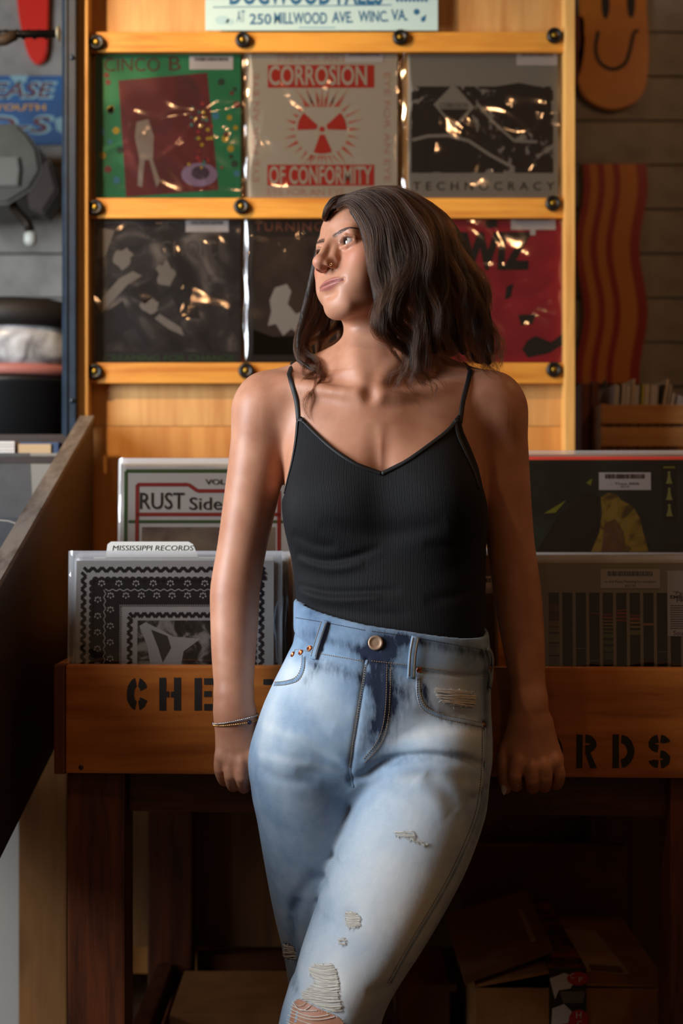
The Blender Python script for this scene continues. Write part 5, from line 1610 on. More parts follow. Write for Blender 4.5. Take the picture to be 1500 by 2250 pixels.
# ---- eyes
def eye_mat():
    m = mat('eye', (0.8, 0.8, 0.8, 1), 0.08, 0.0, 0.6)
    b = m.node_tree.nodes['Principled BSDF']
    tc = nd(m, 'ShaderNodeTexCoord')
    sp = nd(m, 'ShaderNodeSeparateXYZ')
    ln(m, tc.outputs['Object'], sp.inputs[0])
    sx = nd(m, 'ShaderNodeMath', operation='POWER'); sx.inputs[1].default_value = 2
    sz = nd(m, 'ShaderNodeMath', operation='POWER'); sz.inputs[1].default_value = 2
    ab = nd(m, 'ShaderNodeMath', operation='ABSOLUTE'); ln(m, sp.outputs[0], ab.inputs[0]); ln(m, ab.outputs[0], sx.inputs[0])
    ab2 = nd(m, 'ShaderNodeMath', operation='ABSOLUTE'); ln(m, sp.outputs[2], ab2.inputs[0]); ln(m, ab2.outputs[0], sz.inputs[0])
    ad = nd(m, 'ShaderNodeMath', operation='ADD'); ln(m, sx.outputs[0], ad.inputs[0]); ln(m, sz.outputs[0], ad.inputs[1])
    sq = nd(m, 'ShaderNodeMath', operation='SQRT'); ln(m, ad.outputs[0], sq.inputs[0])
    mu = nd(m, 'ShaderNodeMath', operation='MULTIPLY'); mu.inputs[1].default_value = 100; ln(m, sq.outputs[0], mu.inputs[0])
    r = ramp(m, mu.outputs[0], [(0.0, (0.004, 0.003, 0.003, 1)), (0.22, (0.004, 0.003, 0.003, 1)), (0.26, srgb(52, 31, 18)), (0.58, srgb(30, 18, 12)), (0.66, srgb(184, 178, 174)), (1.0, srgb(176, 156, 148))])
    ln(m, r.outputs[0], b.inputs['Base Color'])
    return m
GY, GP = math.radians(60), math.radians(6)
gaze = Vector((-math.sin(GY) * math.cos(GP), -math.cos(GY) * math.cos(GP), math.sin(GP)))
for sd in (1, -1):
    bm = bmesh.new()
    bmesh.ops.create_uvsphere(bm, u_segments=32, v_segments=24, radius=1.17 * HS)
    o = link('eyeball', bm_mesh(bm, 'eyeball', True), eye_mat())
    o.location = H(sd * 3.18, 6.98, EYE_U)
    o.rotation_euler = gaze.to_track_quat('-Y', 'Z').to_euler()
    o.parent = person
    o.matrix_parent_inverse = wmat(person).inverted()
    o['label'] = 'brown eye glancing sideways'
# ------------------------------------------------------------------ camisole
def poly_sdf(X, Z, pl):
    """signed distance (negative inside) to a closed xz polygon, on a 2-D grid"""
    best = np.full(np.broadcast(X, Z).shape, 9.0, np.float32)
    ins = np.zeros(best.shape, bool)
    n = len(pl)
    for i in range(n):
        a, b = pl[i], pl[(i + 1) % n]
        ab = b - a
        t = np.clip(((X - a[0]) * ab[0] + (Z - a[1]) * ab[1]) / (ab @ ab + 1e-12), 0, 1)
        best = np.minimum(best, np.sqrt((X - a[0] - t * ab[0]) ** 2 + (Z - a[1] - t * ab[1]) ** 2))
        c = ((a[1] > Z) != (b[1] > Z)) & (X < ab[0] * (Z - a[1]) / (ab[1] + 1e-12) + a[0])
        ins ^= c
    return np.where(ins, -best, best)

NECK_L = [(652, 905), (690, 945), (735, 985), (785, 1017), (838, 1036)]
NECK_R = [(838, 1036), (890, 1010), (940, 975), (985, 940), (1013, 905)]
ARM_L = [(652, 905), (648, 960), (640, 1010), (629, 1055), (622, 1085)]
ARM_R = [(1013, 905), (1022, 945), (1040, 985), (1056, 1025), (1066, 1070)]
def build_tank():
    T = Field(rect(-0.11, 0.245, 0.0021), rect(1.97, 2.255, 0.0021), rect(0.88, 1.34, 0.0021))
    trunk(T)
    T.cone(P(640, 880, 2.13), P(800, 905, 2.10), 0.030, 0.030, 0.04)
    T.cone(P(1040, 885, 2.13), P(870, 905, 2.10), 0.030, 0.030, 0.04)
    T.f -= 0.0042
    # folds
    for uv, a, w in ([(648, 1215), (700, 1232), (760, 1228), (840, 1200)], 0.003, 0.006), ([(648, 1228), (720, 1250), (800, 1240)], -0.003, 0.007), \
            ([(652, 1290), (720, 1302), (800, 1300), (880, 1296)], 0.0031, 0.0055), ([(652, 1302), (730, 1318), (840, 1312)], -0.003, 0.006), \
            ([(640, 1170), (690, 1195), (740, 1200)], 0.0025, 0.007), ([(660, 1335), (760, 1345), (900, 1350)], 0.0025, 0.008), \
            ([(1062, 1180), (1000, 1200), (930, 1195)], 0.002, 0.008), ([(1062, 1290), (1000, 1310), (930, 1320)], 0.002, 0.008), ([(700, 1150), (840, 1172), (980, 1150)], 0.003, 0.014):
        T.crease(uv, 2.03, a, w)
    pl = NECK_L + NECK_R[1:] + ARM_R[1:] + [(1085, 1130), (1085, 1460), (600, 1420), (600, 1120)] + ARM_L[::-1][:-1]
    pl = np.array([(P(u, v, 2.045).x, P(u, v, 2.045).z) for u, v in pl])
    D = poly_sdf(T.xs[:, None], T.zs[None, :], pl).astype(np.float32)
    k = 0.003
    a, d = T.f, D[:, None, :]
    h = np.clip(k - np.abs(a - d), 0, None) / k
    T.f = np.maximum(a, d) + h * h * k * 0.25
    return T

def tank_mat():
    m = mat('ribbed_black_jersey', srgb(16, 17, 22), 0.7, 0.0, 0.25)
    b = m.node_tree.nodes['Principled BSDF']
    b.inputs['Sheen Weight'].default_value = 0.06
    b.inputs['Sheen Roughness'].default_value = 0.4
    b.inputs['Sheen Tint'].default_value = (0.75, 0.82, 1, 1)
    tc = nd(m, 'ShaderNodeTexCoord')
    mp = nd(m, 'ShaderNodeMapping')
    ln(m, tc.outputs['Object'], mp.inputs[0])
    n0 = nd(m, 'ShaderNodeTexNoise', i_Scale=12.0, i_Detail=1.0)
    ln(m, mp.outputs[0], n0.inputs['Vector'])
    va = nd(m, 'ShaderNodeVectorMath', operation='MULTIPLY_ADD')
    va.inputs[1].default_value = (0.004, 0, 0)
    ln(m, n0.outputs['Color'], va.inputs[0]); ln(m, mp.outputs[0], va.inputs[2])
    w = nd(m, 'ShaderNodeTexWave', i_Scale=205.0)
    w.bands_direction = 'X'
    ln(m, va.outputs[0], w.inputs['Vector'])
    bp = nd(m, 'ShaderNodeBump', i_Strength=0.5, i_Distance=0.0009)
    ln(m, w.outputs[0], bp.inputs['Height']); ln(m, bp.outputs[0], b.inputs['Normal'])
    r = ramp(m, w.outputs[0], [(0.15, srgb(3, 3, 5)), (0.8, srgb(12, 14, 20))])
    ln(m, r.outputs[0], b.inputs['Base Color'])
    return m

_T = build_tank()
tank_me, TV, TQ = _T.mesh('camisole', 1)
tank = link('camisole', tank_me, tank_mat(), person)
tank['label'] = 'black ribbed camisole with thin straps'
del _T
TB = bvh_of(TV, TQ)
BB = bvh_of(BV, BQ)

def ribbon(name, pts, nrm, half, thick, m, parent, closed=False):
    """a flat strip with thickness following pts; nrm = the outward normals"""
    V, F = [], []
    n = len(pts)
    for i in range(n):
        t = (pts[min(i + 1, n - 1)] - pts[max(i - 1, 0)]).normalized()
        N = (nrm[i] - t * nrm[i].dot(t)).normalized()
        s = t.cross(N)
        h = half[i] if hasattr(half, '__len__') else half
        for a, c in ((-1, 0), (-0.75, 1), (0.75, 1), (1, 0), (0.75, -0.6), (-0.75, -0.6)):
            V.append(pts[i] + s * (a * h) + N * (c * thick))
    for i in range(n - 1):
        for j in range(6):
            a, b = i * 6 + j, i * 6 + (j + 1) % 6
            F.append((a, b, b + 6, a + 6))
    F += [(5, 4, 3, 2, 1, 0), tuple(range(n * 6 - 6, n * 6))]
    me = bpy.data.meshes.new(name)
    me.from_pydata([tuple(v) for v in V], [], F)
    me.shade_smooth()
    return link(name, me, m, parent)

def surf_path(bvh, uv, per=8, lift=0.0):
    c = catmull([(u, v, 0) for u, v in uv], per)
    pts, nr = [], []
    for u, v, _ in c:
        h, n = cast(bvh, u, v)
        if n.y > 0.2:
            n = -n
        pts.append(h + n * lift); nr.append(n)
    # smooth both lists a little
    for _ in range(2):
        pts = [pts[0]] + [(pts[i - 1] + pts[i] * 2 + pts[i + 1]) / 4 for i in range(1, len(pts) - 1)] + [pts[-1]]
        nr = [nr[0]] + [(nr[i - 1] + nr[i] * 2 + nr[i + 1]).normalized() for i in range(1, len(nr) - 1)] + [nr[-1]]
    return pts, nr

trim_m = mat('black_binding', srgb(12, 12, 15), 0.6)
for nm, uv in (('neckline_binding', NECK_L), ('neckline_binding', NECK_R), ('armhole_binding', ARM_L), ('armhole_binding', ARM_R)):
    # just inside the cloth edge
    cx = 838
    uv2 = [(u + (3 if nm[0] == 'a' and u < cx else (-1 if nm[0] == 'a' else 0)), v + (5 if nm[0] == 'n' else 0)) for u, v in uv]
    p, n = surf_path(TB, uv2, 8, 0.0008)
    ribbon(nm, p, n, 0.0030, 0.0010, trim_m, tank)
# straps over the shoulders
for front, back in (([(656, 932), (652, 885), (643, 850), (635, 823)], (640, 2.235)), ([(1010, 930), (1016, 885), (1026, 845), (1033, 816)], (1030, 2.235))):
    p, n = surf_path(BB, front, 8, 0.001)
    top = p[-1]
    ub, db = back
    for i, (fy, fz) in enumerate(((2.165, 0.0), (2.20, -0.012), (2.232, -0.045), (2.24, -0.10))):
        tgt = Vector((top.x + (0.004 if ub > 800 else -0.004) * i, fy, top.z + fz + 0.03))
        h, nn, _, _ = BB.find_nearest(tgt)
        p.append(h + nn * 0.001); n.append(nn)
    ribbon('strap', p, n, 0.0036, 0.0012, trim_m, tank)
# ------------------------------------------------------------------ jeans
WAIST = [(655, 1348), (808, 1378), (900, 1391), (1068, 1421)]
def build_jeans():
    J = Field(rect(-0.155, 0.25, 0.0022), rect(1.83, 2.25, 0.0024), grid1((0.10, 0.008), (0.36, 0.0022), 1.02))
    J.loft([(1320, 648, 1066, 2.112, 0.108, 0.092), (1400, 646, 1070, 2.105, 0.112, 0.092), (1440, 630, 1073, 2.10, 0.116, 0.092), (1500, 600, 1076, 2.095, 0.120, 0.092),
            (1560, 574, 1077, 2.09, 0.122, 0.092), (1620, 557, 1078, 2.088, 0.122, 0.092), (1680, 550, 1076, 2.085, 0.112, 0.092), (1725, 566, 1058, 2.085, 0.092, 0.085), (1755, 620, 1000, 2.085, 0.066, 0.06), (1772, 700, 900, 2.085, 0.03, 0.03)], 0.004, 2.35)
    # her left leg crosses in front
    J.loft([(1530, 870, 1030, 2.075, 0.060, 0.060), (1570, 836, 1062, 2.068, 0.090, 0.080), (1610, 812, 1074, 2.062, 0.106, 0.090), (1660, 795, 1077, 2.055, 0.112, 0.092), (1740, 775, 1072, 2.040, 0.112, 0.092), (1800, 757, 1062, 2.025, 0.108, 0.092), (1900, 722, 1026, 2.005, 0.102, 0.092),
            (2000, 690, 975, 1.985, 0.095, 0.092), (2100, 656, 915, 1.965, 0.088, 0.090), (2180, 630, 864, 1.955, 0.080, 0.080), (2250, 612, 836, 1.952, 0.074, 0.072),
            (2400, 590, 800, 1.960, 0.070, 0.070), (2600, 590, 785, 1.990, 0.066, 0.068), (2850, 600, 770, 1.975, 0.062, 0.064)], 0.012, 2.1)
    # her right leg carries the weight
    J.loft([(1530, 630, 760, 2.085, 0.060, 0.060), (1570, 590, 790, 2.083, 0.088, 0.078), (1610, 564, 796, 2.081, 0.103, 0.090), (1660, 549, 782, 2.080, 0.105, 0.092), (1740, 553, 796, 2.085, 0.102, 0.092), (1800, 565, 806, 2.090, 0.098, 0.092), (1900, 582, 800, 2.100, 0.090, 0.088),
            (2000, 601, 792, 2.110, 0.080, 0.083), (2100, 624, 780, 2.118, 0.072, 0.074), (2180, 636, 765, 2.122, 0.066, 0.068), (2250, 640, 765, 2.128, 0.064, 0.064),
            (2400, 640, 775, 2.145, 0.064, 0.064), (2650, 650, 785, 2.165, 0.060, 0.062), (2760, 655, 785, 2.165, 0.060, 0.060)], 0.010, 2.1)
    F = 1.985
    C = J.crease
    # hip and crotch folds
    C([(760, 1712), (800, 1700), (850, 1668), (930, 1652), (1010, 1662), (1075, 1690)], F, 0.0085, 0.0065)
    C([(800, 1672), (870, 1640), (950, 1628), (1050, 1650)], F, -0.0014, 0.018)
    C([(840, 1695), (920, 1672), (1020, 1690)], F, -0.0035, 0.012)
    C([(775, 1715), (735, 1672), (680, 1640), (600, 1618)], F, 0.0042, 0.0085)
    C([(765, 1672), (705, 1630), (630, 1606)], F, -0.0022, 0.013)
    C([(770, 1735), (720, 1700), (650, 1690)], F, 0.003, 0.008)
    C([(560, 1690), (620, 1712), (700, 1716)], F, 0.0025, 0.008)
    C([(572, 1640), (620, 1660), (680, 1668)], F, 0.0020, 0.008)
    C([(930, 1690), (965, 1715), (1000, 1765)], F, 0.0020, 0.010)
    C([(905, 1700), (940, 1735), (975, 1775)], F, -0.0016, 0.011)
    C([(1074, 1730), (1050, 1745), (1020, 1750)], F, 0.003, 0.007)
    C([(840, 1560), (900, 1572), (960, 1566)], F, 0.0020, 0.010)
    C([(620, 1560), (680, 1578), (730, 1600)], F, 0.0018, 0.010)
    C([(640, 1500), (720, 1530), (770, 1560)], F, 0.0015, 0.012)
    # knees and lower thighs
    C([(655, 1990), (640, 2050), (645, 2120)], F, 0.004, 0.008)
    C([(700, 1900), (660, 1960), (640, 2010)], 2.04, 0.003, 0.010)
    C([(715, 1880), (735, 1890), (748, 1885)], F, 0.0035, 0.007)
    C([(690, 1990), (720, 2000), (740, 1995)], F, 0.0030, 0.007)
    C([(680, 1930), (702, 1938), (725, 1936)], F, 0.0028, 0.007)
    C([(640, 2150), (700, 2170), (760, 2160)], F, 0.0022, 0.010)
    C([(900, 2080), (850, 2120), (800, 2130)], F, 0.0022, 0.010)
    # fly: a doubled placket
    C([(806, 1450), (792, 1540), (776, 1640), (770, 1690), (775, 1725)], F, 0.0028, 0.0035, taper=False)
    C([(850, 1455), (845, 1560), (832, 1620), (800, 1668)], F, -0.0014, 0.0040, taper=False)
    # rips: thin places worn in
    for (u, v, a, w) in ((712, 2145, 0.0055, 0.016), (700, 2185, 0.0055, 0.018), (775, 2015, 0.0030, 0.008), (640, 2090, 0.0030, 0.008)):
        C([(u - 6, v), (u + 6, v + 2)], 1.90 if u > 650 else 2.05, a, w, taper=False)
    # cut by the waist plane
    wl = [P(u, v, 1.99) for u, v in WAIST]
    zt = np.interp(J.xs, [p.x for p in wl], [p.z for p in wl]).astype(np.float32)
    top = (J.zs[None, None, :] - zt[:, None, None]) - (J.ys[None, :, None] - 1.99) * 0.12
    # a shallow well inside the waistband, so that it ends in a cloth edge
    inner = np.maximum(J.f + 0.0035, -(top + 0.016))
    J.f = np.maximum(np.maximum(J.f, top), -inner)
    # waistband: a raised band
    band = np.clip(1 - np.abs((top + 0.0235) / 0.0245) ** 6, 0, 1) * 0.0022
    seam = np.exp(-((top + 0.050) / 0.0022) ** 2) * 0.0016
    J.f += (-band + seam).astype(np.float32) * (np.abs(J.f) < 0.02)
    return J

def denim_mat():
    m = mat('denim', srgb(150, 175, 200), 0.85, 0.0, 0.2)
    b = m.node_tree.nodes['Principled BSDF']
    tc = nd(m, 'ShaderNodeTexCoord')
    # fading: noise patches and the worn areas and painted hip highlight carried by the cloth
    n1 = nd(m, 'ShaderNodeTexNoise', i_Scale=9.0, i_Detail=5.0, i_Roughness=0.65)
    ln(m, tc.outputs['Object'], n1.inputs['Vector'])
    fa = nd(m, 'ShaderNodeAttribute', attribute_name='fade')
    ad = nd(m, 'ShaderNodeMath', operation='MULTIPLY_ADD'); ad.inputs[1].default_value = 0.62
    ln(m, n1.outputs[0], ad.inputs[0]); ln(m, fa.outputs['Fac'], ad.inputs[2])
    r = ramp(m, ad.outputs[0], [(0.0, srgb(30, 38, 54)), (0.18, srgb(72, 94, 122)), (0.38, srgb(128, 154, 180)), (0.62, srgb(184, 198, 210)), (0.9, srgb(226, 227, 224))])
    # dark unfaded smudges and painted fold shade
    da = nd(m, 'ShaderNodeAttribute', attribute_name='dark')
    n4 = nd(m, 'ShaderNodeTexNoise', i_Scale=90.0, i_Detail=5.0, i_Roughness=0.66, i_Distortion=0.15)
    mp4 = nd(m, 'ShaderNodeMapping'); mp4.inputs['Scale'].default_value = (1.5, 1.0, 0.38)
    ln(m, tc.outputs['Object'], mp4.inputs[0]); ln(m, mp4.outputs[0], n4.inputs['Vector'])
    d1 = nd(m, 'ShaderNodeMath', operation='MULTIPLY_ADD'); d1.inputs[1].default_value = 3.0; d1.inputs[2].default_value = -1.55
    ln(m, n4.outputs[0], d1.inputs[0])
    d2 = nd(m, 'ShaderNodeMath', operation='ADD'); ln(m, d1.outputs[0], d2.inputs[0]); ln(m, da.outputs['Fac'], d2.inputs[1])
    d3 = nd(m, 'ShaderNodeMath', operation='MULTIPLY'); d3.use_clamp = True; ln(m, d2.outputs[0], d3.inputs[0]); ln(m, da.outputs['Fac'], d3.inputs[1])
    dm_ = nd(m, 'ShaderNodeMixRGB'); dm_.inputs[2].default_value = srgb(30, 40, 62)
    ln(m, d3.outputs[0], dm_.inputs[0]); ln(m, r.outputs[0], dm_.inputs[1])
    r = dm_
    # twill: diagonal threads
    mp = nd(m, 'ShaderNodeMapping')
    mp.inputs['Rotation'].default_value = (0, math.radians(38), 0)
    ln(m, tc.outputs['Object'], mp.inputs[0])
    w = nd(m, 'ShaderNodeTexWave', i_Scale=300.0, i_Distortion=1.6, i_Detail=1.0)
    w.inputs['Detail Scale'].default_value = 3.0
    w.bands_direction = 'Z'
    ln(m, mp.outputs[0], w.inputs['Vector'])
    n2 = nd(m, 'ShaderNodeTexNoise', i_Scale=700.0, i_Detail=2.0)
    ln(m, tc.outputs['Object'], n2.inputs['Vector'])
    mu = nd(m, 'ShaderNodeMath', operation='MULTIPLY'); ln(m, w.outputs[0], mu.inputs[0]); ln(m, n2.outputs[0], mu.inputs[1])
    mx = nd(m, 'ShaderNodeMixRGB', blend_type='MULTIPLY'); mx.inputs[0].default_value = 0.45
    r2 = ramp(m, mu.outputs[0], [(0.05, (0.55, 0.6, 0.68, 1)), (0.4, (1.1, 1.1, 1.1, 1))])
    ln(m, r.outputs[0], mx.inputs[1]); ln(m, r2.outputs[0], mx.inputs[2])
    ln(m, mx.outputs[0], b.inputs['Base Color'])
    n3 = nd(m, 'ShaderNodeTexNoise', i_Scale=55.0, i_Detail=3.0)
    ln(m, tc.outputs['Object'], n3.inputs['Vector'])
    ad2 = nd(m, 'ShaderNodeMath', operation='MULTIPLY_ADD'); ad2.inputs[1].default_value = 0.25
    ln(m, mu.outputs[0], ad2.inputs[0]); ln(m, n3.outputs[0], ad2.inputs[2])
    bp = nd(m, 'ShaderNodeBump', i_Strength=0.45, i_Distance=0.0015)
    ln(m, ad2.outputs[0], bp.inputs['Height']); ln(m, bp.outputs[0], b.inputs['Normal'])
    b.inputs['Sheen Weight'].default_value = 0.15
    return m

_J = build_jeans()
jean_me, JV, JQ = _J.mesh('jeans', 1)
del _J
# worn areas of the cloth plus some painted highlight and shade, in its own (pixel-named) places: uu, vv from x and z at depth 2.0
ju = JV[:, 0] * FPX / 2.0 + 750
jv = 1125 - (JV[:, 2] - CAMZ) * FPX / 2.0
front = np.clip((2.10 - JV[:, 1]) / 0.08, 0, 1)
def blob(u, v, ru, rv, rot=0.0):
    c, s_ = math.cos(rot), math.sin(rot)
    a = (ju - u) * c + (jv - v) * s_
    b_ = -(ju - u) * s_ + (jv - v) * c
    return np.exp(-((a / ru) ** 2 + (b_ / rv) ** 2))
def near_line(uv, w):
    c = catmull([(u, v, 0) for u, v in uv], 5)[:, :2]
    best = np.full(len(ju), 1e9)
    for a, b_ in zip(c[:-1], c[1:]):
        ab = b_ - a
        t = np.clip(((ju - a[0]) * ab[0] + (jv - a[1]) * ab[1]) / (ab @ ab + 1e-9), 0, 1)
        best = np.minimum(best, (ju - a[0] - t * ab[0]) ** 2 + (jv - a[1] - t * ab[1]) ** 2)
    return np.exp(-best / (w * w))
fade = np.full(len(ju), 0.03)
fade += 0.50 * blob(850, 1930, 125, 330, math.radians(28)) * front        # left thigh, whitened
fade += 0.12 * blob(640, 1650, 90, 120) * front + 0.02 * blob(640, 1870, 60, 200) * front + 0.25 * blob(590, 1560, 30, 110, 0.2)  # last blob puts the bright hip-edge highlight into the fade
fade += 0.40 * blob(625, 1475, 50, 40) * front + 0.26 * blob(980, 1510, 80, 40) * front + 0.2 * blob(700, 1530, 60, 60) * front + 0.18 * blob(900, 1600, 80, 40) * front
fade += 0.20 * blob(720, 2120, 80, 60) * front
fade -= 0.12 * near_line([(1072, 1480), (1072, 1620), (1064, 1750), (1000, 1930), (930, 2050)], 9)
fade -= 0.10 * near_line([(650, 1990), (640, 2060), (648, 2130)], 16)
dark = 1.15 * blob(838, 1510, 40, 110, -0.12) * front + 1.0 * blob(846, 1420, 46, 30) * front + 0.75 * blob(815, 1610, 22, 60, 0.35) * front
dark += 0.8 * near_line([(880, 1398), (960, 1418), (1060, 1440)], 16) * front + 0.65 * near_line([(656, 1395), (740, 1412), (806, 1436)], 15) * front
dark += 0.6 * near_line([(700, 1462), (740, 1470), (800, 1490)], 18) * front + 0.55 * blob(900, 1520, 40, 40) * front
dark += 0.75 * near_line([(930, 1500), (942, 1548), (990, 1578), (1065, 1596)], 13) * front
dark += 0.6 * near_line([(1070, 1440), (1074, 1500), (1070, 1620)], 10) + 0.35 * near_line([(1064, 1700), (1050, 1780), (1000, 1900), (930, 2040), (870, 2140)], 9)
dark += 0.5 * near_line([(668, 1440), (690, 1470), (672, 1500)], 12) * front + 0.5 * near_line([(650, 1990), (640, 2060), (650, 2130)], 14)
dark += 0.30 * near_line([(760, 1712), (850, 1668), (950, 1652), (1070, 1690)], 9) * front  # shade under the hip fold put into the cloth colour
fade += 0.12 * near_line([(804, 1460), (790, 1540), (774, 1640), (770, 1690)], 4) * front
# whiskers
for q in ([(580, 1600), (660, 1620), (740, 1660)], [(575, 1660), (650, 1668), (740, 1690)], [(860, 1620), (950, 1600), (1060, 1610)], [(870, 1700), (950, 1690), (1060, 1720)]):
    fade += 0.10 * near_line(q, 10) * front
attr(jean_me, 'fade', fade)
attr(jean_me, 'dark', np.clip(dark, 0, 1.2))
jeans = link('jeans', jean_me, denim_mat(), person)
jeans['label'] = 'ripped light-wash high-waisted jeans'
JB = bvh_of(JV, JQ)

thread_m = mat('jean_thread', srgb(150, 122, 84), 0.8)
dthread_m = mat('jean_thread_dark', srgb(58, 56, 62), 0.8)
copper_m = mat('copper_rivet', srgb(184, 110, 70), 0.35, 0.9)
brass_m = mat('jean_button', srgb(168, 140, 116), 0.5, 0.6)

def denim_plain(name, fadev):
    m = denim_mat().copy()
    m.name = name
    for n in list(m.node_tree.nodes):
        if n.type == 'ATTRIBUTE':
            v = m.node_tree.nodes.new('ShaderNodeValue')
            v.outputs[0].default_value = fadev if n.attribute_name == 'fade' else 0.35
            for l in list(n.outputs['Fac'].links):
                m.node_tree.links.new(v.outputs[0], l.to_socket)
            m.node_tree.nodes.remove(n)
    MATS[name] = m
    return m
loop_m = denim_plain('denim_loop', 0.06)
# belt loops
for k, (uv, hw) in enumerate((([(716, 1364), (706, 1400), (690, 1450)], .0058), ([(912, 1400), (905, 1440), (902, 1492)], .0058), ([(1066, 1424), (1074, 1450), (1071, 1512)], .0052))):
    p, n = surf_path(JB, uv, 8, 0.002)
    for i in range(len(p)):
        t = i / (len(p) - 1)
        p[i] = p[i] + n[i] * 0.0035 * math.sin(math.pi * min(max(t, 0.03), 0.97)) ** 0.5
    lo = ribbon('belt_loop', p, n, hw, 0.0011, loop_m, jeans)
    for sg in (-1, 1):
        q = []
        for i in range(1, len(p) - 1):
            t = (p[i + 1] - p[i - 1]).normalized()
            q.append(p[i] + t.cross(n[i]).normalized() * hw * 0.62 * sg + n[i] * 0.0014)
        tube('stitching', q, 0.0004, thread_m, lo, 5)

def stitches(uv, bvh, m, r=0.0005, per=10, dash=True, name='stitching', parent=None, lift=0.0006):
    """one row of stitches, joined as one seam"""
    p, n = surf_path(bvh, uv, per, lift)
    # resample evenly into dashes
    P_ = np.array([tuple(q) for q in p]); N_ = np.array([tuple(q) for q in n])
    L = np.concatenate([[0], np.cumsum(np.linalg.norm(np.diff(P_, axis=0), axis=1))])
    tot = L[-1]
    V, F = [], []
    step, fill = 0.0034, 0.0025
    s_ = 0.0
    while s_ < tot - fill:
        ss = np.linspace(s_, s_ + fill, 3)
        a = [Vector([np.interp(x, L, P_[:, i]) for i in range(3)]) for x in ss]
        nn = Vector([np.interp(ss[1], L, N_[:, i]) for i in range(3)])
        a[1] = a[1] + nn * r * 0.8
        v_, f_2 = tube_data(a, [r * .6, r, r * .6], 5)
        o = len(V)
        V += v_; F += [tuple(i + o for i in f) for f in f_2]
        s_ += step
    me = bpy.data.meshes.new(name)
    me.from_pydata([tuple(v) for v in V], [], F)
    me.shade_smooth()
    return link(name, me, m, parent)
pk_r = [(922, 1484), (922, 1520), (935, 1552), (975, 1570), (1020, 1580), (1064, 1590)]
pk_l = [(664, 1440), (662, 1465), (650, 1488), (625, 1497), (600, 1499)]
for q in (pk_r, [(u - 6, v + 8) for u, v in pk_r], pk_l, [(u + 6, v + 7) for u, v in pk_l]):
    stitches(q, JB, thread_m, parent=jeans)
# pocket lips: raised hem strips
for q, dv in ((pk_r, 4), (pk_l, 4)):
    p, n = surf_path(JB, [(u - (3 if u > 800 else -3), v + dv) for u, v in q], 8, 0.0002)
    ribbon('pocket_hem', p, n, 0.0032, 0.0005, loop_m, jeans)
stitches([(650, 1357), (720, 1369), (806, 1386)], JB, dthread_m, parent=jeans)
stitches([(816, 1387), (900, 1399), (1060, 1428)], JB, dthread_m, parent=jeans)
stitches([(632, 1423), (720, 1440), (800, 1453)], JB, thread_m, parent=jeans)
stitches([(816, 1452), (900, 1462), (1066, 1486)], JB, thread_m, parent=jeans)
stitches([(802, 1460), (788, 1545), (773, 1640), (767, 1690)], JB, thread_m, parent=jeans)
stitches([(850, 1460), (846, 1560), (832, 1622), (798, 1668)], JB, thread_m, parent=jeans)
stitches([(858, 1460), (854, 1565), (838, 1630), (800, 1676)], JB, thread_m, parent=jeans)
# outer seam of her left leg
p, n = surf_path(JB, [(1066, 1600), (1064, 1700), (1050, 1790), (1010, 1890), (965, 1975), (905, 2075), (858, 2160)], 8, 0.0)
ribbon('side_seam', p, n, 0.0024, 0.0007, loop_m, jeans)
stitches([(1058, 1600), (1056, 1700), (1042, 1790), (1002, 1890), (957, 1975), (897, 2075), (850, 2160)], JB, dthread_m, parent=jeans)
p, n = surf_path(JB, [(806, 1450), (792, 1540), (776, 1640), (770, 1690), (776, 1730)], 8, 0.0)
ribbon('fly_edge', p, n, 0.0020, 0.0006, loop_m, jeans)

def disc_on(name, bvh, u, v, r, h, m, parent, dome=0.3):
    c, n = cast(bvh, u, v)
    V, F = [], []
    prof = [(1.0, 0.0), (1.0, h), (0.82, h * 1.25), (0.7, h * 0.9), (0.35, h * (0.9 + dome)), (0.0, h * (1 + dome))]
    a = n.orthogonal().normalized(); b = n.cross(a)
    N = 20
    for pr, ph in prof[:-1]:
        for j in range(N):
            an = 2 * math.pi * j / N
            V.append(c + (a * math.cos(an) + b * math.sin(an)) * (r * pr) + n * ph)
    V.append(c + n * prof[-1][1])
    for i in range(len(prof) - 2):
        for j in range(N):
            F.append((i * N + j, i * N + (j + 1) % N, (i + 1) * N + (j + 1) % N, (i + 1) * N + j))
    k = (len(prof) - 2) * N
    for j in range(N):
        F.append((k + j, k + (j + 1) % N, len(V) - 1))
    me = bpy.data.meshes.new(name)
    me.from_pydata([tuple(q) for q in V], [], F)
    me.shade_smooth()
    o = link(name, me, m, parent)
    return o
disc_on('button', JB, 825, 1413, 0.0106, 0.0030, brass_m, jeans, -0.05)['label'] = 'dull metal waist button'
for u, v in ((680, 1425), (661, 1434), (921, 1472), (626, 1428), (1062, 1592)):
    disc_on('rivet', JB, u, v, 0.0042 if u != 1062 else 0.002, 0.0016, copper_m, jeans, -0.9)['label'] = 'copper rivet'

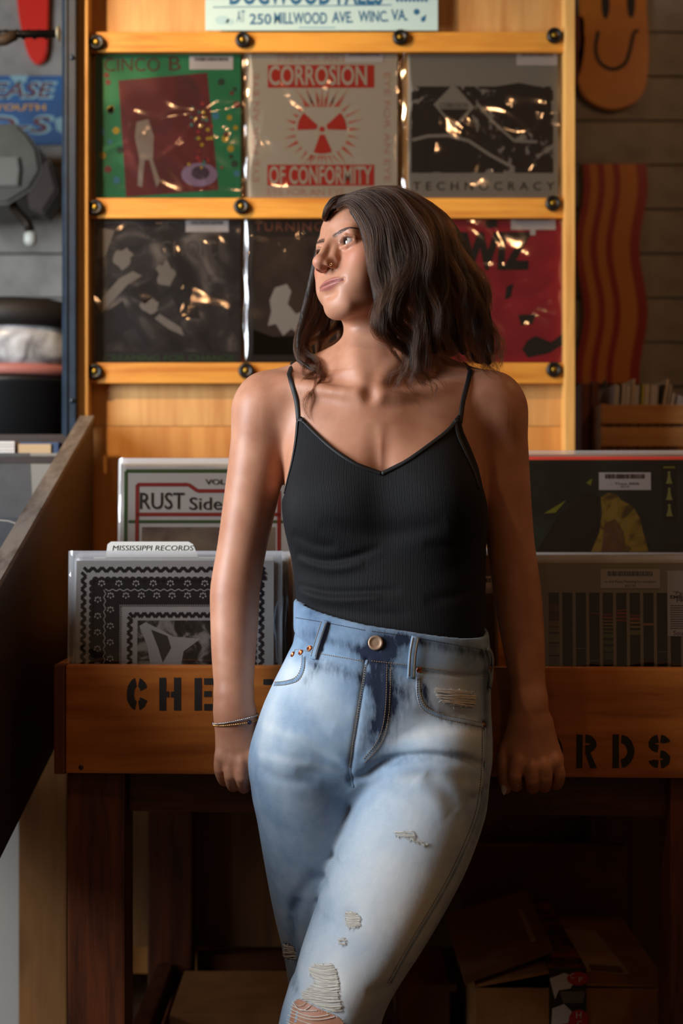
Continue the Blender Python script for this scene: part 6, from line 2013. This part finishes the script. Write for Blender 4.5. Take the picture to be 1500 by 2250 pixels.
# rips: pale loose threads across dark holes, frayed rims
thr_m = mat('frayed_thread', srgb(214, 208, 196), 0.9)
hole_m = skin_mat()
def rip(outline, nthreads, sag, parent, hole=True, rr=0.0006, bvh=JB, m_h=None):
    us = [q[0] for q in outline]; vv = [q[1] for q in outline]
    c = catmull([(u, v, 0) for u, v in outline], 5, closed=True)[:, :2]
    root = None
    if hole:
        cu, cv = c[:, 0].mean(), c[:, 1].mean()
        ctr, _ = cast(bvh, cu, cv)
        V = [ctr + (Vector((0, 0, CAMZ)) - ctr).normalized() * 0.0012]
        for u, v in c:
            h, n = cast(bvh, u, v)
            V.append(h + n * 0.0009)
        # ring at half radius
        F = []
        H_ = []
        for u, v in c:
            h, n = cast(bvh, (u + cu) / 2, (v + cv) / 2)
            H_.append(h + n * 0.0011)
        k = len(c)
        V += H_
        for i in range(k):
            j = (i + 1) % k
            F.append((1 + i, 1 + j, 1 + k + j, 1 + k + i))
            F.append((1 + k + i, 1 + k + j, 0))
        me = bpy.data.meshes.new('knee_skin')
        me.from_pydata([tuple(q) for q in V], [], F)
        me.shade_smooth()
        link('torn_opening', me, m_h or hole_m, parent)
    V, F = [], []
    v0, v1 = min(vv), max(vv)
    for i in range(nthreads):
        y = v0 + (v1 - v0) * (i + 0.5 + RNG.uniform(-.3, .3)) / nthreads
        # the span of the outline at this height
        xs_ = []
        for k in range(len(c)):
            a, b = c[k], c[(k + 1) % len(c)]
            if (a[1] > y) != (b[1] > y):
                xs_.append(a[0] + (b[0] - a[0]) * (y - a[1]) / (b[1] - a[1]))
        if len(xs_) < 2:
            continue
        x0, x1 = min(xs_) - RNG.uniform(0, 4), max(xs_) + RNG.uniform(0, 4)
        pts = []
        sg = sag * RNG.uniform(0.3, 1.3)
        tl = RNG.uniform(-0.12, 0.12) + 0.1
        for t in np.linspace(0, 1, 9):
            u = x0 + (x1 - x0) * t
            h, n = cast(bvh, u, y + sg * math.sin(math.pi * t) + tl * (u - (x0 + x1) / 2))
            pts.append(h + n * (0.0016 + 0.0008 * math.sin(math.pi * t) + RNG.uniform(0, .0005)))
        r = rr * 0.62 * RNG.uniform(0.6, 1.3)
        v_, f_2 = tube_data(pts, r, 4)
        o = len(V); V += v_; F += [tuple(q + o for q in f) for f in f_2]
    # frayed rim
    for k in range(len(c) * 2):
        i = RNG.integers(0, len(c))
        u, v = c[i] + RNG.uniform(-2, 2, 2)
        h, n = cast(bvh, u, v)
        d = Vector(RNG.normal(0, 1, 3)); d.y = -abs(d.y) * 0.7; d.normalize()
        e = h + n * 0.001
        pts = [e, e + d * 0.0016, e + d * 0.0028 + Vector((0, 0, -0.0012))]
        v_, f_2 = tube_data(pts, 0.00022, 4)
        o = len(V); V += v_; F += [tuple(q + o for q in f) for f in f_2]
    me = bpy.data.meshes.new('frayed_threads')
    me.from_pydata([tuple(v) for v in V], [], F)
    o = link('frayed_threads', me, thr_m, parent)
    o['label'] = 'pale frayed threads across a rip'
    return o
worn_m = mat('worn_weft', srgb(206, 204, 198), 0.9)
rip([(690, 2122), (728, 2118), (742, 2150), (742, 2185), (748, 2215), (720, 2218), (688, 2205), (664, 2190), (692, 2160), (684, 2140)], 62, 5, jeans, True, 0.0008, m_h=worn_m)
rip([(655, 2196), (700, 2216), (745, 2236), (752, 2262), (700, 2275), (640, 2275), (640, 2230)], 10, 14, jeans, True, 0.0010)
rip([(762, 2004), (790, 2012), (786, 2036), (764, 2036)], 18, 1, jeans, True, 0.0006, m_h=worn_m)
rip([(746, 2066), (757, 2062), (758, 2074), (748, 2077)], 4, 0, jeans, False, 0.0006)
rip([(628, 2072), (646, 2082), (648, 2104), (628, 2104)], 14, 1, jeans, True, 0.0006, m_h=mat('rip_dark', srgb(60, 60, 70), 0.9))
rip([(868, 1828), (902, 1826), (908, 1842), (880, 1840)], 7, 1, jeans, False, 0.0006)
rip([(905, 1842), (935, 1852), (930, 1856), (908, 1848)], 3, 1, jeans, False, 0.0005)
rip([(958, 1515), (1035, 1520), (1030, 1550), (975, 1545)], 34, 1, jeans, False, 0.0007)
# ------------------------------------------------------------------ hair
G_NEAR = [   # guides from the parting over the near side of the head, front to back: (u, v, d)
 [(742, 458, 2.066), (768, 452, 2.046), (796, 492, 2.036), (814, 560, 2.034), (826, 640, 2.034), (836, 712, 2.034), (866, 770, 2.040), (880, 806, 2.050), (862, 838, 2.056), (858, 864, 2.056)],
 [(745, 446, 2.070), (790, 438, 2.046), (832, 500, 2.030), (842, 590, 2.026), (842, 670, 2.026), (868, 738, 2.030), (906, 800, 2.040), (946, 838, 2.050), (956, 872, 2.056)],
 [(750, 439, 2.080), (816, 432, 2.056), (870, 492, 2.032), (884, 590, 2.024), (872, 680, 2.024), (902, 752, 2.032), (918, 806, 2.046), (900, 836, 2.055)],
 [(758, 435, 2.095), (840, 427, 2.070), (897, 490, 2.040), (925, 580, 2.028), (928, 680, 2.030), (950, 756, 2.044), (980, 806, 2.066)],
 [(770, 433, 2.110), (860, 423, 2.092), (932, 478, 2.062), (968, 570, 2.046), (982, 670, 2.046), (1004, 748, 2.060), (1046, 806, 2.090)],
 [(785, 432, 2.125), (880, 422, 2.115), (957, 482, 2.088), (1000, 570, 2.072), (1034, 655, 2.074), (1054, 735, 2.088), (1076, 800, 2.108), (1106, 834, 2.118)],
 [(800, 432, 2.140), (887, 433, 2.140), (967, 484, 2.120), (1014, 570, 2.108), (1056, 655, 2.108), (1076, 730, 2.118), (1078, 790, 2.130), (1062, 820, 2.13)],
 [(815, 433, 2.155), (892, 437, 2.170), (967, 495, 2.165), (1010, 590, 2.160), (1040, 680, 2.165), (1058, 760, 2.170), (1040, 815, 2.165)],
 [(820, 435, 2.170), (882, 444, 2.205), (945, 520, 2.220), (970, 640, 2.215), (985, 740, 2.210), (985, 800, 2.205)],
 [(815, 438, 2.175), (840, 440, 2.225), (870, 540, 2.245), (890, 660, 2.230), (900, 750, 2.215), (905, 800, 2.205)],
]
G_FAR = [    # the far side, behind the face
 [(742, 450, 2.085), (724, 470, 2.110), (708, 510, 2.140), (696, 565, 2.160), (684, 622, 2.165), (669, 682, 2.158), (656, 735, 2.147), (650, 772, 2.140), (662, 802, 2.130), (692, 816, 2.112), (712, 832, 2.092), (690, 862, 2.082), (672, 890, 2.077), (670, 912, 2.075), (690, 940, 2.073)],
 [(748, 446, 2.110), (728, 490, 2.150), (712, 560, 2.180), (702, 640, 2.182), (692, 700, 2.174), (672, 742, 2.162), (660, 776, 2.150), (676, 802, 2.132), (702, 818, 2.108)],
 [(760, 445, 2.140), (742, 510, 2.190), (728, 600, 2.200), (719, 690, 2.195), (706, 738, 2.182), (686, 770, 2.165), (681, 796, 2.150), (706, 816, 2.128)],
 [(790, 445, 2.165), (770, 520, 2.225), (755, 620, 2.220), (744, 700, 2.205), (734, 746, 2.190), (718, 780, 2.172), (716, 804, 2.155)],
 [(815, 440, 2.175), (815, 520, 2.245), (800, 640, 2.235), (780, 720, 2.215), (765, 765, 2.200), (745, 795, 2.18)],
]
NP = 34
def guide_np(g):
    c = catmull([tuple(P(*q)) for q in g], 12)
    L = np.concatenate([[0], np.cumsum(np.linalg.norm(np.diff(c, axis=0), axis=1))])
    t = np.linspace(0, L[-1], NP)
    return np.stack([np.interp(t, L, c[:, i]) for i in range(3)], 1)
GN = [guide_np(g) for g in G_NEAR]
GF = [guide_np(g) for g in G_FAR]

def build_hair_mass():
    h = 0.0026
    R = Field(rect(-0.09, 0.27, h), rect(2.0, 2.29, h), rect(1.24, 1.66, h))
    B = HR
    # a cap over the skull, cut off along the hairline
    c = H(0, -1.9, 2.5)
    R.ell(c, np.array((7.5, 9.4, 7.6)) * HS, HR, 0.004)
    X, Y, Z = R.xs[:, None, None] - HC[0], R.ys[None, :, None] - HC[1], R.zs[None, None, :] - HC[2]
    f = (X * HF[0] + Y * HF[1] + Z * HF[2]) / HS
    u = (X * HU[0] + Y * HU[1] + Z * HU[2]) / HS
    cut = (0.80 * f - 0.60 * u - 3.0) * HS
    R.f = np.maximum(R.f, cut.astype(np.float32))
    for gi, g in enumerate(GN + GF):
        near = gi < len(GN)
        rmax = (0.007 if gi in (0, 1) else 0.014) if near else (0.012 if gi > len(GN) else 0.006)
        if gi in (7, 8, 9):
            rmax = 0.028
        rows = []
        for i in range(3 if near else 0, int(NP * ((0.80 if gi < 3 else 0.92) if near else 0.78)), 3):
            t = i / (NP - 1)
            r = rmax * min(1, 0.45 + 2.2 * t) * (1 - max(0, (t - 0.45) / 0.35) * (0.25 if gi in (7, 8, 9) else (0.45 if gi in (3, 4, 5, 6) else 0.8)))
            q = g[i].copy()
            if near:
                q = q + np.array((0, 0.006, 0))
                if t < 0.5:
                    dv = HC - q
                    q = q + dv / np.linalg.norm(dv) * (r + 0.004) * (1 - t / 0.5)
            rows.append((q, r))
        R.chain(rows, 0.010, per=1)
    return R
def hair_mat():
    m = bpy.data.materials.new('dark_brown_hair')
    m.use_nodes = True
    nt = m.node_tree
    nt.nodes.remove(nt.nodes['Principled BSDF'])
    hb = nt.nodes.new('ShaderNodeBsdfHairPrincipled')
    hb.parametrization = 'COLOR'
    hi = nt.nodes.new('ShaderNodeHairInfo')
    r = ramp(m, hi.outputs['Random'], [(0.0, srgb(18, 11, 8)), (0.6, srgb(38, 22, 14)), (1.0, srgb(96, 56, 30))])
    nt.links.new(r.outputs[0], hb.inputs['Color'])
    hb.inputs['Roughness'].default_value = 0.30
    hb.inputs['IOR'].default_value = 1.40
    hb.inputs['Radial Roughness'].default_value = 0.45
    nt.links.new(hb.outputs[0], nt.nodes['Material Output'].inputs[0])
    return m
def hair_base_mat():
    m = mat('hair_underlayer', srgb(24, 15, 11), 0.55, 0.0, 0.4)
    b = m.node_tree.nodes['Principled BSDF']
    tc = nd(m, 'ShaderNodeTexCoord')
    mp = nd(m, 'ShaderNodeMapping'); mp.inputs['Scale'].default_value = (320, 320, 14)
    ln(m, tc.outputs['Object'], mp.inputs[0])
    n = nd(m, 'ShaderNodeTexNoise', i_Scale=1.0, i_Detail=3.0, i_Distortion=0.8)
    ln(m, mp.outputs[0], n.inputs['Vector'])
    r = ramp(m, n.outputs[0], [(0.35, srgb(14, 9, 7)), (0.7, srgb(48, 31, 22))])
    ln(m, r.outputs[0], b.inputs['Base Color'])
    bp = nd(m, 'ShaderNodeBump', i_Strength=0.6, i_Distance=0.002)
    ln(m, n.outputs[0], bp.inputs['Height']); ln(m, bp.outputs[0], b.inputs['Normal'])
    return m
_R = build_hair_mass()
hair_me, HV, HQ = _R.mesh('hair', 2)
del _R
hair = link('hair', hair_me, hair_base_mat(), person)
hair['label'] = 'wavy shoulder-length dark brown hair'

T_ = np.linspace(0, 1, NP)
STR, RAD = [], []
def add_strand(p, r0):
    STR.append(p)
    RAD.append(r0 * (1 - 0.75 * T_ ** 2))
def lock(center, n, spread, wave, phase, fly=0.05, r0=0.00021, tip=0.35):
    """n strands around one clump centre line"""
    tg = np.gradient(center, axis=0)
    tg /= np.linalg.norm(tg, axis=1)[:, None] + 1e-9
    up = np.array((0.25, -1.0, 0.2)); up = up / np.linalg.norm(up)
    s1 = np.cross(tg, up); s1 /= np.linalg.norm(s1, axis=1)[:, None] + 1e-9
    s2 = np.cross(s1, tg)
    env = np.clip(T_ * 1.6, 0, 1) ** 1.3
    fr = RNG.uniform(2.9, 3.6)
    env2 = env * (0.42 + 0.95 * np.clip((T_ - 0.3) * 2.2, 0, 1))
    w = wave * env2 * np.sin(2 * math.pi * (fr * T_ + phase))
    w2 = wave * 0.8 * env2 * np.cos(2 * math.pi * (fr * T_ + phase))
    base = center + s1 * w[:, None] + s2 * (w2 * 0.6)[:, None]
    for i in range(n):
        a, q = RNG.uniform(0, 2 * math.pi), math.sqrt(RNG.uniform(0, 1))
        prof = spread * (0.55 + 0.6 * np.sin(np.pi * np.clip(T_, 0, 1) ** 0.8)) * (1 - (1 - tip) * T_ ** 2.5)
        o = s1 * (math.cos(a) * q * prof)[:, None] + s2 * (math.sin(a) * q * prof)[:, None]
        ph = RNG.uniform(0, 1)
        sm_ = 0.0006 * np.sin(2 * math.pi * (RNG.uniform(2, 5) * T_ + ph))
        jp, ja = RNG.normal(0, 0.045), RNG.uniform(0.7, 1.25)
        wj = wave * ja * env2 * np.sin(2 * math.pi * (fr * T_ + phase + jp))
        wk = wave * 0.8 * ja * env2 * np.cos(2 * math.pi * (fr * T_ + phase + jp))
        p = center + s1 * wj[:, None] + s2 * (wk * 0.6)[:, None] + o + s1 * (sm_ * env)[:, None]
        if RNG.uniform() < fly:
            k = RNG.uniform(0.002, 0.010)
            d = RNG.normal(0, 1, 3); d[1] = -abs(d[1]); d /= np.linalg.norm(d)
            p = p + d[None, :] * (k * env ** 1.5 * np.sin(math.pi * (0.25 + 0.75 * T_ + RNG.uniform(-.2, .2))))[:, None]
            cut = RNG.uniform(0.55, 1.0)
            p = np.stack([np.interp(T_ * cut, T_, p[:, j]) for j in range(3)], 1)
            add_strand(p, r0 * 0.6)
        else:
            cut = RNG.uniform(0.8, 1.0)
            p = np.stack([np.interp(T_ * cut, T_, p[:, j]) for j in range(3)], 1)
            add_strand(p, r0 * RNG.uniform(0.7, 1.2))
def lift_off(center, amt):
    """keep clump lines outside the skull"""
    D = (center - np.array(H(0, -1.9, 2.5)))
    q = np.stack([D @ HL / (7.6 * HS), D @ HF / (9.5 * HS), D @ HU / (7.7 * HS)], 1)
    r = np.linalg.norm(q, axis=1)
    s_ = np.where(r < 1.0, (1.0 / np.maximum(r, 0.3)), 1.0)
    return np.array(H(0, -1.9, 2.5)) + D * s_[:, None]
for gi in range(len(GN) - 1):
    for c in range(7):
        s_ = (c + RNG.uniform(0.0, 1.0)) / 7
        ctr = GN[gi] * (1 - s_) + GN[gi + 1] * s_
        wob = RNG.normal(0, 0.005, 3)
        ctr = ctr + wob[None, :] * np.clip(T_ * 1.5, 0, 1)[:, None]
        ctr = lift_off(ctr, 0)
        lock(ctr, 105, RNG.uniform(0.0045, 0.0105), RNG.uniform(0.006, 0.012), 0.11 * gi + 0.02 * c + RNG.normal(0, 0.07), 0.10)
for gi in range(len(GF) - 1):
    for c in range(3):
        s_ = (c + RNG.uniform(0.1, 0.9)) / 3
        ctr = lift_off(GF[gi] * (1 - s_) + GF[gi + 1] * s_, 0)
        lock(ctr, 150, RNG.uniform(0.005, 0.010), RNG.uniform(0.005, 0.009), RNG.uniform(0, 1), 0.06)
for g, n, sp in ((GN[0], 90, 0.006), (GN[1], 70, 0.005), (GN[2], 70, 0.006), (GN[5], 60, 0.006), (GF[0], 70, 0.004)):
    lock(lift_off(g, 0), n, sp, 0.003, RNG.uniform(0, 1), 0.08, tip=0.2)
# the roll of hair rising off the forehead
for c in range(8):
    a0 = c / 7
    g = [(712 + 10 * a0, 482 - 20 * a0, 2.092 - 0.008 * a0), (716 + 6 * a0, 464 - 10 * a0, 2.082), (730 + 4 * a0, 444 - 6 * a0, 2.076), (762 + 6 * a0, 438 - 6 * a0, 2.075), (806, 432 - 5 * a0, 2.072), (858, 446, 2.052), (888, 510, 2.032), (896, 600, 2.026), (890, 680, 2.03)]
    g = [(726 + 6 * a0, 478 - 14 * a0, 2.125)] + g
    lock(lift_off(guide_np(g), 0), 90, 0.005, 0.002, RNG.uniform(0, 1), 0.04)
# loose wisps on the chest and brow
for g in ([(700, 800, 2.10), (690, 850, 2.083), (672, 885, 2.078), (668, 905, 2.076), (680, 925, 2.074)], [(868, 770, 2.035), (885, 820, 2.045), (868, 850, 2.055), (858, 862, 2.06)],
          [(905, 790, 2.04), (940, 830, 2.05), (958, 852, 2.055), (950, 885, 2.055)]):
    lock(guide_np(g), 14, 0.0022, 0.001, RNG.uniform(0, 1), 0.2, 0.00016)

def make_hair_curves(name, strands, radii, m, parent):
    hc_ = bpy.data.hair_curves.new(name)
    hc_.add_curves([len(s_) for s_ in strands])
    pos = np.concatenate(strands).astype(np.float32)
    hc_.attributes['position'].data.foreach_set('vector', pos.ravel())
    ra = hc_.attributes.get('radius') or hc_.attributes.new('radius', 'FLOAT', 'POINT')
    ra.data.foreach_set('value', np.concatenate(radii).astype(np.float32))
    return link(name, hc_, m, parent)
strands = make_hair_curves('hair_strands', STR, RAD, hair_mat(), hair)

# ---- brows and lashes
fine_m = mat('brow_hair', srgb(26, 17, 12), 0.5)
BS, BR_ = [], []
tt6 = np.linspace(0, 1, 6)
def face_pt(l, u, lift=0.0004):
    o = Vector(H(l, 14, u)); d = Vector(-HF)
    h, n, _, _ = BB.ray_cast(o, d)
    return (h + n * lift, n) if h is not None else (Vector(H(l, 8, u)), Vector(HF))
for sd in (1, -1):
    for i in range(150):
        q = RNG.uniform(0, 1)
        al_ = 0.95 + 3.6 * q
        cu = 1.40 + 0.50 * math.sin(min(max((al_ - 1.2) / 4.2, 0), 1) * 2.3) + EYE_U
        wd = np.interp(al_, [0.8, 1.2, 3.0, 4.4, 5.0], [0.14, 0.34, 0.28, 0.10, 0.04])
        u0 = cu + RNG.uniform(-wd, wd) * 0.8
        a, n = face_pt(sd * al_, u0)
        b, n2 = face_pt(sd * (al_ + 0.40), u0 + 0.26 * (1 - q * 1.5), 0.0009)
        pa, pb = np.array(a), np.array(b)
        BS.append(pa[None] + (pb - pa)[None] * tt6[:, None]); BR_.append(0.00010 * (1 - 0.8 * tt6))
    for i in range(46):
        q = (i + RNG.uniform(0, .6)) / 46
        x = -1.35 + 2.75 * q
        l = sd * (3.2 + x)
        yy = 0.42 * math.sqrt(max(0.0, 1 - (x / 1.5) ** 2)) - 0.06
        a, n = face_pt(l, EYE_U + yy + 0.10, 0.0001)
        pa = np.array(a)
        out = HF * 0.9 + HU * 0.15 + HL * sd * (0.30 * x)
        out = out / np.linalg.norm(out)
        cur = pa[None] + out[None] * (0.0042 * tt6)[:, None] + HU[None] * (0.0022 * tt6 ** 2)[:, None]
        BS.append(cur); BR_.append(0.00013 * (1 - 0.8 * tt6))
br = make_hair_curves('eyebrows', BS, BR_, fine_m, person)

# ---- small gold ring in the near nostril
gold_m = mat('gold_jewellery', srgb(214, 168, 110), 0.22, 1.0)
def ring_obj(name, c, ax, r, tr, m, parent, n=28, arc=2 * math.pi):
    ax = Vector(ax).normalized(); a = ax.orthogonal().normalized(); b = ax.cross(a)
    pts = [Vector(c) + (a * math.cos(arc * i / n) + b * math.sin(arc * i / n)) * r for i in range(n + 1)]
    return tube(name, pts, tr, m, parent, 6)
ring_obj('nose_ring', H(1.72, 9.55, -4.15), HF * 0.5 + HL * 0.2, 0.0018, 0.0003, gold_m, person)
# ------------------------------------------------------------------ jewellery, nails, shoes
def beads(name, path, r, m, parent, every=1.0):
    bm = bmesh.new()
    L = 0.0
    for i in range(len(path) - 1):
        a, b = path[i], path[i + 1]
        seg = (b - a).length
        while L < seg:
            p = a + (b - a) * (L / seg)
            bmesh.ops.create_icosphere(bm, subdivisions=1, radius=r, matrix=Matrix.Translation(p))
            L += r * 2 * every
        L -= seg
    return link(name, bm_mesh(bm, name, True), m, parent)
silver_m = mat('silver_jewellery', srgb(206, 204, 198), 0.25, 1.0)
navy_m = mat('navy_bead', srgb(26, 30, 58), 0.3)
def wrist_loop(c, tiltx, tilty, lift, sag=0.0):
    pts = []
    for i in range(49):
        a = 2 * math.pi * i / 48
        q = Vector(c) + Vector((math.cos(a) * 0.034, -math.sin(a) * 0.034, math.cos(a) * tiltx + (-math.sin(a)) * tilty))
        h, n, _, _ = BB.find_nearest(q)
        p = h + n * lift
        pts.append(Vector((p.x, p.y, q.z + sag * max(0, math.sin(a)))))
    return pts
for k, (dz, tx, m_, rr) in enumerate(((1586, 0.004, gold_m, 0.0016), (1579, 0.0065, silver_m, 0.0015))):
    pth = wrist_loop(P(515, dz, 2.119), tx, 0.0, 0.0014)
    b_ = tube('bracelet', pth, 0.0005, m_, person, 5)
    b_['label'] = ('gold beaded bracelet', 'silver beaded bracelet')[k]
    bd_ = beads('bracelet_beads', pth, rr, m_, b_)
    bd_['kind'] = 'stuff'
    if k == 0:
        for i in (25, 6):
            bm = bmesh.new()
            bmesh.ops.create_icosphere(bm, subdivisions=2, radius=0.0034)
            o = link('navy_bead', bm_mesh(bm, 'navy_bead', True), navy_m, b_, pth[i])
# finger rings
def finger_ring(a, b, r, m_, stone=None):
    a, b = P(*a), P(*b)
    c = (a + b) / 2
    o = ring_obj('finger_ring', c, b - a, r, 0.0009, m_, person)
    if stone:
        bm = bmesh.new()
        bmesh.ops.create_icosphere(bm, subdivisions=1, radius=0.0021)
        s_ = link('stone', bm_mesh(bm, 'stone'), mat('ring_stone', srgb(230, 226, 220), 0.05, 0.3), o, c + Vector(stone))
    return o
finger_ring((1131, 1704, 2.096), (1133, 1724, 2.118), 0.0107, gold_m, (0.002, -0.0095, -0.0055))
finger_ring((1168, 1712, 2.098), (1170, 1730, 2.124), 0.0108, gold_m, (-0.004, -0.0090, -0.0055))
# thumb nail
bm = bmesh.new()
bmesh.ops.create_uvsphere(bm, u_segments=16, v_segments=10, radius=1.0)
for v in bm.verts:
    z_ = v.co.z
    v.co = Vector((v.co.x * 0.0046 * (1 - 0.25 * max(0, -z_)), v.co.y * 0.0016, z_ * 0.0095))
nail = link('thumb_nail', bm_mesh(bm, 'thumb_nail', True), mat('nail_grey', srgb(196, 190, 190), 0.2), person, P(1107, 1733, 2.1125))
nail['label'] = 'long pale grey thumb nail'
# shoes, below the frame
shoe_m = mat('shoe_canvas', srgb(36, 34, 34), 0.8)
sole_m = mat('shoe_sole', srgb(196, 192, 184), 0.7)
for (cx, cy) in ((X(668, 1.97), 1.97), (X(718, 2.16), 2.13)):
    S = Field(rect(cx - 0.06, cx + 0.06, 0.004), rect(cy - 0.22, cy + 0.08, 0.004), rect(-0.01, 0.14, 0.004))
    S.chain([((cx, cy + 0.02, 0.05), .036), ((cx, cy - 0.06, 0.045), .036), ((cx, cy - 0.15, 0.035), .030)], 0.01)
    S.cone((cx, cy + 0.01, 0.05), (cx, cy + 0.01, 0.10), 0.038, 0.036, 0.02)
    S.f = np.maximum(S.f, (0.004 - S.zs)[None, None, :].astype(np.float32))
    me_, _, _ = S.mesh('shoe', 1)
    sh = link('shoe', me_, shoe_m, person)
    out = smooth_outline([(-36, 40), (0, 56), (36, 40), (34, -60), (30, -160), (0, -186), (-30, -160), (-34, -60)], 4)
    bm = bmesh.new()
    f = bm.faces.new([bm.verts.new((cx + a * .001, cy + b * .001, 0.0)) for a, b in out])
    r = bmesh.ops.extrude_face_region(bm, geom=[f])
    for v in r['geom']:
        if isinstance(v, bmesh.types.BMVert):
            v.co.z = 0.02
    link('sole', bm_mesh(bm, 'sole'), sole_m, sh)
